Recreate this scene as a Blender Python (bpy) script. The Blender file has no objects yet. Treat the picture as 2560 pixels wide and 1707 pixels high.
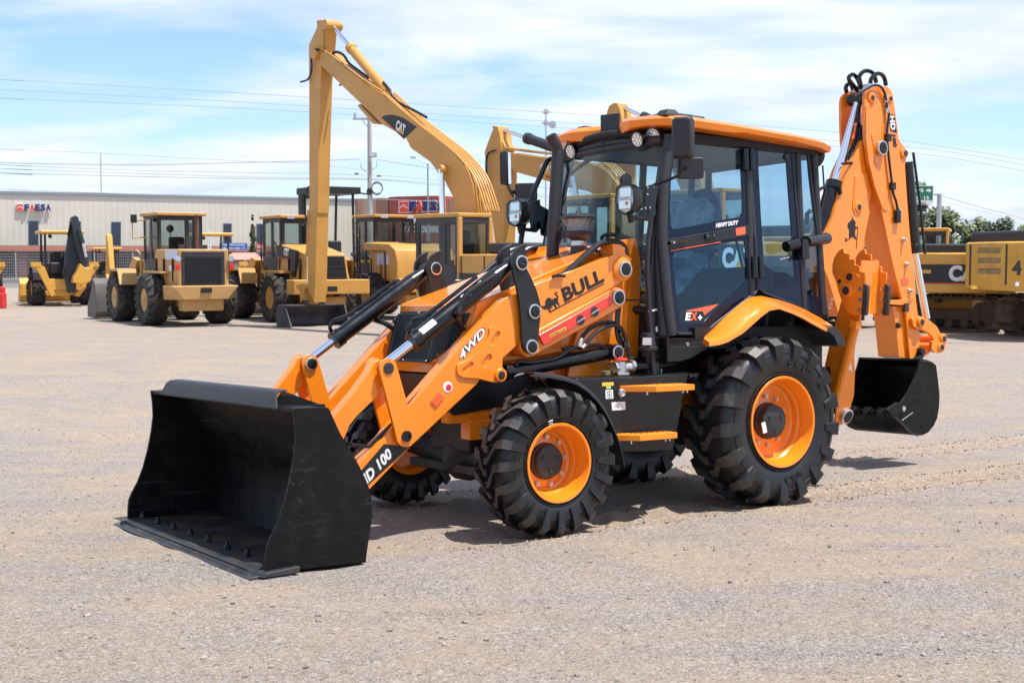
import bpy, bmesh, math, random
from mathutils import Vector, Matrix, Euler
random.seed(7)
SC = bpy.context.scene
COL = SC.collection
# ---------------------------------------------------------------- camera
FPX, PW, PH = 3184.05, 2560.0, 1707.0          # focal length in photo pixels
CAMH = 1.95
PITCH = math.radians(90 - 3.72)
cd = bpy.data.cameras.new('camera'); cam = bpy.data.objects.new('camera', cd); COL.objects.link(cam)
cd.sensor_width = 36.0; cd.lens = 36.0 * FPX / PW; cd.clip_end = 3000; cd.clip_start = .1
cam.location = (0, 0, CAMH); cam.rotation_euler = (PITCH, 0, 0)
SC.camera = cam
cd.dof.use_dof = True; cd.dof.focus_distance = 10.0; cd.dof.aperture_fstop = 7.1
# camera as seen from the backhoe loader's own frame (x forward, y to its left, z up)
MC = Vector((5.064, 7.736, 1.437))
yw, pt, rl = [math.radians(a) for a in (144.791, 88.962, -0.328)]
MR = Matrix.Rotation(yw, 3, 'Z') @ Matrix.Rotation(pt, 3, 'X') @ Matrix.Rotation(rl, 3, 'Z')
WR = Matrix.Rotation(PITCH, 3, 'X')
M3 = WR @ MR.transposed()
MLOC = Vector((0, 0, CAMH)) - M3 @ MC
MM = Matrix.Translation(MLOC) @ M3.to_4x4()     # machine -> world
# ---------------------------------------------------------------- sun and sky
sun_to = (M3 @ Vector((-.20, .34, 1))).normalized()
sd = bpy.data.lights.new('sun', 'SUN'); sd.energy = 4.6; sd.angle = math.radians(.53); sd.color = (1, .955, .88)
so = bpy.data.objects.new('sun', sd); COL.objects.link(so)
so.rotation_euler = sun_to.to_track_quat('Z', 'Y').to_euler()
W = bpy.data.worlds.new('World'); SC.world = W; W.use_nodes = True
nt = W.node_tree; N = nt.nodes; L = nt.links; N.clear()
def wn(t, **k):
    n = N.new(t)
    for a, b in k.items(): setattr(n, a, b)
    return n
out = wn('ShaderNodeOutputWorld'); bg = wn('ShaderNodeBackground'); L.new(bg.outputs[0], out.inputs[0])
sky = wn('ShaderNodeTexSky', sky_type='NISHITA', sun_disc=False)
sky.sun_elevation = math.asin(sun_to.z); sky.sun_rotation = math.atan2(sun_to.x, sun_to.y)
sky.dust_density = .6; sky.air_density = 1.0; sky.ozone_density = 2.0
bg.inputs[1].default_value = .12
tc = wn('ShaderNodeTexCoord'); sep = wn('ShaderNodeSeparateXYZ'); L.new(tc.outputs['Generated'], sep.inputs[0])
zc = wn('ShaderNodeMath', operation='MAXIMUM'); L.new(sep.outputs[2], zc.inputs[0]); zc.inputs[1].default_value = .0
za = wn('ShaderNodeMath', operation='ADD'); L.new(zc.outputs[0], za.inputs[0]); za.inputs[1].default_value = .16
dx = wn('ShaderNodeMath', operation='DIVIDE'); L.new(sep.outputs[0], dx.inputs[0]); L.new(za.outputs[0], dx.inputs[1])
dy = wn('ShaderNodeMath', operation='DIVIDE'); L.new(sep.outputs[1], dy.inputs[0]); L.new(za.outputs[0], dy.inputs[1])
cx = wn('ShaderNodeCombineXYZ'); L.new(dx.outputs[0], cx.inputs[0]); L.new(dy.outputs[0], cx.inputs[1])
mp_ = wn('ShaderNodeMapping'); L.new(cx.outputs[0], mp_.inputs[0]); mp_.inputs['Location'].default_value = (7.7, 2.2, 5.0); mp_.inputs['Scale'].default_value = (.9, 1.5, 1)
no = wn('ShaderNodeTexNoise'); L.new(mp_.outputs[0], no.inputs[0]); no.inputs['Scale'].default_value = 1.0; no.inputs['Detail'].default_value = 9; no.inputs['Roughness'].default_value = .52; no.inputs['Distortion'].default_value = .35
cr = wn('ShaderNodeValToRGB'); L.new(no.outputs[0], cr.inputs[0]); cr.color_ramp.elements[0].position = .42; cr.color_ramp.elements[1].position = .60
no2 = wn('ShaderNodeTexNoise'); L.new(mp_.outputs[0], no2.inputs[0]); no2.inputs['Scale'].default_value = 2.3; no2.inputs['Detail'].default_value = 6
cr2 = wn('ShaderNodeValToRGB'); L.new(no2.outputs[0], cr2.inputs[0]); e = cr2.color_ramp.elements
e[0].position = .30; e[0].color = (4.3, 5.0, 6.2, 1); e[1].position = .62; e[1].color = (6.1, 6.35, 6.7, 1)
SKYG = wn('ShaderNodeMixRGB', blend_type='MULTIPLY'); SKYG.inputs[0].default_value = 1; L.new(sky.outputs[0], SKYG.inputs[1]); SKYG.inputs[2].default_value = (.96, 1.05, 1.28, 1)
mx = wn('ShaderNodeMixRGB'); L.new(cr.outputs[0], mx.inputs[0]); L.new(SKYG.outputs[0], mx.inputs[1]); L.new(cr2.outputs[0], mx.inputs[2])
L.new(mx.outputs[0], bg.inputs[0])
SC.view_settings.view_transform = 'Standard'; SC.view_settings.look = 'None'; SC.view_settings.exposure = .52; SC.view_settings.gamma = 1
# ---------------------------------------------------------------- materials
def mat(name, col, rough=.5, metal=0, var=0, vs=8, dirt=None, dirt_amt=.4, bump=0, bs=60, coat=0, spec=.5, emit=None, coord='Object', rvar=0, scr=0, scrc=(.10,.095,.09)):
    m = bpy.data.materials.new(name); m.use_nodes = True; n = m.node_tree.nodes; l = m.node_tree.links
    b = n['Principled BSDF']; c = (*col, 1)
    b.inputs['Base Color'].default_value = c; b.inputs['Roughness'].default_value = rough; b.inputs['Metallic'].default_value = metal
    b.inputs['Specular IOR Level'].default_value = spec
    if coat: b.inputs['Coat Weight'].default_value = coat; b.inputs['Coat Roughness'].default_value = .08
    if emit: b.inputs['Emission Color'].default_value = c; b.inputs['Emission Strength'].default_value = emit
    t = n.new('ShaderNodeTexCoord')
    last = None
    if var:
        x = n.new('ShaderNodeTexNoise'); x.inputs['Scale'].default_value = vs; x.inputs['Detail'].default_value = 5; l.new(t.outputs[coord], x.inputs[0])
        r = n.new('ShaderNodeMapRange'); r.inputs[3].default_value = 1 - var; r.inputs[4].default_value = 1 + var; l.new(x.outputs[0], r.inputs[0]); r.inputs[1].default_value = .3; r.inputs[2].default_value = .7
        mm = n.new('ShaderNodeMixRGB'); mm.blend_type = 'MULTIPLY'; mm.inputs[0].default_value = 1; mm.inputs[1].default_value = c; l.new(r.outputs[0], mm.inputs[2])
        last = mm.outputs[0]
    if dirt:
        x = n.new('ShaderNodeTexNoise'); x.inputs['Scale'].default_value = vs * .6; x.inputs['Detail'].default_value = 9; x.inputs['Roughness'].default_value = .65; l.new(t.outputs[coord], x.inputs[0])
        r = n.new('ShaderNodeMapRange'); r.inputs[1].default_value = .48; r.inputs[2].default_value = .72; r.inputs[4].default_value = dirt_amt; l.new(x.outputs[0], r.inputs[0])
        mm = n.new('ShaderNodeMixRGB'); mm.inputs[1].default_value = c
        if last: l.new(last, mm.inputs[1])
        mm.inputs[2].default_value = (*dirt, 1); l.new(r.outputs[0], mm.inputs[0]); last = mm.outputs[0]
    if scr:      # scuffs and scratches: long thin streaks inside scattered worn patches
        fs = []
        for sc, lo, hi in (((1.2, 60, 26), .60, .68), ((34, 2.2, 30), .62, .69), ((1.6, 1.6, 1.6), .50, .66)):
            mpn = n.new('ShaderNodeMapping'); mpn.inputs['Scale'].default_value = sc; mpn.inputs['Rotation'].default_value = (.5, .6, .2); l.new(t.outputs[coord], mpn.inputs[0])
            x = n.new('ShaderNodeTexNoise'); x.inputs['Scale'].default_value = 1; x.inputs['Detail'].default_value = 5; l.new(mpn.outputs[0], x.inputs[0])
            r = n.new('ShaderNodeMapRange'); r.inputs[1].default_value = lo; r.inputs[2].default_value = hi; l.new(x.outputs[0], r.inputs[0]); fs.append(r.outputs[0])
        mxx = n.new('ShaderNodeMath'); mxx.operation = 'MAXIMUM'; l.new(fs[0], mxx.inputs[0]); l.new(fs[1], mxx.inputs[1])
        m2 = n.new('ShaderNodeMath'); m2.operation = 'MULTIPLY'; l.new(mxx.outputs[0], m2.inputs[0]); l.new(fs[2], m2.inputs[1])
        m3 = n.new('ShaderNodeMath'); m3.operation = 'MULTIPLY'; l.new(m2.outputs[0], m3.inputs[0]); m3.inputs[1].default_value = scr
        mm = n.new('ShaderNodeMixRGB'); mm.inputs[1].default_value = c; mm.inputs[2].default_value = (*scrc, 1)
        if last: l.new(last, mm.inputs[1])
        l.new(m3.outputs[0], mm.inputs[0]); last = mm.outputs[0]
    if last: l.new(last, b.inputs['Base Color'])
    if rvar:
        x = n.new('ShaderNodeTexNoise'); x.inputs['Scale'].default_value = vs * 1.3; x.inputs['Detail'].default_value = 6; l.new(t.outputs[coord], x.inputs[0])
        r = n.new('ShaderNodeMapRange'); r.inputs[1].default_value = .3; r.inputs[2].default_value = .7; r.inputs[3].default_value = max(.03, rough - rvar); r.inputs[4].default_value = rough + rvar; l.new(x.outputs[0], r.inputs[0]); l.new(r.outputs[0], b.inputs['Roughness'])
    if bump:
        x = n.new('ShaderNodeTexNoise'); x.inputs['Scale'].default_value = bs; x.inputs['Detail'].default_value = 4; l.new(t.outputs[coord], x.inputs[0])
        bb = n.new('ShaderNodeBump'); bb.inputs['Strength'].default_value = bump; bb.inputs['Distance'].default_value = .01; l.new(x.outputs[0], bb.inputs['Height']); l.new(bb.outputs[0], b.inputs['Normal'])
    return m
def glassmat(name, tint, gl=.03, base=.04):
    """thin sheet: tinted see-through mixed with a mirror reflection that grows towards grazing view (same from both sides)"""
    m = bpy.data.materials.new(name); m.use_nodes = True; n = m.node_tree.nodes; l = m.node_tree.links; n.clear()
    o = n.new('ShaderNodeOutputMaterial'); tr = n.new('ShaderNodeBsdfTransparent'); tr.inputs[0].default_value = (*tint, 1)
    g = n.new('ShaderNodeBsdfGlossy'); g.inputs['Roughness'].default_value = gl
    f = n.new('ShaderNodeLayerWeight'); f.inputs[0].default_value = .5; p = n.new('ShaderNodeMath'); p.operation = 'POWER'; p.inputs[1].default_value = 4.5
    r = n.new('ShaderNodeMapRange'); r.inputs[3].default_value = base; r.inputs[4].default_value = 1; mx = n.new('ShaderNodeMixShader')
    l.new(f.outputs['Facing'], p.inputs[0]); l.new(p.outputs[0], r.inputs[0]); l.new(r.outputs[0], mx.inputs[0]); l.new(tr.outputs[0], mx.inputs[1]); l.new(g.outputs[0], mx.inputs[2]); l.new(mx.outputs[0], o.inputs[0])
    return m
OR = mat('orange_paint', (.95, .250, .009), .27, var=.04, vs=3, coat=.5, rvar=.06, bump=.02, bs=12, dirt=(.50, .22, .05), dirt_amt=.08)
ORD = mat('orange_step', (.94, .268, .012), .4, var=.05, vs=30, bump=.15, bs=200)
BK = mat('black_gloss_paint', (.006, .006, .0072), .24, rvar=.08, vs=5)
BP = mat('black_plate', (.011, .010, .011), .42, var=.2, vs=6, rvar=.1)
BM = mat('black_matt_plastic', (.024, .023, .027), .5, bump=.06, bs=400)
BB = mat('bucket_black', (.0038, .0036, .0038), .5, spec=.24, var=.25, vs=7, dirt=(.10, .078, .06), dirt_amt=.12, rvar=.14, scr=.42)
BE = mat('cutting_edge_steel', (.045, .047, .055), .38, var=.3, vs=7, dirt=(.16, .11, .07), dirt_amt=.5, metal=.3, scr=.6, scrc=(.3,.3,.31))
BF = mat('dusty_bucket_floor', (.020, .018, .016), .5, var=.4, vs=5, dirt=(.20, .12, .06), dirt_amt=.55)
RB = mat('tyre_rubber', (.011, .0108, .0115), .42, var=.2, vs=9, dirt=(.08, .068, .055), dirt_amt=.13, bump=.12, bs=160)
RBL = mat('scuffed_lug_tops', (.040, .037, .036), .5, var=.35, vs=14, dirt=(.15, .125, .10), dirt_amt=.55, bump=.15, bs=120)
RBO = mat('worn_dusty_rubber', (.030, .027, .025), .75, var=.25, vs=7, dirt=(.15, .12, .09), dirt_amt=.5, bump=.2, bs=60)
RBT = mat('raised_rubber_lettering', (.006, .006, .006), .3)
CH = mat('chrome', (.86, .87, .9), .10, metal=1)
ZN = mat('zinc', (.62, .62, .62), .35, metal=1, var=.1, vs=40)
HS = mat('hose_rubber', (.012, .012, .013), .34)
WH = mat('white_sticker', (.80, .80, .80), .5, var=.05, vs=60)
DK = mat('dark_lettering', (.012, .011, .012), .45)
NV = mat('navy_printed_glass', (.006, .010, .024), .14, spec=.28)
RD = mat('red_paint', (.78, .045, .030), .35, coat=.3)
OL = mat('orange_reflector', (.95, .12, .02), .3, coat=.5)
YL = mat('yellow_sticker', (.85, .55, .05), .5, var=.1, vs=80)
GRM = mat('grille_mesh', (.022, .024, .028), .45, metal=.3)
DKI = mat('dark_interior', (.010, .010, .011), .7)
SEAT = mat('wrapped_seat_fabric', (.07, .11, .12), .35, var=.5, vs=14, bump=.6, bs=18)
PLW = mat('wrapping_film_sheen', (.22, .34, .36), .22, var=.6, vs=10, bump=1.0, bs=14)
CHA = mat('charcoal_casting', (.028, .026, .025), .6, var=.3, vs=8, dirt=(.12, .09, .06), dirt_amt=.4)
LAMPG = mat('lamp_reflector', (.75, .78, .82), .15, metal=.85, var=.35, vs=70, bump=.8, bs=90)
AMB = mat('amber_bulb', (.9, .3, .04), .3)
CLR = glassmat('clear_cover', (.86, .90, .90))
GLF = glassmat('windscreen_glass', (.90, .93, .90), base=.05)
GLS = glassmat('tinted_side_glass', (.70, .83, .90), base=.06)
GLD = glassmat('dark_door_glass', (.60, .79, .88), base=.04)
# ---------------------------------------------------------------- mesh helpers
class MB:
    def __init__(s): s.v = []; s.f = []; s.m = []; s.cur = 0
    def add(s, vs, fs):
        o = len(s.v); s.v += [tuple(v) for v in vs]; s.f += [tuple(i + o for i in f) for f in fs]; s.m += [s.cur] * len(fs); return s
    def box(s, a, b, T=None):
        x0, y0, z0 = a; x1, y1, z1 = b
        vs = [Vector(p) for p in ((x0,y0,z0),(x1,y0,z0),(x1,y1,z0),(x0,y1,z0),(x0,y0,z1),(x1,y0,z1),(x1,y1,z1),(x0,y1,z1))]
        if T: vs = [T @ v for v in vs]
        return s.add(vs, [(0,3,2,1),(4,5,6,7),(0,1,5,4),(1,2,6,5),(2,3,7,6),(3,0,4,7)])
    def hexa(s, p):   # eight corners: bottom four then top four
        return s.add(p, [(0,3,2,1),(4,5,6,7),(0,1,5,4),(1,2,6,5),(2,3,7,6),(3,0,4,7)])
    def cyl(s, p0, p1, r0, r1=None, n=20, cap=True):
        p0 = Vector(p0); p1 = Vector(p1); r1 = r0 if r1 is None else r1
        d = (p1 - p0).normalized(); u = d.orthogonal().normalized(); w = d.cross(u)
        vs = []
        for p, r in ((p0, r0), (p1, r1)):
            for i in range(n):
                a = 2 * math.pi * i / n; vs.append(p + u * (r * math.cos(a)) + w * (r * math.sin(a)))
        fs = [(i, (i+1) % n, n + (i+1) % n, n + i) for i in range(n)]
        if cap: fs += [tuple(range(n))[::-1], tuple(range(n, 2*n))]
        return s.add(vs, fs)
    def lathe(s, c, axis, prof, n=40, close=False, cap=True):   # prof: (along axis, radius)
        c = Vector(c); d = Vector(axis).normalized(); u = d.orthogonal().normalized()
        if abs(d.y) > .9: u = Vector((1, 0, 0))
        w = d.cross(u); vs = []
        for a, r in prof:
            for i in range(n):
                t = 2 * math.pi * i / n; vs.append(c + d * a + u * (r * math.cos(t)) + w * (r * math.sin(t)))
        fs = []; k = len(prof)
        for j in range(k if close else k - 1):
            j2 = (j + 1) % k
            for i in range(n): fs.append((j*n+i, j*n+(i+1) % n, j2*n+(i+1) % n, j2*n+i))
        if not close and cap:
            if prof[0][1] > 1e-4: fs.append(tuple(range(n))[::-1])
            if prof[-1][1] > 1e-4: fs.append(tuple(range((k-1)*n, k*n)))
        return s.add(vs, fs)
    def tube(s, pts, r, n=8, smooth=0):
        pts = [Vector(p) for p in pts]
        if smooth:
            q = []
            for i in range(len(pts) - 1):
                a = pts[max(i-1, 0)]; b = pts[i]; c = pts[i+1]; d = pts[min(i+2, len(pts)-1)]
                for k in range(smooth):
                    t = k / smooth
                    q.append(.5 * ((2*b) + (c-a)*t + (2*a-5*b+4*c-d)*t*t + (3*b-a-3*c+d)*t*t*t))
            pts = q + [pts[-1]]
        vs = []; up = None
        for i, p in enumerate(pts):
            d = (pts[min(i+1, len(pts)-1)] - pts[max(i-1, 0)]).normalized()
            u = d.orthogonal().normalized() if up is None else (up - d * up.dot(d)).normalized()
            up = u; w = d.cross(u)
            rr = r[min(len(r)-1, round(i*(len(r)-1)/(len(pts)-1)))] if isinstance(r, (list, tuple)) else r
            for k in range(n):
                a = 2*math.pi*k/n; vs.append(p + u*(rr*math.cos(a)) + w*(rr*math.sin(a)))
        fs = []
        for j in range(len(pts)-1):
            for i in range(n): fs.append((j*n+i, j*n+(i+1) % n, (j+1)*n+(i+1) % n, (j+1)*n+i))
        fs += [tuple(range(n))[::-1], tuple(range((len(pts)-1)*n, len(pts)*n))]
        return s.add(vs, fs)
    def build(s, name, m, par=None, bev=0, smooth=True, ang=35, T=None):
        me = bpy.data.meshes.new(name); me.from_pydata(s.v, [], s.f)
        ms = m if isinstance(m, (list, tuple)) else [m]
        for x in ms: me.materials.append(x)
        if len(ms) > 1:
            s.m += [0]*(len(s.f)-len(s.m))
            for p, i in zip(me.polygons, s.m): p.material_index = i
        if T: me.transform(T)
        bm = bmesh.new(); bm.from_mesh(me); bmesh.ops.recalc_face_normals(bm, faces=bm.faces); bm.to_mesh(me); bm.free()
        return fin(name, me, par, bev, smooth, ang)
def fin(name, me, par=None, bev=0, smooth=True, ang=35):
    if smooth:
        me.polygons.foreach_set('use_smooth', [True] * len(me.polygons)); me.set_sharp_from_angle(angle=math.radians(ang))
    o = bpy.data.objects.new(name, me); COL.objects.link(o)
    if par: o.parent = par
    if bev:
        b = o.modifiers.new('bevel', 'BEVEL'); b.width = bev; b.segments = 2; b.limit_method = 'ANGLE'; b.angle_limit = math.radians(40)
        b.harden_normals = True
    return o
def empty(name, label, cat, group=None, M=None, loc=None, rz=0):
    o = bpy.data.objects.new(name, None); COL.objects.link(o); o.empty_display_size = .2
    if M is not None: o.matrix_world = M
    if loc is not None: o.location = loc; o.rotation_euler = (0, 0, rz)
    o['label'] = label; o['category'] = cat
    if group: o['group'] = group
    return o
def tag(o, label, cat, group=None):
    o['label'] = label; o['category'] = cat
    if group: o['group'] = group
    return o
def mir(o, par=None):       # mirrored copy across the machine's centre plane, children too
    me = o.data.copy()
    for v in me.vertices: v.co.y = -v.co.y
    me.flip_normals()
    c = o.copy(); c.data = me; COL.objects.link(c); c.parent = par or o.parent
    for k in list(o.children): mir(k, c)
    return c
def prism(loops, front, back):
    """closed loops of 2D points -> bmesh prism; front/back map a 2D point to 3D"""
    bm = bmesh.new(); E = []
    for lp in loops:
        vs = [bm.verts.new(front(*p)) for p in lp]
        E += [bm.edges.new((vs[i], vs[(i+1) % len(vs)])) for i in range(len(vs))]
    if len(loops) == 1: bm.faces.new(bm.verts)
    else: bmesh.ops.triangle_fill(bm, use_beauty=True, use_dissolve=True, edges=E)
    fv = {}
    n0 = list(bm.verts); bv = {}
    allp = [p for lp in loops for p in lp]
    for v, p in zip(n0, allp): bv[v] = bm.verts.new(back(*p))
    for f in list(bm.faces): bm.faces.new([bv[v] for v in reversed(f.verts)])
    for e in E: bm.faces.new((e.verts[0], e.verts[1], bv[e.verts[1]], bv[e.verts[0]]))
    bmesh.ops.recalc_face_normals(bm, faces=bm.faces)
    return bm
def slab(name, m, par, loops, Y1, Y0, bev=.004, axis='Y', smooth=True):
    """plate in the XZ plane (axis Y) or YZ plane (axis X); Y1, Y0 numbers or (a,b) for a+b*Z"""
    if not isinstance(loops[0][0], (tuple, list)): loops = [loops]
    g = lambda Y, z: Y if not isinstance(Y, tuple) else Y[0] + Y[1] * z
    if axis == 'Y': bm = prism(loops, lambda x, z: (x, g(Y1, z), z), lambda x, z: (x, g(Y0, z), z))
    else: bm = prism(loops, lambda y, z: (Y1, y, z), lambda y, z: (Y0, y, z))
    me = bpy.data.meshes.new(name); bm.to_mesh(me); bm.free(); me.materials.append(m)
    return fin(name, me, par, bev, smooth)
def hull(c0, r0, c1, r1, n=12):   # outline of a link with rounded ends
    a = math.atan2(c1[1]-c0[1], c1[0]-c0[0]); d = math.hypot(c1[0]-c0[0], c1[1]-c0[1]); b = math.acos(max(-1, min(1, (r0-r1)/d)))
    P = []
    for k in range(n+1): t = a + b + (2*math.pi - 2*b) * k / n; P.append((c0[0]+r0*math.cos(t), c0[1]+r0*math.sin(t)))
    for k in range(n+1): t = a - b + 2*b * k / n; P.append((c1[0]+r1*math.cos(t), c1[1]+r1*math.sin(t)))
    return P
FR = dict(A=(0,400,3.357),B=(500,400,3.357),C=(700,0,2.94),D=(250,800,2.24),E=(900,550,3.357),F=(1200,230,3.337),G=(1550,250,2.412),H=(1960,150,2.852),
 I=(1960,500,2.412),J=(1150,880,3.016),K=(1650,700,2.613),L=(650,600,2.613),M=(1500,550,3.484),N=(2000,620,3.2675),O=(2260,530,4.613),P=(850,900,3.92),
 S=(940,720,6.533),T=(1340,260,6.533),U=(1220,560,4.6125),V=(1200,280,4.354),Z=(0,0,1))
def src(fr, x, y): o = FR[fr]; return o[0] + x/o[2], o[1] + y/o[2]
def mray(fr, x, y):
    sx, sy = src(fr, x, y); return MR @ Vector(((sx-PW/2)/FPX, -(sy-PH/2)/FPX, -1))
def Q(fr, x, y, Y):     # photo measurement -> point of the machine on its plane y = Y (or a+b*z)
    a, b = Y if isinstance(Y, tuple) else (Y, 0)
    v = mray(fr, x, y); t = (a + b*MC.z - MC.y) / (v.y - b*v.z); return MC + v*t
def QX(fr, x, y, X): v = mray(fr, x, y); return MC + v * ((X - MC.x) / v.x)
def q(fr, Y, *pts): return [(p.x, p.z) for p in (Q(fr, x, y, Y) for x, y in pts)]
def qx(fr, X, *pts): return [(p.y, p.z) for p in (QX(fr, x, y, X) for x, y in pts)]
def textmesh(s, bold=.02, shear=0, ext=.5):
    cu = bpy.data.curves.new('t', 'FONT'); cu.body = s; cu.size = 1; cu.offset = bold; cu.extrude = ext; cu.shear = shear; cu.resolution_u = 3; cu.space_character = 1.02
    o = bpy.data.objects.new('t', cu); COL.objects.link(o); me = bpy.data.meshes.new_from_object(o.evaluated_get(bpy.context.evaluated_depsgraph_get()))
    bpy.data.objects.remove(o); bpy.data.curves.remove(cu); return me
def lettering(name, s, m, par, bl, br, tl, th=.002, bold=.02, shear=0, lift=0):
    """text fitted to the parallelogram bottom-left, bottom-right, top-left"""
    me = textmesh(s, bold, shear); me.name = name; me.materials.clear(); me.materials.append(m)
    xs = [v.co.x for v in me.vertices]; ys = [v.co.y for v in me.vertices]; x0, x1, y0, y1 = min(xs), max(xs), min(ys), max(ys)
    bl, br, tl = Vector(bl), Vector(br), Vector(tl); n = (br-bl).cross(tl-bl).normalized()
    for v in me.vertices:
        v.co = bl + (br-bl)*((v.co.x-x0)/(x1-x0)) + (tl-bl)*((v.co.y-y0)/(y1-y0)) + n*(lift + th*(v.co.z+.5))
    o = bpy.data.objects.new(name, me); COL.objects.link(o); o.parent = par; return o
def pin(par, c, Y, r=.036, ring=True, name='pivot_pin', dark=BK, out=.02):
    """pin end with its circlip, on the outside of a plate at y=Y (c = x,z)"""
    b = MB(); x, z = c; s = 1 if out > 0 else -1
    b.lathe((x, Y, z), (0, 1, 0), [(-.01*s, r*1.0), (out, r*.95), (out*1.1, r*.82), (out*1.1, r*.25), (out*.9, r*.2), (out*.9, 0)], 24)
    o = b.build(name, dark, par)
    if ring:
        b = MB(); b.lathe((x, Y, z), (0, 1, 0), [(0, r*1.02), (0, r*1.3), (out*.75, r*1.28), (out*.85, r*1.18), (out*.85, r*1.02)], 24, close=True); b.build('circlip', ZN, o)
    return o
# ================================================================ the orange backhoe loader
BH = empty('backhoe_loader', 'large shiny orange and black backhoe loader with tinted cab, parked alone in the foreground', 'backhoe loader', M=MM)
BH.empty_display_size = 1
def lug_tyre(name, R, rr, w, yc, side, xc, zc, n, par, m, h=.034, off=.13, lw=.40, nn=84):
    """tyre centred at (xc, yc, zc); chevron lugs run over the tread and down the shoulders"""
    b = MB(); hw = w/2; Rb = R - h
    prof = [(-hw*.72, rr), (-hw*.86, rr+.02), (-hw*.97, rr+(Rb-rr)*.35), (-hw, rr+(Rb-rr)*.55), (-hw*.96, Rb-.055), (-hw*.86, Rb-.018), (-hw*.6, Rb-.004), (0, Rb), (hw*.6, Rb-.004), (hw*.86, Rb-.018), (hw*.96, Rb-.055), (hw, rr+(Rb-rr)*.55), (hw*.97, rr+(Rb-rr)*.35), (hw*.86, rr+.02), (hw*.72, rr)]
    b.lathe((xc, yc, zc), (0, 1, 0), prof, nn, close=True)
    ty = b.build(name, m, par, ang=50)
    b = MB(); pitch = 2*math.pi/n
    for s in (-1, 1):
        for k in range(n):
            a0 = k*pitch + (pitch/2 if s > 0 else 0)
            #            axial, radius, angle offset, half width, height
            st = [(-.08, Rb-.006, -.55*off, .155, h), (.14, Rb-.005, -.50*off, .165, h), (.52, Rb-.008, .80*off, .185, h), (.80, Rb-.020, 1.0*off, .23, h+.004), (.955, Rb-.052, 1.05*off, .25, h+.004), (1.0, Rb-.105, 1.05*off, .21, h*.45), (1.0, Rb-.150, 1.05*off, .15, h*.10)]
            vs = []
            for i, (ax, rb, ao, hwid, hh) in enumerate(st):
                # outward normal in (axial, radial)
                na, nr = (0, 1) if ax < .7 else ((.25, .97) if ax < .9 else ((.72, .69) if ax < .97 else (1, .05)))
                for (da, up) in ((-1.10, -.25), (-.88, 1), (.88, 1), (1.10, -.25)):
                    th = a0 + ao + da*hwid*pitch*lw*2.5
                    r_ = rb + nr*hh*up; a_ = s*(ax*hw + na*hh*up)
                    vs.append((xc + r_*math.cos(th), yc + a_, zc + r_*math.sin(th)))
            fs = []
            for i in range(len(st)-1):
                for j in range(3): fs.append((4*i+j, 4*i+j+1, 4*i+5+j, 4*i+4+j))
            fs += [(0, 1, 2, 3), (4*len(st)-1, 4*len(st)-2, 4*len(st)-3, 4*len(st)-4)]
            b.add(vs, fs)
            k0 = len(b.m)-len(fs)
            for i_ in range(4): b.m[k0+3*i_+1] = 1
    b.build('tread_lugs', [m, RBL if m is RB else m], ty, ang=30)
    # raised rings on the outer wall
    b = MB()
    for rq in (rr+.028, Rb-.085):
        f = (rq-rr)/(Rb-rr); ya = hw*(.99 if f > .3 else .90)
        b.lathe((xc, yc+side*ya, zc), (0, side, 0), [(-.004, rq-.006), (.004, rq-.003), (.004, rq+.003), (-.004, rq+.006)], 64, close=True)
    b.build('sidewall_rings', m, ty)
    return ty
def arc_text(par, s, m, xc, y, zc, r, a0, h, w, bold=.03):
    """letters laid round the outer tyre wall, read from outside with tops away from the hub"""
    k = len(s)
    for i, ch in enumerate(s):
        if ch == ' ': continue
        t = a0 + (k/2 - i - .5) * w / r * -1
        c = Vector((xc + r*math.cos(t), y, zc + r*math.sin(t))); rad = Vector((math.cos(t), 0, math.sin(t))); tan = Vector((-math.sin(t), 0, math.cos(t)))
        lettering('sidewall_letter', ch, m, par, c - tan*w*.42, c + tan*w*.42, c - tan*w*.42 + rad*h, .003, bold)
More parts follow.
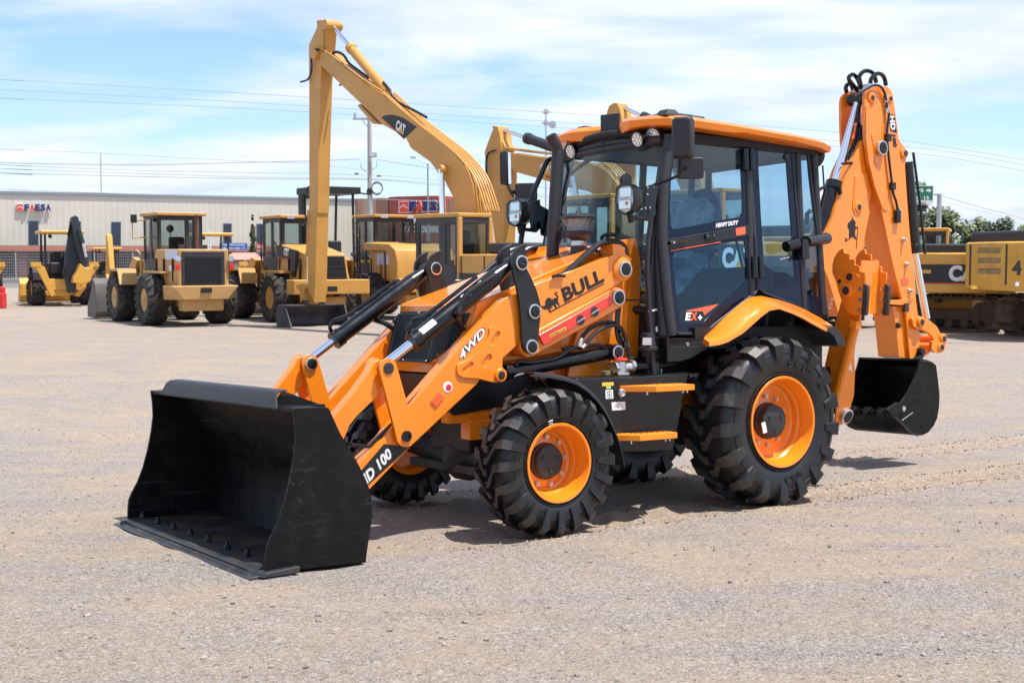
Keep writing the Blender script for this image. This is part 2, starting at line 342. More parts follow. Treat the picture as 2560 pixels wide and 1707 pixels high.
def wheel(xc, zc, R, rr, yf, w, depth, n, hubr, boltr, nb, front, off):
    b = MB()
    cy = yf - w*.5 + .02                                     # tyre centre plane
    e = bpy.data.objects.new('wheel', None); COL.objects.link(e); e.parent = BH
    t = lug_tyre('tyre', R, rr-.004, w, cy, 1, xc, zc, n, e, RB, off=off, h=.040 if front else .043)
    # rim: flange, barrel with steps, disc
    b = MB(); s = 1
    P_ = [(0, rr), (.006, rr+.008), (.012, rr+.004), (.010, rr-.012), (-.012, rr-.020), (-.05, rr-.024), (-.07, rr-.036), (-.105, rr-.040), (-.12, rr-.052), (-depth, rr-.058), (-depth-.012, rr-.075), (-depth-.02, hubr+.06), (-depth-.01, hubr+.03), (-depth-.01, .02), (-depth-.03, .02), (-depth-.03, rr-.05), (-w*.8, rr-.04), (-w*.86, rr+.004), (-w*.88, rr)]
    b.lathe((xc, yf, zc), (0, 1, 0), P_, 72, cap=False)
    rm = b.build('rim', OR, e, ang=28)
    b = MB(); hy = yf - depth
    hl = depth*.62 if front else depth*.80
    b.lathe((xc, hy-.02, zc), (0, 1, 0), [(0, hubr+.006), (.035, hubr+.006), (.04, hubr-.004), (hl*.75, hubr-.010), (hl*.8, hubr-.022), (hl*.82, .03), (hl*.82, 0)], 40)
    for k in range(3):
        a = k*2.1+.5; b.cyl((xc+hubr*.55*math.cos(a), hy+hl*.76-.01, zc+hubr*.55*math.sin(a)), (xc+hubr*.55*math.cos(a), hy+hl*.82-.012, zc+hubr*.55*math.sin(a)), .012, n=6)
    b.build('hub', CHA, e, bev=.002)
    b = MB()
    for k in range(nb):
        a = 2*math.pi*k/nb + .25; c = Vector((xc+boltr*math.cos(a), hy-.02, zc+boltr*math.sin(a)))
        b.cyl(c, c+Vector((0, .022, 0)), .017, n=6); b.cyl(c, c+Vector((0, .036, 0)), .009, n=10)
    b.build('wheel_bolts', ZN, e)
    if front:
        arc_text(t, 'AT 621', RBT, xc, cy+w*.495, zc, R-.165, -1.34, .035, .032)
        for a in (.1, 3.3): arc_text(t, 'BKT', RBT, xc, cy+w*.493, zc, R-.165, a-.0, .034, .045)
    else:
        arc_text(t, 'BKT', RBT, xc, cy+w*.497, zc, R-.235, -1.78, .07, .068, .05)
        arc_text(t, 'BKT', RBT, xc, cy+w*.497, zc, R-.235, 1.9, .07, .068, .05)
    return e
def mirror_tree(e):
    c = bpy.data.objects.new(e.name.split('.')[0], None); COL.objects.link(c); c.parent = e.parent
    for k in list(e.children): mir(k, c)
wf = wheel(0, .486, .497, .257, 1.088, .335, .15, 20, .118, .162, 9, True, .17)
wr = wheel(-2.181, .640, .655, .341, 1.028, .47, .16, 17, .135, .19, 10, False, .13)
b = MB()
for dy, dz in ((0, 0),): b.hexa([(.03, 1.093, .93-.02), (-.0, 1.093, .93-.02), (-.0, 1.089, .93-.02), (.03, 1.089, .91), (.035, 1.080, .99), (.005, 1.080, .99), (.005, 1.076, .99), (.035, 1.076, .99)])
# paper labels stuck on the front tyre and the rear hub
fq = [Q('J', x, y, 1.092) for x, y in ((665, 543), (700, 540), (702, 447), (667, 450))]
b = MB(); b.add(fq + [p - Vector((0, .006, 0)) for p in fq], [(0, 1, 2, 3), (7, 6, 5, 4), (0, 1, 5, 4), (1, 2, 6, 5), (2, 3, 7, 6), (3, 0, 4, 7)]); b.build('paper_label', WH, wf)
fq = [Q('K', x, y, 1.028-.16+.112) for x, y in ((676, 1002), (701, 994), (688, 925), (663, 933))]
b = MB(); b.add(fq + [p - Vector((0, .004, 0)) for p in fq], [(0, 1, 2, 3), (7, 6, 5, 4), (0, 1, 5, 4), (1, 2, 6, 5), (2, 3, 7, 6), (3, 0, 4, 7)]); b.build('paper_label', WH, wr)
mirror_tree(wf); mirror_tree(wr)
# ---------------------------------------------------------------- front loader bucket
BW = 1.172
side = q('D', BW, (1083,494),(1180,487),(1265,487),(1283,494),(1350,640),(1440,790),(1490,890),(1518,965),(1527,1040),(1522,1130),(1505,1240),(1491,1335),(1478,1352),(1455,1358),(1040,1406),(928,1408),(930,1330),(935,1270),(955,1220),(990,1150),(1010,1095),(1030,1040),(1062,910),(1085,780),(1097,680),(1094,590))
side = [(x, max(z, .012)) for x, z in side]
bk = bpy.data.objects.new('front_bucket', None); COL.objects.link(bk); bk.parent = BH
sp = slab('side_plate', BB, bk, side, BW, BW-.022, .004); mir(sp, bk)
# shell: top lip, curved back, floor (inner face)
shell = q('D', BW-.02, (1083,494),(1170,489),(1262,491),(1345,642),(1434,790),(1484,890),(1510,965),(1519,1040),(1514,1130),(1497,1240),(1483,1335))
fl = [(2.13, .045), (1.55, .030), (shell[-1][0], .03)]
outl = shell[:10] + [(shell[-1][0], .014), (2.13, .014)]
xm = sum(p[0] for p in outl)/len(outl); inn = []
inner = [(x + .018, z - .012) if z > .5 else (x + .02, z + .014) for x, z in shell[:10]] + [(shell[-1][0] + .03, .045), (2.13, .032)]
inner[0] = (outl[0][0], outl[0][1]-.02)
b = MB(); n = len(outl)
for y in (-BW+.01, BW-.01):
    b.v += [(x, y, z) for x, z in outl] + [(x, y, z) for x, z in inner]
o2 = 2*n
for i in range(n-1):
    b.f += [(i, i+1, o2+i+1, o2+i), (n+i, o2+n+i, o2+n+i+1, n+i+1)]; b.m += [1 if i >= n-2 else 0]*2
b.f += [(0, o2, o2+n, n), (n-1, 2*n-1, o2+2*n-1, o2+n-1)]; b.m += [0, 0]
b.build('bucket_shell', [BB, BF], bk, ang=40)
b = MB()   # cutting edge: thick bar and bolted wear strip
b.hexa([(2.215, -BW-.005, .002), (2.215, BW+.005, .002), (1.96, BW+.005, .012), (1.96, -BW-.005, .012), (2.208, -BW-.005, .014), (2.208, BW+.005, .014), (1.96, BW+.005, .040), (1.96, -BW-.005, .040)])
b.hexa([(2.155, -BW+.02, .024), (2.155, BW-.02, .024), (2.02, BW-.02, .036), (2.02, -BW+.02, .036), (2.15, -BW+.02, .040), (2.15, BW-.02, .040), (2.02, BW-.02, .052), (2.02, -BW+.02, .052)])
b.hexa([(2.20, BW-.09, .012), (2.15, BW+.045, .012), (1.93, BW+.045, .016), (1.93, BW-.0, .016), (2.19, BW-.09, .04), (2.14, BW+.045, .036), (1.93, BW+.045, .052), (1.93, BW-.0, .052)])
b.hexa([(2.20, -BW+.09, .012), (2.15, -BW-.045, .012), (1.93, -BW-.045, .016), (1.93, -BW+.0, .016), (2.19, -BW+.09, .04), (2.14, -BW-.045, .036), (1.93, -BW-.045, .052), (1.93, -BW+.0, .052)])
b.build('cutting_edge', BE, bk, bev=.003)
b = MB()
for k in range(8):
    y = BW - .12 - k*(2*BW-.24)/7
    b.cyl((2.045, y, .05), (2.045, y, .078), .021, n=6); b.cyl((2.045, y, .07), (2.045, y, .098), .012, n=10)
b.build('edge_bolts', BK, bk, bev=.002)
# spill guard along the top edge
g0 = Q('D', 985, 495, .80); zt = .93
x0 = q('D', .93, (985, 497))[0]
b = MB(); X0 = 1.93
gp = [(1.945, .925), (1.925, 1.000), (1.90, 1.022), (1.84, 1.028)]
for y, s in ((-.955, -1), (.955, 1)):
    for i, (x, z) in enumerate(gp):
        yy = y - s*(0, .055, .08, .09)[i]; b.v.append((x, yy, z)); b.v.append((x-.012, yy, z-.010))
for i in range(3):
    a = 2*i; c = a+2; d = 8
    b.f += [(a, c, d+c, d+a), (a+1, d+a+1, d+c+1, c+1), (a, a+1, c+1, c), (d+a, d+c, d+c+1, d+a+1)]; b.m += [0]*4
b.f += [(0, 8, 9, 1), (6, 7, 15, 14)]; b.m += [0]*2
b.build('spill_guard', mat('guard_plate', (.024, .023, .026), .5, var=.15), bk, bev=.003)
b = MB()
b.box((1.62, -.93, .915), (1.935, .93, .935))
for y in (-.86, .86): b.add([(1.93, y-.01, .93), (1.62, y-.01, .93), (1.86, y-.01, 1.02), (1.93, y+.01, .93), (1.62, y+.01, .93), (1.86, y+.01, 1.02)], [(0, 1, 2), (3, 5, 4), (0, 2, 5, 3), (1, 4, 5, 2), (0, 3, 4, 1)])
b.build('top_stiffener', BB, bk)
b = MB()    # brackets on the back of the bucket
for s in (-1, 1):
    for y in (.49, .60): b.add([(x, s*(y+o), z) for o in (0, .02) for x, z in ((shell[9][0]-.01, .12), (shell[8][0]-.14, .30), (shell[4][0]-.14, .60), (shell[2][0]-.04, .84), (shell[6][0]-.005, shell[6][1]))], [(0,1,2,3,4),(9,8,7,6,5),(0,5,6,1),(1,6,7,2),(2,7,8,3),(3,8,9,4),(4,9,5,0)])
b.build('mounting_bracket', BB, bk)
# ---------------------------------------------------------------- loader arm, mirrored at the end
YA, YB, YC = .612, .49, .552
arm = bpy.data.objects.new('loader_arm', None); COL.objects.link(arm); arm.parent = BH
out_ = q('P', YA, (60,1260),(165,1030),(430,760),(548,612),(655,478)) + q('E', YA, (1100,765),(1215,655),(1255,640),(1325,617),(1400,585),(1455,545),(1800,420),(2130,292),(2185,310),(2228,350),(2250,410),(2243,465),(2215,505),(2160,545),(1505,925),(1360,1015),(1195,1165),(1195,1225),(1213,1270),(1208,1320),(1185,1352),(1150,1366),(1115,1362),(1010,1335),(985,1375)) + q('P', YA, (690,850),(290,1268),(150,1400),(40,1440),(10,1350))
a1 = slab('arm_beam', OR, arm, out_, YA, YB, .006)
# raised elbow gusset with recessed slots
def slotp(c0, c1, r, n=7): return q('E', YA, *[(x, y) for x, y in hull(c0, r, c1, r, n)])
gus = q('E', YA+.012, (1085,905),(1120,890),(1165,905),(1190,950),(1200,1000),(1215,1090),(1196,1165),(1195,1225),(1213,1270),(1208,1320),(1185,1352),(1150,1366),(1115,1362),(1010,1335),(860,1322),(825,1300),(812,1260),(815,1215),(850,1195),(930,1160),(1010,1090),(1060,1010),(1085,960))
gs = slab('elbow_gusset', OR, arm, [gus, slotp((1150,950),(1105,1030),18), slotp((925,1210),(865,1260),18), slotp((1075,1150),(1035,1210),24)], YA+.014, YA-.002, .005)
b = MB(); pc = q('E', YA, (1165,1300))[0]
b.lathe((pc[0], YA+.012, pc[1]), (0, 1, 0), [(0, .048), (.018, .046), (.022, .042), (.022, 0)], 28); b.build('boss', OR, arm)
pin(arm, pc, YA+.032, .028, False, out=.006, dark=BM)
pb = q('E', YA, (2200,415))[0]
b = MB(); b.lathe((pb[0], YA, pb[1]), (0, 1, 0), [(0, .092), (.014, .088), (.03, .058), (.034, .05), (.034, 0)], 32); b.build('boss', OR, arm)
pin(arm, pb, YA+.03, .045)
# link pair at the front: pin T
T = q('P', .655, (475, 80))[0]; B_ = q('P', .655, (650, 745))[0]
T = (T[0], T[1]); 
for y1 in (.655, .476):
    slab('lever_plate', OR, arm, hull(B_, .071, T, .064, 14), y1, y1-.026, .003)
pin(arm, T, .655, .038, False, out=.008, dark=BM); 
b = MB(); b.lathe((B_[0], .655, B_[1]), (0, 1, 0), [(0, .036), (.012, .036), (.012, .02), (.004, .018), (.004, 0)], 24); b.build('pivot_pin', BK, arm)
CTi = q('E', .655, (1350,360))[0]
b = MB(); b.cyl((T[0], .44, T[1]), (T[0], .65, T[1]), .034); b.cyl((T[0], .50, T[1]), (T[0], .604, T[1]), .052); b.build('cross_pin', BK, arm); pin(arm, T, .449, .036, True, out=-.022); pin(arm, CTi, .449, .038, True, out=-.015)
lb = q('D', .60, (1536,236),(1558,222),(1585,224),(1603,250),(1606,300),(1590,350),(1555,428),(1440,540),(1400,590),(1375,650),(1340,720),(1270,760),(1235,700),(1262,600),(1310,540),(1420,410),(1500,300))
slab('tilt_link', OR, arm, lb, .60, .51, .008)
pin(arm, q('D', .60, (1538, 332))[0], .60, .012, False, out=.004, dark=OR)
# dump cylinder
CT = q('E', .655, (1350,360))[0]
def v3(c, y): return Vector((c[0], y, c[1]))
T3, C3 = v3(T, YC), v3(CT, YC); dv = (C3-T3); Ln = dv.length; dv.normalize()
b = MB(); b.cyl(T3, T3 + dv*(Ln*.40), .031, n=20); rod = b.build('cylinder_rod', CH, arm)
b = MB(); s0 = Ln*.225
b.cyl(T3+dv*s0, T3+dv*(s0+.07), .068, n=28); b.cyl(T3+dv*(s0+.07), T3+dv*(Ln-.18), .060, n=28); b.cyl(T3+dv*(Ln-.18), T3+dv*(Ln-.06), .060, .044, n=28); b.cyl(T3+dv*(Ln-.08), C3, .044, n=20)
b.cyl(C3-Vector((0,.045,0)), C3+Vector((0,.045,0)), .058, n=24)
cy_ = b.build('cylinder_barrel', BK, arm, bev=.003)
up = Vector((0, 1, 0)).cross(dv).normalized()
if up.z < 0: up = -up
b = MB()
b.tube([T3+dv*(s0+.03)+up*.06, T3+dv*(s0+.03)+up*.10, T3+dv*(s0+.09)+up*.125, T3+dv*(s0+.22)+up*.09, T3+dv*(Ln-.40)+up*.085, T3+dv*(Ln-.30)+up*.083], .015, 8, smooth=3)
b.build('hydraulic_line', BK, cy_)
hz = ((1135,462),(1060,505),(985,552),(915,600),(868,655),(836,725),(826,800),(838,870),(875,918),(930,930),(990,905))
for y, o_ in ((.645, 0), (.60, 14)):
    b = MB(); b.tube([Q('E', x+o_*.4, yy+o_, y if i < 7 else y-.10-.03*(i-6)) for i, (x, yy) in enumerate(hz)], .0155, 8, smooth=4); b.build('hydraulic_hose', HS, arm)
b = MB(); b.tube([Q('E', x, y, .42) for x, y in ((800,840),(850,900),(920,925),(1000,880),(1090,790),(1190,690))], .0145, 8, smooth=4); b.build('hydraulic_hose', HS, arm)
b = MB()
for t, ln, w in ((s0+.075, .13, .028), (Ln-.50, .07, .02), (Ln-.38, .08, .018)):
    o1 = T3+dv*t; ph = [(.35+w*8), (.35-w*8)]; vs = []
    for a in (-.45, -.2, .05, .30) if w > .025 else (-.35, -.1, .15, .35):
        dr = (Vector((0, 1, 0))*math.cos(a+.75) + up*math.sin(a+.75))*.0612
        vs += [o1+dr, o1+dv*ln+dr]
    b.add(vs, [(0,1,3,2),(2,3,5,4),(4,5,7,6)])
b.build('sticker', WH, cy_)
# black bellcrank plates
bc = q('E', .655, (1403,190),(1389,235),(1388,290),(1397,400),(1440,490),(1480,580),(1503,660),(1517,720),(1517,790),(1503,930),(1492,1040),(1478,1085),(1452,1115),(1430,1122),(1400,1105),(1373,1075),(1362,1030),(1357,900),(1348,780),(1332,640),(1312,540),(1285,440),(1277,350),(1283,300),(1310,245),(1350,212))
for y1 in (.657, .474): slab('bellcrank_plate', BP, arm, bc, y1, y1-.025, .003)
CM = q('E', .657, (1460,768))[0]; CB = q('E', .657, (1437,1065))[0]
for c in (CT, CM, CB): pin(arm, c, .657, .040)
# self-levelling link with red cover
LR = q('E', .64, (2175,650))[0]
slab('levelling_link', OR, arm, hull(CB, .072, LR, .075, 12), .628, .50, .006)
pin(arm, LR, .628, .045)
rc = q('E', .648, (1502,965),(1520,955),(2095,632),(2115,640),(2128,705),(1548,1050),(1538,1045))
slab('red_cover', RD, arm, rc, .648, .600, .006)
b = MB()
for p in ((1850,840),(1968,770)):
    c = Q('E', *p, .648); b.cyl(c, c+Vector((0,.004,0)), .036, n=24)
b.build('keyhole_plug', BM, arm)
b = MB()
for p in ((1850,840),(1968,770)):
    c = Q('E', *p, .652); b.hexa([c+Vector(v) for v in ((.035,0,-.022),(-.035,0,.012),(-.035,.008,.012),(.035,.008,-.022),(.035,0,-.014),(-.035,0,.022),(-.035,.008,.022),(.035,.008,-.014))])
b.build('latch', ZN, arm)
slab('warning_sticker', YL, arm, q('E', .6505, (1592,965),(1725,895),(1728,920),(1595,988)), .6505, .6485, 0)
lettering('sticker_text', 'MANTENER AL 100', DK, arm, Q('E', 1602,978,.651), Q('E', 1718,917,.651), Q('E', 1600,968,.651), .001, .01)
# lift cylinder
LA = v3(pc, YC); LB_ = Q('E', 2185, 1110, .65); LB = Vector((LB_.x, YC, LB_.z)); d2 = (LB-LA); l2 = d2.length; d2.normalize()
b = MB(); b.cyl(LA, LA+d2*.2, .026, n=18); b.build('cylinder_rod', CH, arm)
b = MB(); b.cyl(LA+d2*.09, LA+d2*.15, .058, n=28); b.cyl(LA+d2*.15, LB-d2*.09, .050, n=28); b.cyl(LB-d2*.10, LB, .045, n=20); b.cyl(LB-Vector((0,.05,0)), LB+Vector((0,.05,0)), .06, n=24)
lc = b.build('cylinder_barrel', BK, arm, bev=.003)
pin(arm, (LB.x, LB.z), .615, .040)
b = MB(); b.tube([Q('E', x, y, .60) for x, y in ((1310,1225),(1330,1192),(1420,1195),(1520,1185),(1650,1160),(1730,1110),(1800,1070),(1840,1068))], .014, 8, smooth=3)
b.tube([Q('E', x, y, .56) for x, y in ((1700,1085),(1760,1068),(1850,1072),(1960,1050),(2030,1055),(2050,1085))], .014, 8, smooth=3); b.build('hydraulic_line', BK, lc)
for pts in (((1845,1020),(1880,960),(1945,900),(2050,860),(2140,868),(2195,920),(2220,990),(2240,1070),(2248,1140)),((1900,1030),(1940,985),(2000,930),(2080,890),(2150,890),(2210,950),(2232,1030),(2245,1100),(2262,1165),(2300,1172))):
    b = MB(); b.tube([Q('E', x, y, .585+.03*(pts[0][0] == 1900)) for x, y in pts], .0145, 8, smooth=5); b.build('hydraulic_hose', HS, arm)
b = MB()
for a, c in (((1845,1022),(1862,998)),((1898,1035),(1912,1010)),((1835,1060),(1845,1020)),((1860,1075),(1898,1035)),((2208,960),(2214,1005)),((2240,1020),(2246,1070)),((2246,1090),(2250,1140)),((2255,1150),(2290,1172))): b.cyl(Q('E', *a, .60), Q('E', *c, .60), .017, n=10)
b.build('hose_fitting', ZN, arm)
slab('sticker', WH, arm, q('E', .603, (1293,1300),(1378,1275),(1380,1290),(1297,1313)), .603, .600, 0)
# hoses over the rear of the arm
b = MB()
for k in range(3):
    y = .45+.055*k; b.tube([Q('E', x, yy, y) for x, yy in ((1660,475),(1720,450),(1800,380),(1930,262),(2010,200),(2090,182),(2165,190),(2215,225),(2232,290),(2230,340))], .023, 10, smooth=4)
b.build('hydraulic_hoses', HS, arm)
b = MB(); b.tube([Q('E', x, y, .55) for x, y in ((1905,240),(1945,262),(1985,280),(2005,270),(1960,245))], .010, 6, smooth=2); b.tube([Q('E', x, y, .63) for x, y in ((1615,485),(1625,470),(1720,470))], .012, 6); b.build('hose_clamp', BK, arm)
slab('hose_bracket', OR, arm, q('E', .60, (2120,200),(2180,205),(2222,235),(2225,285),(2195,300),(2240,275),(2282,325),(2270,350),(2215,375),(2150,340),(2125,300)), .60, .46, .004)
# hard lines along the arm
b = MB(); b.tube([Q('P', x, y, .57) for x, y in ((1090,-20),(650,455))], .012, 8); b.tube([Q('P', x, y, .57) for x, y in ((545,590),(400,735),(330,800),(285,842),(200,838),(105,826))], .012, 8, smooth=3)
b.tube([Q('P', x, y, .58) for x, y in ((200,850),(170,885))], .014, 8); b.tube([Q('E', x, y, .5) for x, y in ((1190,670),(1080,740),(980,850),(960,920))], .012, 8, smooth=3); b.tube([Q('E', x, y, .53) for x, y in ((1190,690),(1120,780),(1000,890),(960,920))], .012, 8, smooth=3)
b.build('hydraulic_line', BK, arm)
FLK = [c for c in arm.children]
farm = bpy.data.objects.new('loader_arm', None); COL.objects.link(farm); farm.parent = BH
for k in FLK: mir(k, farm)
# markings on the near arm
YL_ = YA + .0005
lettering('arm_lettering', 'BULL', DK, arm, Q('E', 1718, 692, YL_), Q('E', 2052, 515, YL_), Q('E', 1684, 578, YL_), .003, .035)
slab('arm_underline', DK, arm, q('E', YA, (1590,768),(2045,530),(2046,537),(1592,776)), YA+.003, YA, 0)
bull = q('E', YA, (1522,715),(1530,722),(1548,722),(1556,700),(1555,680),(1570,655),(1590,652),(1612,668),(1632,655),(1652,652),(1655,640),(1640,632),(1630,618),(1640,603),(1660,602),(1657,612),(1642,612),(1640,622),(1655,628),(1664,642),(1660,665),(1662,690),(1678,712),(1668,718),(1652,700),(1640,704),(1642,716),(1655,735),(1640,738),(1625,715),(1605,722),(1610,738),(1596,742),(1590,730),(1592,752),(1606,775),(1594,778),(1578,752),(1572,740),(1560,750),(1545,748),(1530,738))
slab('bull_emblem', DK, arm, bull, YA+.003, YA, 0)
hd = q('P', YA, (430,822),(680,848),(275,1222),(208,1080))
slab('black_sticker', DK, arm, hd, YA+.0025, YA, 0)
lettering('arm_lettering', 'HD 100', WH, arm, Q('P', 222,1268,YA+.003), Q('P', 520,940,YA+.003), Q('P', 168,1180,YA+.003), .001, .04, .15)
def qs(x, y, k, o):   # corner pushed outwards for the dark outline
    cx_, cy_2 = 1565, 915; return Q('S', cx_+(x-cx_)*(1+k), cy_2+(y-cy_2)*(1+k), YA+.001+o)
for m_, off, lf, k in ((DK, .10, 0, .055), (WH, .03, .0015, 0)): lettering('arm_lettering', '4WD', m_, arm, qs(1398,1185,k,lf), qs(1805,735,k,lf), qs(1325,1080,k,lf), .001, off, .25)
c = Q('E', 735, 1400, YA)
b = MB(); b.cyl(c, c+Vector((0,.003,0)), .036, n=32); b.build('round_sticker', WH, arm)
b = MB(); b.cyl(c+Vector((-.006,.002,-.004)), c+Vector((-.006,.005,-.004)), .021, n=28); b.build('round_sticker', mat('crimson_dot', (.7, .03, .05), .4), arm)
slab('reflector', OL, arm, q('E', YA, (655,1440),(702,1488),(638,1568),(588,1525)), YA+.010, YA, .003)
# ---------------------------------------------------------------- hood, grille
hood = bpy.data.objects.new('engine_hood', None); COL.objects.link(hood); hood.parent = BH
b = MB()
zt = lambda x: 1.552 + (.255-x)*.322
def ring(x, w, zb, zt_): return [(x, -w, zb), (x, w, zb), (x, w, zt_), (x, -w, zt_)]
# nose body from chamfered plan
plan = [(.395, .285), (.255, .512), (-1.05, .425)]
top = [(.395, .285, 1.535), (.255, .512, 1.548), (-1.05, .425, zt(-1.05)+.02)]
low = [(.455, .32, 1.06), (.30, .50, 1.10), (-1.05, .425, 1.25)]
mid = [(.50, .285, 1.135), (.34, .50, 1.16)]
V = []
for s in (1, -1):
    V += [(x, s*y, z) for x, y, z in top] + [(x, s*y, z) for x, y, z in low] + [(.500, s*.285, 1.135), (.36, s*.505, 1.20), (.395, s*.285, 1.488), (.262, s*.512, 1.50)]
# indices near: 0,1,2 top; 3,4,5 low; 6 grille bottom front; 7 chamfer bottom; 8 grille top front; 9 chamfer upper
F = []
for o in (0, 10):
    F += [(o+1, o+2, o+5, o+4, o+7, o+9), (o+0, o+1, o+9, o+8), (o+8, o+9, o+7, o+6), (o+6, o+7, o+4, o+3)]
F += [(0, 1, 2, 12, 11, 10), (0, 8, 18, 10), (8, 6, 16, 18), (6, 3, 13, 16), (3, 4, 5, 15, 14, 13), (2, 5, 15, 12)]
b.add(V, F); b.build('hood_body', OR, hood, bev=.012)
# raised centre panel on top
b = MB(); b.hexa([(-.05, -.2, zt(-.05)-.01), (-.05, .2, zt(-.05)-.01), (-1.0, .26, zt(-1.0)-.01), (-1.0, -.26, zt(-1.0)-.01), (-.10, -.18, zt(-.10)+.008), (-.10, .18, zt(-.10)+.008), (-1.0, .24, zt(-1.0)+.012), (-1.0, -.24, zt(-1.0)+.012)])
# front grille: frame, slats
fr_ = bpy.data.objects.new('grille', None); COL.objects.link(fr_); fr_.parent = hood
def gp(u, v, o=0):     # u -1..1 lateral, v 0..1 up, on the front plane
    x = .500 + (.395-.500)*v; z = 1.135 + (1.488-1.135)*v
    n = Vector((.353, 0, .105)).normalized()
    return Vector((x, u*.283, z)) + n*o
b = MB()
for a in ((-1, -1, 0, 1), (1, 1, 0, 1)):
    u = a[0]; b.hexa([gp(u*.92, 0), gp(u, 0), gp(u, 0, .012), gp(u*.92, 0, .012), gp(u*.92, 1), gp(u, 1), gp(u, 1, .012), gp(u*.92, 1, .012)])
for v0, v1 in ((0, .06), (.92, 1)): b.hexa([gp(-1, v0), gp(1, v0), gp(1, v0, .012), gp(-1, v0, .012), gp(-1, v1), gp(1, v1), gp(1, v1, .012), gp(-1, v1, .012)])
b.build('grille_frame', GRM, fr_, bev=.002)
b = MB(); b.add([gp(-1, 0, .002), gp(1, 0, .002), gp(1, 1, .002), gp(-1, 1, .002)], [(0, 1, 2, 3)]); b.build('grille_back', DKI, fr_)
b = MB()
for k in range(28):
    v0 = .07 + k*.85/28; v1 = v0+.017
    b.hexa([gp(-.93, v0, .003), gp(.93, v0, .003), gp(.93, v0, .012), gp(-.93, v0, .012), gp(-.93, v1, .003), gp(.93, v1, .003), gp(.93, v1, .009), gp(-.93, v1, .009)])
b.build('grille_slats', GRM, fr_)
def sg(v, u, o, s): # chamfer face between (.5,.285,1.135),(.36,.505,1.2) bottom and (.395,.285,1.488),(.262,.512,1.5) top
    a = Vector((.500, .285, 1.135)).lerp(Vector((.395, .285, 1.488)), v); c = Vector((.36, .505, 1.20)).lerp(Vector((.262, .512, 1.50)), v)
    p = a.lerp(c, u); n = Vector((.82, .55, .22)).normalized(); p = p + n*o; return Vector((p.x, s*p.y, p.z))
for s in (1, -1):
    b = MB(); pts = [(0, .0), (.04, .05), (.30, .70), (.92, .86), (.96, .0)]
    b.add([sg(v, u, .002, s) for v, u in pts] + [sg(v, u, .010, s) for v, u in pts], [(0,1,2,3,4), (9,8,7,6,5)] + [(i, (i+1) % 5, 5+(i+1) % 5, 5+i) for i in range(5)])
    g = b.build('side_grille', GRM, fr_)
    b = MB()
    for i in range(22):
        for j in range(9):
            v = .08+i*.038; u = .09 + j*.078
            lim = .02 + (.72*(v-.02)/.28 if v < .3 else .72+.14*(v-.3)/.6)
            if u < lim: p = sg(v, u, .0105, s); b.box(p-Vector((.006,.004,.0045)), p+Vector((.006,.004,.0045)))
    b.build('side_grille_holes', DKI, g)
b = MB()
for p in [gp(-.96, .97, .012), gp(0, .97, .012), gp(-.2, .03, .012), gp(.9, .03, .012)] + [sg(.12, .22, .010, 1), sg(.62, .80, .010, 1)]: b.lathe(p, (1, .1, .3), [(0, .007), (.004, .005), (.005, 0)], 8)
b.build('grille_screws', ZN, fr_)
d0 = [Vector((x, y, zt(x)+.004)) for x, y in ((.12, .18), (.12, -.30), (-.10, .18))]
lettering('hood_badge', 'BULL', mat('silver_badge', (.6, .58, .62), .3, metal=.6), hood, Vector((.15,-.20,zt(.15)+.010)), Vector((.15,.20,zt(.15)+.010)), Vector((.03,-.20,zt(.03)+.012)), .003, .03)
# under the hood: black front panel, side panels
b = MB(); b.box((.05, -.40, .80), (.44, .40, 1.055)); b.box((-.9, -.36, .75), (.10, .36, 1.12)); b.build('engine_bay', BP, BH, bev=.01)
slab('front_side_panel', BP, BH, q('E', .42, (1010,1350),(1250,1220),(1225,1560),(800,1640),(700,1568)), .42, .38, .004)
slab('engine_side_panel', OR, BH, [(.10, 1.12), (.24, 1.50), (-1.0, 1.93), (-1.0, 1.0), (-.45, .98)], .40, .36, .004)
slab('engine_side_panel', OR, BH, [(.10, 1.12), (.24, 1.50), (-1.0, 1.93), (-1.0, 1.0), (-.45, .98)], -.36, -.40, .004)
# exhaust stack with bent top
eb = Q('E', 1622, 290, .0); ex = bpy.data.objects.new('exhaust_stack', None); COL.objects.link(ex); ex.parent = BH
ye = -.05
pts = [Q('F', 605, 1370, ye), Q('F', 622, 1000, ye), Q('F', 645, 620, ye), Q('F', 650, 520, ye), Q('F', 640, 470, ye), Q('F', 590, 365, ye)]
b = MB(); b.tube(pts[:1] + [pts[1], pts[2], pts[3], pts[4], pts[5]], [.049, .049, .049, .048, .046, .043], 24, smooth=4)
b.build('exhaust_pipe', BM, ex, ang=60)
e0 = pts[-1]; dd = (pts[-1]-pts[-2]).normalized(); b = MB(); b.cyl(e0+dd*.002, e0+dd*.004, .036, n=24); b.build('pipe_mouth', DKI, ex)
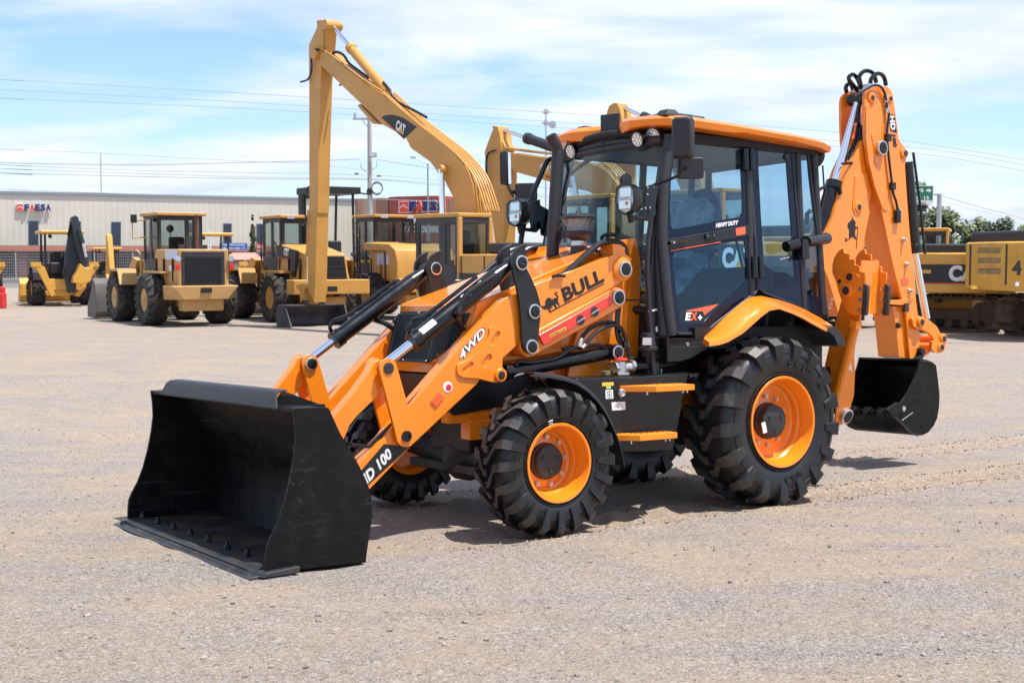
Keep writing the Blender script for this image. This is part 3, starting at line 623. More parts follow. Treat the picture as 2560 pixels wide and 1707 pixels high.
# pre-cleaner bowl
yp = .16; c0 = Q('E', 1835, 290, yp); px, pz = c0.x, c0.z
pcn = bpy.data.objects.new('air_precleaner', None); COL.objects.link(pcn); pcn.parent = BH
b = MB(); b.lathe((px, yp, pz-.03), (0, 0, 1), [(0, .10), (.03, .085), (.045, .062), (.14, .060), (.15, .075), (.165, .105), (.20, .108), (.205, .10), (.205, 0)], 36); b.build('neck', BM, pcn)
b = MB(); b.lathe((px, yp, pz-.03), (0, 0, 1), [(.095, .064), (.13, .064)], 36, cap=False); b.build('hose_clip', ZN, pcn)
b = MB(); b.lathe((px, yp, pz-.03), (0, 0, 1), [(.20, .112), (.215, .118), (.30, .134)], 40, cap=False); b.build('clear_bowl', CLR, pcn)
b = MB(); b.lathe((px, yp, pz-.03), (0, 0, 1), [(.205, .07), (.30, .085)], 24)
for k in range(12):
    a = k*math.pi/6; b.cyl((px+.075*math.cos(a), yp+.075*math.sin(a), pz+.18), (px+.12*math.cos(a+.3), yp+.12*math.sin(a+.3), pz+.27), .004, n=5)
b.build('inner_vanes', mat('grey_plastic', (.45, .47, .50), .5), pcn)
b = MB(); b.lathe((px, yp, pz-.03), (0, 0, 1), [(.295, .138), (.31, .140), (.325, .12), (.34, .07), (.345, .02), (.355, .015), (.36, 0)], 40); b.build('cap', mat('grey_blue_cap', (.022,.025,.031), .4), pcn)
# ---------------------------------------------------------------- chassis
ch = bpy.data.objects.new('chassis', None); COL.objects.link(ch); ch.parent = BH
b = MB()
for s in (1, -1): b.box((-3.0, s*.30, .72), (.42, s*.40, .86)); b.box((-.10, s*.30, .60), (.26, s*.42, .74))
b.box((-3.0, -.3, .80), (.3, .3, .92)); b.build('frame_rail', OR, ch, bev=.008)
b = MB()
b.cyl((0, -.80, .486), (0, -.28, .45), .085, .11, n=20); b.cyl((0, .80, .486), (0, .28, .45), .085, .11, n=20); b.cyl((0, -.3, .44), (0, .3, .44), .12, n=20)
b.lathe((0, 0, .44), (1, 0, 0), [(-.17, .08), (-.10, .16), (0, .18), (.10, .16), (.17, .10), (.19, .03)], 20); b.box((-.16, -.26, .5), (.16, .26, .74)); b.box((.1, -.55, .34), (.17, .55, .40))
b.cyl((-.2, 0, .46), (-1.2, 0, .62), .035); b.build('front_axle', CHA, ch, bev=.006)
b = MB(); b.cyl((-2.181, -.78, .64), (-2.181, .78, .64), .13, n=20); b.lathe((-2.181, 0, .64), (1, 0, 0), [(-.28, .1), (-.16, .24), (.1, .25), (.22, .14)], 20); b.box((-2.5, -.28, .5), (-.55, .28, .80)); b.box((-1.4, -.4, .42), (-.6, .2, .6)); b.box((-1.6, -.8, .50), (-.75, -.45, 1.0)); b.build('rear_axle', CHA, ch, bev=.006)
# loader tower
tw = [(-.53, .95), (-.60, 1.25), (-.78, 1.72), (-.95, 2.00), (-1.20, 2.03), (-1.24, 1.85), (-1.20, .95)]
for y1 in (.485, .42):
    t = slab('tower_plate', OR, BH, tw, y1, y1-.03, .004); mir(t)
t = slab('tower_web', OR, BH, [(-1.20, .90), (-1.20, 1.9), (-1.05, 1.9), (-.90, 1.3), (-.62, .95)], .455, .43, .004); mir(t)
b = MB()
for s in (1, -1): b.box((-1.26, s*.40, .9), (-1.18, s*.66, 1.12)); b.cyl((LB.x, s*.40, LB.z), (LB.x, s*.62, LB.z), .03); b.cyl((LR[0], s*.40, LR[1]), (LR[0], s*.64, LR[1]), .03); b.cyl((pb[0], s*.40, pb[1]), (pb[0], s*.62, pb[1]), .03)
b.build('tower_shafts', BK, BH)
b = MB()
for k in range(3): b.tube([Q('E', x+12*k, y, .60-.02*k) for x, y in ((2160,720),(2150,820),(2148,930),(2165,1010),(2200,1060))], .011, 6, smooth=3)
b.tube([Q('M', x, y, .55) for x, y in ((205,1010),(240,1100),(260,1180),(300,1215),(400,1215))], .013, 6, smooth=3); b.build('hydraulic_hoses', HS, BH)
# ---------------------------------------------------------------- tank with steps
tank = bpy.data.objects.new('side_tank', None); COL.objects.link(tank); tank.parent = BH
slab('tank_body', BK, tank, q('J', .80, (870,195),(1040,190),(1300,186),(1735,150),(1612,748),(1232,752),(1000,700)), .80, .44, .018)
for nm, X0, z, pts in (('step', 0, .955, [(-.76,.80),(-.93,1.00),(-1.30,1.00),(-1.33,.80)]), ('step', 0, .618, [(-.60,.80),(-.78,1.00),(-1.13,1.00),(-1.16,.80)])):
    bm = prism([pts], lambda x, y: (x, y, z), lambda x, y: (x, y, z-.042)); me = bpy.data.meshes.new('step'); bm.to_mesh(me); bm.free(); me.materials.append(ORD); st = fin('step', me, tank, .004)
    b = MB()
    for i in range(7):
        for j in range(3): x = pts[1][0]-.02-i*.05; y = .84+j*.055; b.lathe((x, y, z-.001), (0, 0, 1), [(0, .015), (.0028, .012), (.0028, .007), (-.0, .006)], 10)
    b.build('grip_rings', ORD, st)
    b = MB()
    for xx in (pts[1][0]+.06, pts[2][0]+.05, pts[2][0]+.09): b.cyl((xx, .97, z-.06), (xx, .97, z-.04), .009, n=6)
    b.build('bolt', ZN, st)
slab('yellow_label', YL, tank, q('J', .802, (1070,230),(1157,226),(1158,252),(1072,257)), .8035, .800, 0)
slab('green_label', mat('green_tag', (.45,.7,.25), .5), tank, q('J', .802, (1102,258),(1137,256),(1137,275),(1103,277)), .8035, .800, 0)
w1 = slab('white_label', WH, tank, q('J', .802, (1095,286),(1152,283),(1155,350),(1099,353)), .8035, .800, 0)
slab('white_label', WH, tank, q('J', .802, (1142,378),(1245,373),(1246,434),(1146,440)), .8035, .800, 0)
b = MB(); o_ = [Q('J', x, y, .8040) for x, y in ((1112,298),(1140,296),(1142,340),(1114,342))]; b.tube(o_+[o_[0]], .0018, 4); c = Q('J', 1126, 322, .804); b.lathe(c, (0,1,0), [(0,.008),(.001,.008),(.001,.004),(0,.004)], 12, close=True); b.tube([Q('J', 1125, 288, .804), Q('J', 1126, 306, .804)], .0015, 4)
b.tube([Q('J', x, y, .804) for x, y in ((1160,420),(1172,400),(1190,412),(1198,388),(1215,392),(1216,412),(1236,408))], .0015, 4); b.build('label_drawing', DK, tank)
c = Q('J', 1207, 308, .80); b = MB(); b.cyl(c, c+Vector((0,.022,0)), .032, n=6); b.lathe(c, (0,1,0), [(.02,.026),(.034,.024),(.034,.016),(.028,.015),(.028,0)], 20); b.build('tank_plug', ZN, tank, bev=.002)
c = Q('M', 55, 1350, .62); b = MB(); b.cyl(c, c+Vector((0,0,.03)), .032, n=12); b.build('filler_cap', mat('olive_cap', (.2,.22,.08), .5), tank, bev=.003)
c = Q('M', 520, 1310, .62); b = MB(); b.cyl(c-Vector((0,0,.02)), c+Vector((0,0,.015)), .020, n=12); b.build('breather', ZN, tank, bev=.003)
vc = Q('M', 180, 1285, .66); b = MB()
b.cyl(vc+Vector((.06,0,0)), vc+Vector((-.10,0,.0)), .035, n=16); b.cyl(vc+Vector((.07,0,0)), vc+Vector((.045,0,0)), .048, n=8); b.cyl(vc+Vector((-.12,0,.01)), vc+Vector((-.09,0,.01)), .046, n=8); b.cyl(vc-Vector((0,0,.05)), vc+Vector((0,0,.045)), .040, n=14); b.box(vc+Vector((-.05,-.04,-.055)), vc+Vector((.055,.04,-.035))); b.build('tank_valve', ZN, BH, bev=.004)
b = MB(); b.lathe(vc+Vector((0,0,.05)), (0,0,1), [(0,.02),(.005,.055),(.018,.05),(.022,.02),(.03,0)], 24); b.build('valve_handle', RD, BH)
b = MB(); b.tube([Q('M', x, y, .63) for x, y in ((290,1275),(400,1275),(520,1262),(640,1245))], .03, 10, smooth=3); b.cyl(Q('M', 428, 1345, .62), Q('M', 418, 1130, .62), .032); b.build('suction_hose', HS, BH)
c = Q('M', 418, 1130, .66); b = MB(); b.lathe(c, (0,0,1), [(-.02,.05),(.0,.072),(.02,.072),(.025,.06),(.05,.058),(.07,.05),(.12,.05),(.125,.02)], 24); b.build('mount_bush', BM, BH)
slab('grey_label', mat('grey_tag', (.45,.42,.45), .5), BH, q('M', .72, (372,1025),(447,1025),(447,1088),(370,1088)), .722, .719, 0)
# black front mudguard strip
fp = [(560,158),(690,172),(790,192),(880,222),(960,275),(1040,355),(1100,445),(1150,545),(1185,630),(1210,700),(1226,775),(1238,855)]
OU = [Q('J', x, y, 1.06) for x, y in fp]
b = MB(); vs = []
for p in OU: vs += [Vector((p.x, 1.065, p.z)), Vector((p.x, 1.06, p.z+.008)), Vector((p.x, .80, p.z+.008)), Vector((p.x, .80, p.z)), Vector((p.x, 1.04, p.z-.004)), Vector((p.x, 1.065, p.z-.022))]
nn = len(OU); b.add(vs, [(6*i+j, 6*i+(j+1) % 6, 6*i+6+(j+1) % 6, 6*i+6+j) for i in range(nn-1) for j in range(6)] + [tuple(range(6)), tuple(range(6*nn-1, 6*nn-7, -1))])
mg = b.build('front_mudguard', BM, BH, ang=50); mir(mg)
b = MB(); b.tube([(-.05, .78, 1.03), (-.25, .7, .9), (-.42, .5, .80)], .02, 8); b.box((-.62, .70, .40), (-.58, .82, .55)); mb_ = b.build('mudguard_bracket', BK, BH); mir(mb_)
# ---------------------------------------------------------------- cab
YS = (.78, -.057)                      # near glass plane leans inwards with height
def ys(d): return (YS[0]+d, YS[1])
cab = bpy.data.objects.new('cab', None); COL.objects.link(cab); cab.parent = BH
DOOR = [(330,215),(440,190),(600,212),(766,238),(774,360),(800,700),(824,1010),(830,1135),(815,1165),(740,1222),(600,1330),(512,1405),(495,1412),(350,1410),(334,1395),(325,1350),(300,1130),(282,900),(275,760),(280,560),(300,350)]
W1 = [(352,250),(445,222),(600,242),(700,262),(718,278),(724,300),(738,600),(738,680),(722,704),(350,776),(322,778),(306,760),(302,640),(308,480),(325,330)]
W2 = [(330,918),(600,868),(735,848),(752,856),(757,900),(768,1070),(762,1092),(505,1335),(488,1345),(390,1345),(366,1330),(350,1250),(325,1040),(316,950)]
door = bpy.data.objects.new('cab_door', None); COL.objects.link(door); door.parent = BH
dr = slab('door_panel', NV, door, [q('G', YS, *DOOR), q('G', YS, *W1), q('G', YS, *W2)], ys(0), ys(-.012), .002)
for wn_, pts, m_ in (('door_window', W1, GLS), ('door_window', W2, GLD)): slab(wn_, m_, door, q('G', YS, *pts), ys(-.003), ys(-.007), 0, smooth=False)
def seal(name, pts, r, m_, par, d=.0, closed=True):
    P3 = [Q('G', x, y, ys(d)) for x, y in pts]; b = MB(); b.tube(P3+[P3[0]] if closed else P3, r, 8); return b.build(name, m_, par, ang=60)
seal('door_seal', DOOR, .014, BM, door)
slab('door_bar', BP, door, q('G', YS, (274,843),(798,752),(803,812),(279,908)), ys(.012), ys(-.01), .004)
slab('orange_trim', OL, door, q('G', YS, (298,908),(600,854),(600,859),(299,913)), ys(.014), ys(.002), 0)
slab('reflector', OL, door, q('G', YS, (688,776),(746,765),(748,808),(744,812),(692,821)), ys(.018), ys(.010), .003)
b = MB(); hp = [Q('G', x, y, ys(.035)) for x, y in ((305,862),(340,852),(400,843))]; b.tube([hp[0]-Vector((0,.03,0))]+hp+[hp[2]-Vector((0,.02,0))], .014, 8, smooth=2)
for p in ((520,825),(560,820),(535,825)): c = Q('G', *p, ys(.012)); b.box(c-Vector((.02,0,.018)), c+Vector((.02,.02,.018)))
b.build('door_handle', BK, door, bev=.002)
c = Q('G', 322, 860, ys(.04)); b = MB(); b.lathe(c, (0,1,0), [(0,.009),(.01,.009),(.01,0)], 12)
for p in ((530,820),(568,816)): c = Q('G', *p, ys(.033)); b.lathe(c, (0,1,0), [(0,.005),(.003,.004),(.003,0)], 8)
b.build('lock', ZN, door)
lettering('door_lettering', 'HEAVY DUTY', WH, door, Q('G', 577,771,ys(.001)), Q('G', 712,752,ys(.001)), Q('G', 578,744,ys(.001)), .002, .05, .1)
lettering('door_lettering', 'E', WH, door, Q('G', 390,1329,ys(.001)), Q('G', 428,1329,ys(.001)), Q('G', 394,1280,ys(.001)), .002, .05, .12)
lettering('door_lettering', 'X', OL, door, Q('G', 424,1329,ys(.0015)), Q('G', 466,1329,ys(.0015)), Q('G', 424,1280,ys(.0015)), .002, .05, .12)
lettering('door_lettering', '+', WH, door, Q('G', 469,1328,ys(.001)), Q('G', 495,1326,ys(.001)), Q('G', 469,1297,ys(.001)), .002, .05)
slab('orange_decal', OL, door, q('G', YS, (388,1272),(594,1230),(508,1297),(498,1274)), ys(.002), ys(.0), 0)
# rear side panel and corner glass
QP = [(783,250),(900,265),(1036,290),(1050,480),(1080,850),(1108,1255),(990,1213),(865,1163),(838,1135),(826,1000),(800,640),(786,400)]
QW = [(832,302),(845,295),(985,308),(1000,318),(1020,600),(1056,1065),(1050,1075),(1010,1045),(930,1035),(880,1000),(868,985),(850,700),(836,420)]
slab('rear_side_panel', NV, cab, [q('G', YS, *QP), q('G', YS, *QW)], ys(0), ys(-.012), .002)
slab('side_window', GLS, cab, q('G', YS, *QW), ys(-.003), ys(-.007), 0, smooth=False); seal('panel_seal', QP, .013, BM, cab)
CP = [(1044,292),(1130,305),(1150,470),(1200,880),(1254,1318),(1108,1258),(1080,850),(1052,480)]
CW = [(1062,400),(1068,330),(1126,322),(1140,470),(1185,850),(1222,1195),(1118,1165),(1092,860)]
slab('corner_panel', NV, cab, [q('G', YS, *CP), q('G', YS, *CW)], ys(0), ys(-.01), .002); slab('side_window', GLS, cab, q('G', YS, *CW), ys(-.003), ys(-.007), 0, smooth=False); seal('panel_seal', CP, .010, BM, cab)
b = MB()
for hx, hy in ((770, 362), (825, 1012)):
    for dxx in (-16, 20):
        a = Q('G', hx+dxx, hy-68, ys(.03)); c = Q('G', hx+dxx+4, hy+62, ys(.03)); b.cyl(a, c, .027, n=12)
b.build('door_hinge', BK, cab, bev=.003)
slab('cab_sticker', WH, cab, q('G', YS, (962,958),(1018,945),(1019,951),(963,965)), ys(.003), ys(0), 0)
# A pillar tube, posts and far side
b = MB()
b.tube([Q('G', x, y, ys(.02)) for x, y in ((298,215),(285,330),(262,520),(250,760),(262,1000),(285,1250),(308,1420))], .040, 12, smooth=3)
b.tube([Q('G', x, y, ys(-.03)) for x, y in ((305,235),(265,420),(238,640),(228,800),(238,1050),(262,1420))], .050, 12, smooth=3)
b.build('front_pillar', BM, cab, ang=60)
for nm, pts, r in (('front_pillar', ((310,215),(285,330),(262,520),(250,760),(262,1000),(285,1250),(308,1420)), .035),):
    b = MB(); b.tube([Vector((p.x, -p.y, p.z)) for p in [Q('G', x, y, ys(-.02)) for x, y in pts]], r, 12, smooth=3); b.build(nm, BM, cab, ang=60)
b = MB()
for s in (1, -1):
    for x0, x1 in ((-2.20, -2.23), (-2.80, -2.80), (-3.03, -3.0)):
        b.tube([(x0, s*.685, 1.45), (x1, s*.61, 2.82)], .032, 10)
b.tube([(-1.40, -.60, 2.78), (-3.0, -.60, 2.78)], .035, 8); b.tube([(-1.42, .60, 2.78), (-3.0, .60, 2.78)], .035, 8)
b.tube([(-1.36, -.6, 2.76), (-1.30, 0, 2.80), (-1.36, .6, 2.76)], .035, 8, smooth=3); b.tube([(-3.0, -.6, 2.76), (-3.0, .6, 2.76)], .035, 8)
b.tube([(-1.26, -.68, 1.50), (-1.15, -.4, 1.50), (-1.12, 0, 1.50), (-1.15, .4, 1.50), (-1.30, .68, 1.48)], .03, 8, smooth=3)
b.build('cab_frame', BM, cab, ang=60)
# windscreen: curved sheet
def ws(u, v):   # u -1..1, v 0..1
    z = .98 + v*1.78; w = .70 - .045*v - .03
    xc_ = -1.02 - .03*(abs(v-.45)/.55)**2 - .24*max(0, (v-.45)/.55)**1.6 ; return Vector((xc_ - .10*abs(u)**2.2 - .05*(1-v)*abs(u)**2, u*w, z))
b = MB(); nu, nv = 16, 14
for i in range(nv+1):
    for j in range(nu+1): b.v.append(tuple(ws(-1+2*j/nu, i/nv)))
for i in range(nv):
    for j in range(nu): b.f.append((i*(nu+1)+j, i*(nu+1)+j+1, (i+1)*(nu+1)+j+1, (i+1)*(nu+1)+j)); b.m.append(0)
b.build('windscreen', GLF, cab)
b = MB(); b.tube([ws(-1, k/12)-Vector((.012,0,0)) for k in range(13)], .02, 8); b.tube([ws(1, k/12)-Vector((.012,0,0)) for k in range(13)], .02, 8); b.tube([ws(-1+k/6, .995) for k in range(13)], .03, 8); b.tube([ws(-1+k/6, .33) for k in range(13)], .006, 6); b.build('windscreen_trim', BM, cab, ang=60)
FQ = [(-1.42, 1.45), (-1.42, 2.74), (-2.98, 2.76), (-3.0, 1.5)]
slab('side_window', GLS, cab, FQ, (-YS[0]+.01, .057), (-YS[0]+.015, .057), 0, smooth=False)
b = MB(); b.add([(-3.03, -.66, 1.75), (-3.03, .66, 1.75), (-3.0, .6, 2.72), (-3.0, -.6, 2.72)], [(0,1,2,3)]); b.build('rear_window', GLS, cab, smooth=False)
# floor, lower body
b = MB(); b.box((-3.03, -.68, 1.30), (-1.28, .66, 1.36)); b.box((-2.95, -.30, 1.0), (-1.10, .30, 1.32)); b.box((-1.30, -.66, .98), (-1.22, .64, 1.50)); b.box((-3.03, -.62, 1.30), (-2.95, .62, 1.80)); b.build('cab_floor', DKI, cab)
slab('cab_front_skirt', BP, cab, q('G', .66, (200,820),(235,820),(262,1010),(300,1425),(300,1570),(205,1560),(170,1300)), .66, .62, .006)
slab('footwell_box', BK, BH, q('M', .745, (583,1025),(955,1035),(962,1108),(880,1160),(790,1210),(690,1238),(590,1240)), .745, .42, .008)
b = MB(); p0 = Q('M', 602, 1106, .747); p1 = Q('M', 960, 1110, .747); b.tube([p0, p1], .004, 6); 
for k in range(7): a = Q('M', 605, 1128+k*15, .747); c = Q('M', 930-k*38, 1128+k*15, .747); b.tube([a, c], .002, 4)
b.build('vent_ribs', BM, BH); c = Q('M', 760, 1082, .746); b = MB(); b.lathe(c, (0,1,0), [(0,.016),(.008,.014),(.010,0)], 14); b.build('bolt', ZN, BH)
for pts in (((420,790),(498,772),(500,785),(422,803)), ((484,928),(533,926),(534,972),(486,973)), ((436,822),(452,820),(454,843),(438,846))): slab('white_label', WH, BH, q('M', .665, *pts), .667, .664, 0)
# roof
roof = bpy.data.objects.new('cab_roof', None); COL.objects.link(roof); roof.parent = BH
def rp(lst, s): return [(x, s*y, z) for x, y, z in lst]
RL = [(-1.44,.0,2.90,2.955),(-1.38,.09,2.87,2.95),(-1.27,.20,2.83,2.94),(-1.22,.30,2.845,2.94),(-1.21,.42,2.865,2.938),(-1.24,.60,2.865,2.93),(-1.31,.735,2.85,2.925),(-1.46,.785,2.845,2.92),(-1.9,.79,2.835,2.91),(-2.05,.785,2.845,2.905),(-2.5,.785,2.825,2.885),(-2.62,.79,2.82,2.88),(-2.95,.77,2.795,2.86),(-3.10,.72,2.775,2.84),(-3.20,.45,2.79,2.835),(-3.23,0,2.80,2.84)]
loop = RL + [(x, -y, a, c) for x, y, a, c in RL[-2:0:-1]]
b = MB(); n = len(loop)
for k in range(4):
    for x, y, zl, zh in loop:
        cxx, f = -2.2, (0, 0, .93, .80)[k]
        if k == 0: p = (cxx+(x-cxx)*.985, y*.985, zl)
        elif k == 1: p = (x, y, zh-.02)
        elif k == 2: p = (cxx+(x-cxx)*.955, y*.93, zh+.012)
        else: p = (cxx+(x-cxx)*.78, y*.74, zh+.035-.01*(x < -2.4))
        b.v.append(p)
for k in range(3):
    for i in range(n): b.f.append((k*n+i, k*n+(i+1) % n, (k+1)*n+(i+1) % n, (k+1)*n+i)); b.m.append(0)
b.f += [tuple(range(3*n, 4*n)), tuple(range(n))[::-1]]; b.m += [0, 0]
b.build('roof_shell', OR, roof, bev=.008, ang=50)
b = MB(); b.box((-3.0, -.66, 2.76), (-1.45, .66, 2.82)); b.tube([(-1.44, -.58, 2.79), (-1.30, -.3, 2.84), (-1.27, 0, 2.86), (-1.30, .3, 2.84), (-1.44, .58, 2.79)], .03, 8, smooth=3); b.build('roof_lining', DKI, roof)
for s in (1, -1):    # dark roof hatches / vents
    b = MB(); cx0, cy0, z0 = -1.50, s*.50, 2.925
    def rr_(hx, hy, z): return [(cx0-hx, cy0-hy, z), (cx0+hx, cy0-hy, z), (cx0+hx, cy0+hy, z), (cx0-hx, cy0+hy, z)]
    b.hexa(rr_(.20, .21, z0)+rr_(.19, .20, z0+.025)); b.hexa(rr_(.15, .16, z0+.025)+rr_(.13, .14, z0+.042)); b.hexa(rr_(.07, .075, z0+.042)+rr_(.04, .045, z0+.085)); b.build('roof_vent', BM, roof, bev=.006)
def worklight(c, d, r=.055, par=roof):
    c = Vector(c); d = Vector(d).normalized(); b = MB(); b.lathe(c, d, [(-.09, .02), (-.07, r*.8), (-.01, r*1.12), (.0, r*1.12), (.0, r*.92), (-.012, r*.9)], 28); o = b.build('work_lamp', BK, par)
    b = MB(); b.lathe(c, d, [(-.012, r*.92), (-.006, r*.9), (-.004, 0)], 28); b.build('lamp_lens', LAMPG, o)
    b = MB()
    for k in range(7):
        a = k*math.pi/3; u = d.orthogonal().normalized(); w = d.cross(u); p = c + (u*math.cos(a)+w*math.sin(a))*(r*.52 if k < 6 else 0); b.lathe(p, d, [(-.004, r*.22), (.0, r*.20), (.0, r*.05)], 10)
    b.build('led_reflectors', CH, o); return o
cl = Q('F', 1437, 375, .50); cl2 = Q('F', 1305, 400, .41)
worklight(cl, (1, .25, -.28), .068); worklight(cl2, (1, .15, -.28), .058); worklight((cl2.x, -cl2.y, cl2.z), (1, .1, -.28), .058); worklight((cl.x, -cl.y, cl.z), (1, -.25, -.28), .068)
b = MB(); c = Q('G', 1190, 360, .55); worklight(c, (-1, .1, -.4), .075)
b = MB(); b.tube([Q('G', x, y, .55) for x, y in ((1222,395),(1230,520))], .008, 6); b.tube([Q('G', x, y, .45) for x, y in ((1195,590),(1200,545),(1235,535),(1215,640),(1185,740))], .014, 6, smooth=3); b.build('rear_grab_rail', BK, roof)
# flat black sign plate on the roof nose
pl = [Q('F', x, y, (.03, 0)) for x, y in ((1000,342),(1172,310),(1165,175),(992,212))]
b = MB(); nrm = (pl[1]-pl[0]).cross(pl[3]-pl[0]).normalized(); b.add(pl+[p-nrm*.02 for p in pl], [(0,1,2,3),(7,6,5,4),(0,1,5,4),(1,2,6,5),(2,3,7,6),(3,0,4,7)])
b = MB(); cc = Q('F', 1083, 260, .0); X_ = Vector((-.40, .92, .02)).normalized()*.085; Z_ = Vector((0, 0, .072))
tl_ = [cc-X_-Z_, cc+X_-Z_, cc+X_+Z_, cc-X_+Z_]; nn_ = X_.cross(Z_).normalized(); b.hexa([tl_[0], tl_[1], tl_[1]-nn_*.015, tl_[0]-nn_*.015, tl_[3], tl_[2], tl_[2]-nn_*.015, tl_[3]-nn_*.015]); b.tube([cc-nn_*.02, Vector((-1.45, .02, 2.95))], .022, 6); b.build('plate_holder', mat('slate_plastic', (.03,.03,.035), .5), roof, bev=.01)
# wiper
b = MB(); A_ = ws(.25, .99)+Vector((.05,0,.0)); pts = [Q('F', x, y, .0) for x, y in ((1140,350),(940,520),(740,700))]
b.tube([Vector((-1.26, .02, 2.80)), Q('F', 950, 520, -.30), Q('F', 745, 695, -.47)], .013, 6, smooth=3); b.tube([Q('F', 780, 560, -.48), Q('F', 735, 690, -.49), Q('F', 705, 800, -.50), Q('F', 685, 920, -.52)], .010, 6); b.tube([Q('F', 1130, 375, -.02), Q('F', 930, 570, -.31), Q('F', 720, 712, -.48)], .007, 6); b.build('wiper', BK, cab)
# inside the cab: seat, wheel, console, mirror
seat = bpy.data.objects.new('operator_seat', None); COL.objects.link(seat); seat.parent = cab
def cushion(name, c, s, T, m_=SEAT):
    b = MB(); b.box(Vector(s)*-.5, Vector(s)*.5); o = b.build(name, m_, seat, bev=.0); me = o.data; me.transform(Matrix.Translation(Vector(c)) @ T)
    sm = o.modifiers.new('sub', 'SUBSURF'); sm.levels = sm.render_levels = 3; return o
cushion('seat_cushion', (-2.02, 0, 1.83), (.62, .66, .24), Matrix.Rotation(.06, 4, 'Y')); cushion('seat_back', (-2.30, 0, 2.17), (.22, .60, .80), Matrix.Rotation(-.12, 4, 'Y')); cushion('seat_base', (-2.02, 0, 1.60), (.45, .45, .30), Matrix.Identity(4), DKI)
for s in (1, -1): cushion('armrest', (-2.05, s*.33, 1.98), (.36, .10, .09), Matrix.Identity(4))
b = MB()   # crumpled wrapping film over the seat
random.seed(3)
nu, nv = 22, 18
def film(i, j):
    u = i/nu; v = j/nv; a = (u-.5)*2
    x = -1.70 - v*.55 if v < .6 else -2.05-(v-.6)*.25; z = 1.66 + v*.45 if v < .6 else 1.95+(v-.6)*1.1
    return (x+.03*random.random(), .36*a+.02*random.random() if abs(a) < .8 else .36*a, z - (.35*(abs(a)-.7) if abs(a) > .7 else 0) + .03*random.random())
for j in range(nv+1):
    for i in range(nu+1): b.v.append(film(i, j))
for j in range(nv):
    for i in range(nu): b.f.append((j*(nu+1)+i, j*(nu+1)+i+1, (j+1)*(nu+1)+i+1, (j+1)*(nu+1)+i)); b.m.append(0)
b.build('wrapping_film', PLW, seat, ang=60)
b = MB(); sc = Vector((-1.50, 0, 2.00)); n_ = Vector((-.45, 0, .9)).normalized(); u_ = Vector((0,1,0)); w_ = n_.cross(u_)
b.tube([sc+(u_*math.cos(t)+w_*math.sin(t))*.20 for t in [k*math.pi/14 for k in range(29)]], .016, 8); b.tube([sc-u_*.2, sc+u_*.2], .016, 6); b.tube([sc, sc-n_*.55], .03, 8); b.box((-1.50, -.16, 1.35), (-1.22, .16, 1.92)); b.build('steering_column', BM, cab)
b = MB(); b.box((-2.95, -.50, 1.36), (-2.55, .50, 1.85)); b.tube([(-2.6, .2, 1.85), (-2.5, .2, 2.15)], .014, 6); b.tube([(-2.6, -.2, 1.85), (-2.5, -.2, 2.15)], .014, 6); b.box((-1.9, -.62, 1.36), (-1.5, -.40, 1.95)); b.build('control_console', DKI, cab, bev=.01)
b = MB(); c = Q('F', 1215, 740, .15); b.lathe(c, (1, .4, 0), [(-.02,.03),(0,.055),(.01,.05),(.012,0)], 20, ); b.tube([c, c-Vector((0,0,.14))], .022, 8); b.build('interior_mirror', BK, cab)
b = MB(); c = Q('F', 1440, 500, .45); b.lathe(c, (1, .2, -.3), [(-.05,.02),(-.03,.06),(0,.055),(.0,0)], 20); b.build('interior_fan', BM, cab)
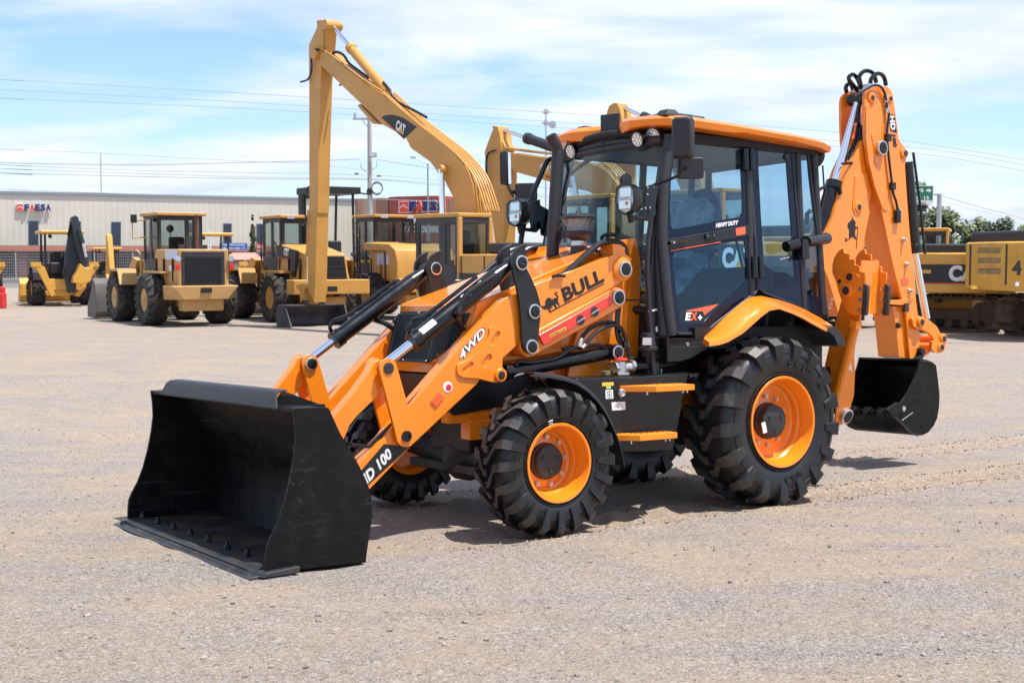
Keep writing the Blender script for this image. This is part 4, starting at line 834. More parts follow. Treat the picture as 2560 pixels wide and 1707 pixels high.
# mirrors and headlamps
def mirror_head(s):
    e = bpy.data.objects.new('rear_view_mirror', None); COL.objects.link(e); e.parent = BH
    b = MB(); c = Q('F', 1690, 380, 1.09)
    ax = Vector((.06, .06, 1)).normalized(); fw = Vector((.80, .60, 0)).normalized(); rt = ax.cross(fw).normalized()
    if s < 0: fw = Vector((.72, -.70, 0)).normalized(); rt = ax.cross(fw).normalized()
    C_ = Vector((c.x, s*c.y, c.z))
    P8 = []
    for (f, w, h) in ((-.035, .085, .150), (.04, .062, .135)):
        P8.append([(C_ + fw*f + rt*(a*w) + ax*(t*h)) for a, t in ((-.85,-1),(.85,-1),(1,-.85),(1,.8),(.8,1),(-.8,1),(-1,.8),(-1,-.85))])
    b.add(P8[0]+P8[1], [tuple(range(8))[::-1], tuple(range(8, 16))] + [(i, (i+1) % 8, 8+(i+1) % 8, 8+i) for i in range(8)])
    o = b.build('mirror_shell', BM, e, bev=.015)
    b = MB(); p = [C_ - fw*.037 + rt*(a*.072) + ax*(t*.132) for a, t in ((-1,-1),(1,-1),(1,1),(-1,1))]; b.add(p, [(0,1,2,3)]); b.build('mirror_glass', CH, e, smooth=False)
    f = lambda v: Vector((v.x, s*v.y, v.z))
    b = MB(); b.tube([f(v) for v in (Q('F', 1668, 510, 1.07), Q('F', 1668, 600, 1.05), Q('F', 1665, 660, 1.03), Q('F', 1640, 705, .98), Q('F', 1450, 775, .74))], .011, 8, smooth=3)
    c2 = f(Q('F', 1690, 630, 1.04)); b.lathe(c2, (1,.3,0), [(-.03,.018),(.03,.018)], 12); b.build('mirror_arm', BK, e)
    b = MB(); m0 = f(Q('F', 1755, 640, 1.02)); X1 = Vector((-.52, -s*.0+.0, .0)); ux = Vector((-.75, s*.66, 0)).normalized()
    if s < 0: ux = Vector((-.70, .70, 0)).normalized()*-1; m0 = m0 + Vector((.02, .06, 0))
    pp_ = [m0 + ux*(a*.095) + Vector((0,0,1))*(t*.075) for a, t in ((-1,-.85),(-.85,-1),(.85,-1),(1,-.85),(1,.85),(.85,1),(-.85,1),(-1,.85))]; nr = ux.cross(Vector((0,0,1)))
    b.add(pp_+[p+nr*.03 for p in pp_], [tuple(range(8))[::-1], tuple(range(8, 16))] + [(i, (i+1) % 8, 8+(i+1) % 8, 8+i) for i in range(8)]); b.build('lower_mirror', BM, e, bev=.008)
    return e
mirror_head(1); mirror_head(-1)
def headlamp(s):
    e = bpy.data.objects.new('headlamp', None); COL.objects.link(e); e.parent = BH
    c = Q('F', 1215, 890, .688); C_ = Vector((c.x, s*c.y, c.z)); d = Vector((1, .10 if s > 0 else .05, -.03)).normalized(); u = Vector((-.1, 1, 0)).normalized(); w = Vector((0, 0, 1))
    out2 = [(-.085,.075),(-.05,.10),(.05,.098),(.088,.07),(.092,-.03),(.065,-.09),(.0,-.115),(-.06,-.09),(-.092,-.02)]
    if s < 0: out2 = [(-y, z) for y, z in out2]
    def lay(o, k): return [C_ + d*o + u*(y*k) + w*(z*k) for y, z in out2]
    b = MB(); n = 9; b.add(lay(-.10, .80)+lay(-.05, 1.0)+lay(.015, 1.05)+lay(.015, .93)+lay(.0, .90), [tuple(range(n))] + [(r*n+i, r*n+(i+1) % n, (r+1)*n+(i+1) % n, (r+1)*n+i) for r in range(4) for i in range(n)]); b.build('lamp_housing', BK, e, bev=.004)
    b = MB(); b.add(lay(.001, .905), [tuple(range(n))]); b.build('lamp_reflector', LAMPG, e, smooth=False)
    b = MB(); o3 = C_+d*.003
    for (y0, z0, y1, z1) in ((-.05,.01,.06,.08),(-.06,-.075,.055,-.01)): b.hexa([o3+u*y0+w*z0, o3+u*y1+w*z0, o3+u*y1+w*z0+d*.008, o3+u*y0+w*z0+d*.008, o3+u*y0+w*z1, o3+u*y1+w*z1, o3+u*y1+w*z1+d*.008, o3+u*y0+w*z1+d*.008])
    b.build('lamp_chamber', CH, e, bev=.004)
    b = MB(); b.lathe(o3+w*(-.035)+u*.02, d, [(0,.018),(.012,.014),(.014,0)], 14); b.build('indicator_bulb', AMB, e)
    b = MB(); b.add(lay(.016, .94), [tuple(range(n))]); b.build('lamp_glass', CLR, e, smooth=False)
    b = MB(); g = lambda v: Vector((v.x, s*v.y, v.z))
    b.tube([C_-w*.10-d*.04, C_-w*.17-d*.06], .024, 8); b.tube([g(Q('F', 1255, 1045, .69)), g(Q('F', 1400, 1060, .70)), g(Q('F', 1400, 990, .70))], .018, 6)
    lv = [g(Q('F', x, y, .71)) for x, y in ((1380,790),(1450,770),(1470,1020),(1420,1080),(1375,1070))]; b.add(lv+[v-Vector((0,s*.02,0)) for v in lv], [(0,1,2,3,4),(9,8,7,6,5)]+[(i,(i+1)%5,5+(i+1)%5,5+i) for i in range(5)])
    b.tube([g(Q('F', 1300, 998, .70)), g(Q('F', 1340, 990, .70)), g(Q('F', 1370, 960, .70))], .006, 6); b.build('lamp_bracket', BK, e, bev=.002)
    b = MB()
    for p in ((1398,800),(1396,855),(1378,970),(1415,966)): b.lathe(g(Q('F', *p, .715)), (0, s, 0), [(0,.009),(.005,.007),(.005,0)], 8)
    b.build('bracket_bolts', ZN, e)
headlamp(1); headlamp(-1)
b = MB(); vp = lambda x, y, Y: Q('V', x, y, Y)
b.tube([vp(440,1490,-.74), vp(460,1310,-.74), vp(545,960,-.74), vp(640,740,-.74), vp(700,600,-.74), vp(740,530,-.74), vp(790,510,-.74), vp(840,500,-.70)], .022, 10, smooth=4); b.build('hand_rail', BK, BH)
b = MB(); pf = [vp(x, y, -.66) for x, y in ((520,990),(650,1010),(755,1070),(710,1355),(670,1340),(655,1180),(560,1250))]; b.add(pf+[p-Vector((0,.015,0)) for p in pf], [tuple(range(7)), tuple(range(13,6,-1))]+[(i,(i+1)%7,7+(i+1)%7,7+i) for i in range(7)]); b.build('bracket_plate', BK, BH)
b = MB()
for k in range(3): b.tube([(-.82, -.45-.03*k, 1.86), (-.98, -.45-.03*k, 1.96), (-1.10, -.45-.03*k, 1.99), (-1.22, -.46-.03*k, 1.92), (-1.24, -.46-.03*k, 1.8)], .014, 8, smooth=3)
b.build('hydraulic_hoses', HS, BH)
# ---------------------------------------------------------------- rear fenders
ip = [(515,1420),(570,1370),(620,1320),(680,1268),(735,1222),(790,1188),(850,1181),(960,1205),(1030,1228),(1100,1255),(1200,1308),(1283,1360)]
op = [(540,1475),(600,1466),(650,1450),(740,1398),(800,1345),(850,1300),(900,1262),(960,1250),(1040,1278),(1100,1305),(1170,1345),(1250,1388)]
vs = []
for (a, c) in zip(ip, op):
    p = Q('G', *a, .735); r = Q('G', *c, .99)
    vs += [Vector((p.x, p.y, p.z)), Vector((r.x, .93, r.z+.045)), Vector((r.x, .985, r.z+.018)), Vector((r.x, .99, r.z-.012)), Vector((r.x, .965, r.z-.012)), Vector((r.x, .91, r.z+.012)), Vector((p.x, p.y, p.z-.03))]
b = MB(); k = len(ip); b.add(vs, [(7*i+j, 7*i+(j+1) % 7, 7*i+7+(j+1) % 7, 7*i+7+j) for i in range(k-1) for j in range(7)]+[tuple(range(7)), tuple(range(7*k-1, 7*k-8, -1))])
f_ = b.build('rear_fender', OR, BH, ang=45); mir(f_)
b = MB(); b.box((-2.9, .45, 1.20), (-1.55, .74, 1.36)); b.box((-3.0, .40, .95), (-2.60, .70, 1.36)); ff = b.build('inner_fender', DKI, BH); mir(ff)
mgp = q('G', .98, (1222,1392),(1245,1372),(1290,1366),(1322,1395),(1350,1440),(1360,1478),(1352,1487),(1240,1468),(1235,1440),(1300,1455),(1290,1430),(1255,1405))
mgp = q('G', .98, (1240,1385),(1262,1368),(1292,1368),(1322,1395),(1350,1440),(1360,1478),(1352,1487),(1310,1478),(1290,1430),(1260,1400))
s_ = slab('mud_flap', BM, BH, mgp, .985, .70, .006); mir(s_)
# ---------------------------------------------------------------- backhoe at the rear (boom plane centre y = BC)
BC = -.30; ND = BC+.155; NB = BC+.11
fr = bpy.data.objects.new('rear_frame', None); COL.objects.link(fr); fr.parent = BH
b = MB()
b.box((-3.20, -1.05, .50), (-3.02, -.62, 1.02)); b.box((-3.20, .50, .50), (-3.06, .62, 1.02)); b.box((-3.22, -.6, .46), (-3.04, .5, .62)); b.box((-3.22, -.6, .9), (-3.04, .5, 1.02)); b.box((-3.14, -.5, 1.0), (-3.04, .45, 1.85))
b.box((-3.05, .28, 1.25), (-2.96, .60, 1.72)); b.build('mounting_frame', BK, fr, bev=.01)
b = MB(); b.cyl((-3.38, BC, .45), (-3.38, BC, 1.10), .11); b.box((-3.46, BC-.17, .50), (-3.16, BC+.17, .60)); b.box((-3.46, BC-.17, .95), (-3.16, BC+.17, 1.06)); b.box((-3.60, BC-.14, .55), (-3.36, BC+.14, 1.0)); b.build('swing_post', OR, fr, bev=.012)
bo = bpy.data.objects.new('backhoe_boom', None); COL.objects.link(bo); bo.parent = BH
boom = q('H', NB, (600,545),(560,575),(520,660),(470,765),(430,880),(395,960),(350,1120),(300,1240),(262,1330)) + q('I', NB, (222,320),(235,400),(262,470),(290,560),(330,700),(372,700),(420,600),(455,450),(478,330),(490,220),(520,70)) + q('H', NB, (605,1040),(640,900),(700,760),(725,660),(705,590),(660,545))
slab('boom_beam', OR, bo, boom, NB, BC-.11, .010)
rb = q('H', NB+.01, (525,850),(495,1010),(490,1060),(515,1105),(545,1100),(575,1050),(600,960),(612,870),(590,820),(540,815))
b = MB(); c = Q('H', 527, 1050, NB); b.lathe(c, (0,1,0), [(0,.06),(.012,.057),(.018,.045),(.018,0)], 24); b.build('boss', OR, bo); pin(bo, (c.x, c.z), NB+.016, .028, False, out=.006, dark=CHA)
slab('raised_plate', OR, bo, q('H', NB, (505,830),(525,810),(598,812),(590,960),(560,1060),(538,1100),(505,1105),(488,1060),(490,1000)), NB+.008, NB-.002, .003)
# bull emblem on the boom
pts = [(485,1115),(492,1135),(505,1150),(512,1165),(505,1175),(510,1190),(525,1190),(520,1200),(508,1205),(505,1230),(508,1258),(520,1275),(510,1280),(500,1268),(480,1262),(470,1275),(455,1285),(440,1295),(432,1290),(440,1280),(436,1272),(442,1268),(452,1285),(465,1272),(462,1255),(465,1215),(452,1190),(455,1165),(470,1150),(482,1140)]
slab('bull_emblem', DK, bo, q('H', NB, *pts), NB+.003, NB, 0)
b = MB(); b.tube([Q('H', 528, 1190, NB+.002), Q('H', 515, 1345, NB+.002)], .0035, 4); b.build('bull_emblem', DK, bo)
# crowd cylinder and hoses lying along the boom
RT = Q('H', 530, 280, BC); RBm = Q('H', 362, 880, BC); RE = Q('I', 215, 215, BC)
b = MB(); b.cyl(RT, RBm, .036, n=20); b.build('cylinder_rod', CH, bo)
b = MB(); b.cyl(RT-Vector((0,.09,0)), RT+Vector((0,.10,0)), .06, n=20); dq = (RE-RBm).normalized(); b.cyl(RBm-dq*.01, RBm+dq*.07, .085, n=24); b.cyl(RBm+dq*.07, RE, .075, n=24); b.build('cylinder_barrel', BK, bo, bev=.004)
b = MB()
for k, o in enumerate((0, 22, 44)): b.tube([Q('H', x+o, y, BC+.02+.03*k) for x, y in ((530,470),(505,590),(450,700),(420,830),(380,960),(330,1130),(290,1230))], .018, 8, smooth=3)
b.build('hydraulic_hoses', HS, bo)
b = MB(); b.tube([Q('H', x, y, NB) for x, y in ((415,742),(485,735))], .014, 6); b.tube([Q('H', 395, 900, NB), Q('H', 400, 960, NB)], .02, 8); b.build('hose_clamp', BK, bo)
# dipper: two cheek plates at the top, box section below
di = bpy.data.objects.new('dipper_arm', None); COL.objects.link(di); di.parent = BH
dip = q('H', ND, (575,270),(582,232),(605,208),(640,195),(690,188),(735,192),(758,212),(775,245),(782,290),(795,380),(808,480),(818,565),(840,600),(868,635),(878,665),(872,705),(862,750),(870,880),(882,1050),(898,1250),(915,1420),(935,1560)) + q('I', ND, (795,600),(808,700),(822,860),(800,920),(778,955),(760,955),(752,860),(735,690),(712,600),(660,400),(590,70),(575,0)) + q('H', ND, (690,1050),(640,880),(600,720),(580,560),(574,400))
slab('dipper_cheek', OR, di, dip, ND, ND-.03, .006)
dipf = [(x, z) for x, z in q('H', ND, (575,270),(582,232),(605,208),(640,195),(735,192),(775,245),(795,380),(818,565),(878,665),(862,750),(870,880),(820,900),(700,900),(640,880),(600,720),(580,560),(574,400))]
slab('dipper_cheek', OR, di, dipf, BC-.125, BC-.155, .006)
box = q('H', ND-.03, (610,740),(860,760),(870,880),(882,1050),(898,1250),(915,1420),(935,1560)) + q('I', ND-.03, (795,600),(806,700),(820,860),(800,915),(760,950),(748,860),(732,690),(708,600),(660,400),(590,70),(575,0)) + q('H', ND-.03, (690,1050),(640,880))
slab('dipper_beam', OR, di, box, ND-.03, BC-.155, .006)
slab('reinforcing_plate', OR, di, q('H', ND, (578,330),(600,300),(622,520),(650,740),(700,900),(738,1050),(738,1068),(718,1075),(698,1062),(640,900),(598,720),(580,560)), ND+.010, ND-.002, .004)
slab('reinforcing_plate', OR, di, q('H', ND, (612,530),(640,525),(662,600),(672,745),(642,750),(632,620)), ND+.016, ND-.002, .004)
b = MB(); c1 = Q('H', 620, 272, ND)
for p, r in (((622,272),.055),((750,278),.04),((852,668),.05)): c = Q('H', *p, ND); b.lathe(c, (0,1,0), [(0,r),(.014,r*.95),(.018,r*.8),(.018,0)], 24)
b.build('boss', OR, di)
for p, rg, r in (((622,272),0,.026),((752,278),0,.022),((858,668),0,.030)): c = Q('H', *p, ND); pin(di, (c.x, c.z), ND+.016, r, False, out=.006, dark=CHA)
c = Q('H', 675, 632, ND); pin(di, (c.x, c.z), ND+.03, .055, True, out=.03); b = MB(); b.cyl(c-Vector((0,.3,0)), c+Vector((0,.02,0)), .06, n=20); b.build('cross_pin', OR, di)
slab('black_sticker', DK, di, q('H', ND, (747,388),(788,392),(803,520),(758,505)), ND+.004, ND-.001, 0)
lettering('dipper_lettering', 'HD', WH, di, Q('H', 752,400,ND+.005), Q('H', 762,503,ND+.005), Q('H', 786,398,ND+.005), .001, .05)
lettering('dipper_lettering', '100', DK, di, Q('H', 768,532,ND+.002), Q('H', 780,620,ND+.002), Q('H', 795,535,ND+.002), .002, .05)
b = MB(); b.tube([Q('H', x, y, ND+.025) for x, y in ((500,260),(590,210),(640,182),(690,192),(722,250),(735,340),(748,400),(735,510),(742,640),(760,800),(775,920),(785,970),(800,1010),(812,1080))], .012, 8, smooth=3)
b.tube([Q('H', x, y, ND+.02) for x, y in ((812,1085),(790,1085),(783,1110),(795,1135),(820,1138))], .005, 6, smooth=2); b.build('hydraulic_hose', HS, di)
b = MB()
for p in ((742,555),(775,900)): c = Q('H', *p, ND+.02); b.box(c-Vector((.03,.02,.035)), c+Vector((.03,.02,.035)))
c = Q('H', 808, 1110, ND+.02); b.box(c-Vector((.035,.02,.07)), c+Vector((.03,.02,.05))); b.build('hose_clamp', BK, di, bev=.006)
b = MB()
for p in ((728,275),(735,350),(822,1085)): c = Q('H', *p, ND+.02); b.cyl(c-Vector((0,0,.04)), c+Vector((0,0,.04)), .018, n=8)
for fr_n, p in (('H',(845,1283)),('H',(868,1458)),('I',(755,548))): c = Q(fr_n, *p, ND); b.lathe(c, (0,1,0), [(0,.026),(.02,.024),(.02,.016),(.05,.014),(.05,0)], 10)
b.build('grease_bolts', ZN, di)
slab('reflector', OL, di, q('I', ND, (708,475),(748,470),(750,508),(710,512)), ND+.006, ND, .002)
# inner extending stick, front side
slab('inner_stick', OR, di, q('I', ND-.04, (650,640),(745,640),(765,860),(775,950),(750,960),(690,945),(672,760)), ND-.035, BC-.13, .006)
slab('stick_collar', OR, di, q('I', ND, (600,605),(712,600),(780,578),(782,592),(745,622),(700,634),(602,628)), ND+.012, BC-.16, .005)
b = MB()
for p in ((645,600),): c = Q('I', *p, BC+.05); b.box(c-Vector((.05,.05,.02)), c+Vector((.05,.05,.02)))
c = Q('I', 738, 642, ND+.01); b.box(c-Vector((.03,.02,.05)), c+Vector((.03,.01,.03))); c = Q('I', 690, 755, ND-.03); b.lathe(c+Vector((.0,.0,0)), (1,.2,0), [(0,.03),(.03,.025),(.03,0)], 10); b.build('stick_stops', CHA, di)
# bucket cylinder on the back of the dipper
a = Q('H', 880, 800, BC); c = Q('H', 930, 1370, BC); e_ = Q('I', 860, 715, BC); dd = (c-a).normalized()
b = MB(); b.cyl(a-dd*.1, c, .062, n=24); b.cyl(c-dd*.08, c+dd*.01, .075, n=24); b.tube([a+Vector((-.09,0,.2)), a+dd*.3+Vector((-.10,.04,0)), c+Vector((-.10,.05,-.02))], .014, 8); b.build('cylinder_barrel', BK, di, bev=.004)
b = MB(); b.cyl(c, e_, .036, n=20); b.build('cylinder_rod', CH, di)
# hoses looping over the top
b = MB()
def hh(*p, Y=BC): return [Q('H', x, y, Y) for x, y in p]
for pts, Y in ((((448,235),(440,200),(455,175),(480,180),(492,220)), BC-.12), (((470,160),(462,125),(490,105),(520,130),(545,190),(550,215)), BC-.05), (((540,235),(500,190),(468,150)), BC-.05), (((540,180),(535,125),(565,85),(605,80),(640,105),(658,165)), BC), (((615,180),(622,135),(655,102),(690,102),(715,130),(728,185)), BC+.05), (((560,215),(545,170),(537,130)), BC)):
    b.tube(hh(*pts, Y=Y), .020, 8, smooth=4)
b.tube(hh((520,330),(530,420),(540,500),(520,560), Y=BC), .02, 8, smooth=3); b.tube(hh((560,260),(535,340),(530,450), Y=BC+.05), .02, 8, smooth=3); b.build('hose_loops', BK, di)
b = MB(); b.box(Q('H', 575, 205, BC)-Vector((.05,.1,.03)), Q('H', 575, 205, BC)+Vector((.05,.1,.03))); b.build('hose_manifold', ZN, di, bev=.006)
# bucket linkage
YL2 = ND+.04
c1 = Q('N', 980, 605, YL2); c2 = Q('N', 1160, 740, YL2); c3 = Q('N', 1142, 810, YL2)
for s, Y in ((1, YL2), (-1, 2*BC-YL2+.03)):
    lk = q('N', YL2, (915,575),(935,555),(975,553),(1060,590),(1120,640),(1150,700),(1178,720),(1180,755),(1150,778),(1110,765),(1090,740),(1060,700),(1010,670),(960,662),(925,635))
    slab('bucket_link', OR, di, lk, Y, Y-.035, .005)
slab('bucket_link', OR, di, q('N', YL2, (1075,760),(1110,745),(1170,760),(1190,795),(1180,830),(1130,858),(1090,850),(1068,820)), YL2+.01, YL2-.03, .005)
b = MB()
for c in (c1, c2, c3): b.lathe(Vector((c.x, YL2, c.z)), (0,1,0), [(0,.052),(.02,.05),(.028,.04),(.028,0)], 20)
b.build('boss', OR, di)
for c in (c1, c2, c3): pin(di, (c.x, c.z), YL2+.026, .030, False, out=.006, dark=CHA)
b = MB(); b.cyl((c1.x, BC-.2, c1.z), (c1.x, YL2, c1.z), .04); b.cyl((c2.x, BC-.2, c2.z), (c2.x, YL2, c2.z), .04); b.cyl((c3.x, BC-.18, c3.z), (c3.x, YL2, c3.z), .045); b4 = Q('N', 1040, 905, YL2)
b.hexa([Vector((c3.x-.05, BC-.06, c3.z-.02)), Vector((c3.x+.03, BC-.06, c3.z-.02)), Vector((c3.x+.03, BC+.10, c3.z-.02)), Vector((c3.x-.05, BC+.10, c3.z-.02)), Vector((b4.x-.05, BC-.06, b4.z)), Vector((b4.x+.03, BC-.06, b4.z)), Vector((b4.x+.03, BC+.10, b4.z)), Vector((b4.x-.05, BC+.10, b4.z))]); b.build('link_tubes', OR, di, bev=.004)
# digging bucket
db = bpy.data.objects.new('digging_bucket', None); COL.objects.link(db); db.parent = BH
KY, KF = BC+.37, BC-.37
SP = q('N', KY, (985,905),(1035,912),(1085,932),(1114,958),(1122,1020),(1132,1100),(1142,1200),(1138,1300),(1122,1390),(1095,1450),(1050,1505),(1005,1528),(960,1530),(905,1508),(850,1452),(800,1400),(718,1335),(770,1290),(820,1265),(880,1180),(940,1060),(965,990))
for Y in (KY, KF+.02): slab('side_plate', BB, db, SP, Y, Y-.02, .004)
shl = SP[0:17]; b = MB(); n = len(shl); cxm = sum(p[0] for p in SP)/len(SP); czm = sum(p[1] for p in SP)/len(SP)
for y in (KY-.018, KF+.018):
    b.v += [(x, y, z) for x, z in shl]; b.v += [(x+(cxm-x)*.05, y, z+(czm-z)*.05) for x, z in shl]
for i in range(n-1):
    b.f += [(i, i+1, 2*n+i+1, 2*n+i), (n+i, 3*n+i, 3*n+i+1, n+i+1)]; b.m += [0, 0]
b.f += [(0, 2*n, 3*n, n), (n-1, 2*n-1, 4*n-1, 3*n-1)]; b.m += [0, 0]; b.build('bucket_shell', BB, db, ang=45)
lp = SP[16]; dl = Vector((SP[15][0]-lp[0], 0, SP[15][1]-lp[1])).normalized()
b = MB()
for k in range(5):
    y = KY-.05-k*(KY-KF-.10)/4; c = Vector((lp[0], y, lp[1])); out2 = -dl; upv = Vector((dl.z, 0, -dl.x)); 
    if upv.x < 0: upv = -upv
    def h(o, w, t0, t1): return [c+out2*o+Vector((0,w*s1,0))+upv*tt for s1, tt in ((-1,t0),(1,t0),(1,t1),(-1,t1))]
    b.hexa(h(-.05, .045, -.018, .045)+h(.045, .040, -.018, .030)); b.hexa(h(.0, .028, .03, .075)+h(.05, .022, .02, .05))
b.build('bucket_teeth', BB, db, bev=.004)
b = MB(); c = Vector((lp[0], KY+.012, lp[1])); o2 = -dl
pl_ = q('N', KY+.012, (700,1318),(790,1258),(838,1290),(845,1320),(815,1345),(770,1370),(735,1355)); slab('side_cutter', BB, db, pl_, KY+.025, KY-.01, .006)
c = Q('N', 843, 1312, KY+.02); b.lathe(c, (0,1,0), [(0,.028),(.012,.026),(.014,0)], 8); b.build('bolt', ZN, db)
b = MB(); b.tube([Q('N', x, y, KY+.002) for x, y in ((720,1338),(800,1404),(850,1455),(905,1508),(960,1528))], .012, 6); b.tube([Q('N', x, y, KY+.001) for x, y in ((985,922),(1040,930),(1072,950),(1080,985))], .006, 5); b.tube([Q('N', x, y, KY+.001) for x, y in ((830,1410),(920,1345))], .008, 5); b.tube([Q('N', x, y, KY+.001) for x, y in ((960,1425),(1035,1475))], .005, 5)
b.build('weld_seams', BP, db)
for Y in (BC+.15, BC-.13): slab('ear_plate', BK, db, q('N', BC+.15, (930,905),(915,860),(925,820),(960,803),(1005,810),(1028,845),(1010,890),(1000,925)), Y, Y-.03, .005)
c = Q('N', 985, 845, BC+.17); b = MB(); b.cyl(c, Vector((c.x, BC-.18, c.z)), .045); b.cyl(c, c+Vector((0,.035,0)), .035, n=16); b.build('ear_pin', BK, db, bev=.003)
c = Q('N', 840, 935, KY-.1); 
# ---------------------------------------------------------------- stabiliser legs
def stab():
    e = bpy.data.objects.new('stabiliser_leg', None); COL.objects.link(e); e.parent = BH
    X1 = -3.26
    f1 = qx('N', X1, (322,455),(500,470),(500,560),(485,600),(432,600),(262,1232),(205,960),(232,820))
    f1 = qx('N', X1, (335,430),(505,470),(492,560),(470,660),(322,1240),(262,1232),(222,1080),(200,960),(232,820))
    slab('leg_plate', OR, e, f1, X1, X1-.02, .005, axis='X')
    # corner tube along the near edge
    a = QX('N', 460, 600, X1); c = QX('N', 292, 1236, X1); b = MB(); b.tube([a, c], .040, 10); aa = QX('N', 452, 655, X1+.03); bb = QX('N', 458, 595, X1+.03)
    b.tube([bb, aa], .048, 4); b.build('edge_tube', OR, e)
    k_ = (a.y-c.y)/(a.z-c.z); pl = (a.y-k_*a.z, k_)
    lit = q('N', pl, (480,600),(470,700),(445,870),(452,1000),(443,1200),(405,1330),(380,1400),(345,1443),(308,1447),(288,1432),(300,1330),(300,1240),(400,850))
    slab('leg_plate', OR, e, lit, pl, (pl[0]-.02, pl[1]), .005)
    pc_ = Q('N', 365, 1365, pl); b = MB(); nrm = Vector((0, 1, -k_)).normalized(); b.lathe(pc_, nrm, [(-.06,.05),(.03,.05),(.04,.042),(.04,0)], 24); p_ = b.build('pivot_pin', BK, e)
    b = MB(); b.lathe(pc_, nrm, [(.0,.052),(.0,.068),(.034,.066),(.04,.052)], 24, close=True); b.build('circlip', ZN, p_)
    slab('white_arrow', WH, e, q('N', pl, (400,930),(410,940),(423,1002),(402,998),(385,975)), (pl[0]+.004, pl[1]), pl, 0)
    # flip pad: two toothed plates with rubber blocks
    PD = [(300,40),(318,20),(352,0),(362,40),(405,48),(405,88),(445,92),(445,135),(487,150),(487,188),(530,200),(530,270),(517,300),(512,350),(498,545),(480,552),(430,552),(385,520),(350,460),(320,380),(290,270),(262,200),(262,140),(275,85)]
    pad = bpy.data.objects.new('stabiliser_pad', None); COL.objects.link(pad); pad.parent = e
    XP = -3.20
    p1 = qx('N', XP, *PD); slab('toothed_plate', OR, pad, p1, XP, XP-.02, .004, axis='X')
    XQ = XP-.24
    slab('toothed_plate', OR, pad, [(y+.02, z) for y, z in qx('N', XP, *PD)], XQ, XQ-.02, .004, axis='X')
    rbp = [(517,295),(530,292),(552,305),(555,330),(540,540),(530,552),(505,552),(500,540),(512,350)]
    slab('rubber_block', RBO, pad, qx('N', XP, *rbp), XP+.005, XP-.03, .006, axis='X'); slab('rubber_block', RBO, pad, [(y+.02, z) for y, z in qx('N', XP, *rbp)], XQ+.005, XQ-.03, .006, axis='X')
    w0, w1 = qx('N', XP, (520,200),(500,540)); b = MB(); b.hexa([(XQ, w0[0]-.06, w1[1]), (XP-.02, w0[0]-.06, w1[1]), (XP-.02, w0[0]-.04, w1[1]), (XQ, w0[0]-.04, w1[1]), (XQ, w0[0]-.06, w0[1]+.1), (XP-.02, w0[0]-.06, w0[1]+.1), (XP-.02, w0[0]-.04, w0[1]+.1), (XQ, w0[0]-.04, w0[1]+.1)]); b.build('pad_web', OR, pad)
    b = MB()
    for p in ((495,337),(489,420),(483,505)): c = QX('N', *p, XP); b.lathe(c, (1,0,0), [(0,.018),(.012,.016),(.012,0)], 8); b.lathe(c+Vector((-.24,.02,0)), (1,0,0), [(0,.018),(.012,.016),(.012,0)], 8)
    b.build('pad_bolts', ZN, pad)
    c = QX('N', 390, 348, XP); b = MB(); b.lathe(c, (1,0,0), [(0,.062),(.02,.058),(.024,.05),(.024,0)], 24); cc_ = QX('N', 430, 348, XP); b.tube([c+Vector((.01,0,0)), cc_+Vector((.01,0,0))], .018, 8); b.build('boss', OR, pad)
    b = MB(); b.lathe(c+Vector((.02,0,0)), (1,0,0), [(0,.036),(.008,.034),(.008,0)], 20); c5 = QX('N', 404, 238, XP); b.lathe(c5, (1,0,0), [(0,.030),(.012,.026),(.014,0)], 20); c6 = QX('N', 323, 272, XP); b.lathe(c6, (1,0,0), [(0,.018),(.003,.016),(.003,0)], 16); b.build('pad_pin', CHA, pad)
    arc = [QX('N', x, y, XP+.005) for x, y in ((300,262),(320,235),(350,212),(390,200),(430,203),(465,218),(488,240))]; b = MB(); b.tube(arc, .008, 6, smooth=2); b.build('weld_seam', OR, pad)
    return e
st1 = stab()
b = MB()
for p in ((265,420),(255,455),(247,490)): c = QX('N', *p, -3.02); b.lathe(c, (1,.3,0), [(0,.016),(.01,.014),(.01,0)], 8)
b.build('frame_bolts', ZN, fr)
b = MB(); c0 = Q('G', 1010, 880, .78); c1_ = Q('G', 1245, 835, .60); b.cyl(Q('G', 1000, 885, .75), Q('G', 1070, 865, .75), .045, n=16); b.cyl(Q('G', 1120, 855, .72), Q('G', 1248, 835, .62), .048, n=16); b.box(Q('G', 1100, 890, .72)-Vector((.05,.03,.09)), Q('G', 1110, 880, .72)+Vector((.05,.03,.05))); b.build('rear_indicator_mount', BK, BH, bev=.004)
b = MB(); c = Q('G', 1003, 343, ys(.004)); b.lathe(c, (0,1,0), [(0,.024),(.008,.02),(.008,0)], 16); b.build('window_catch', BK, cab)
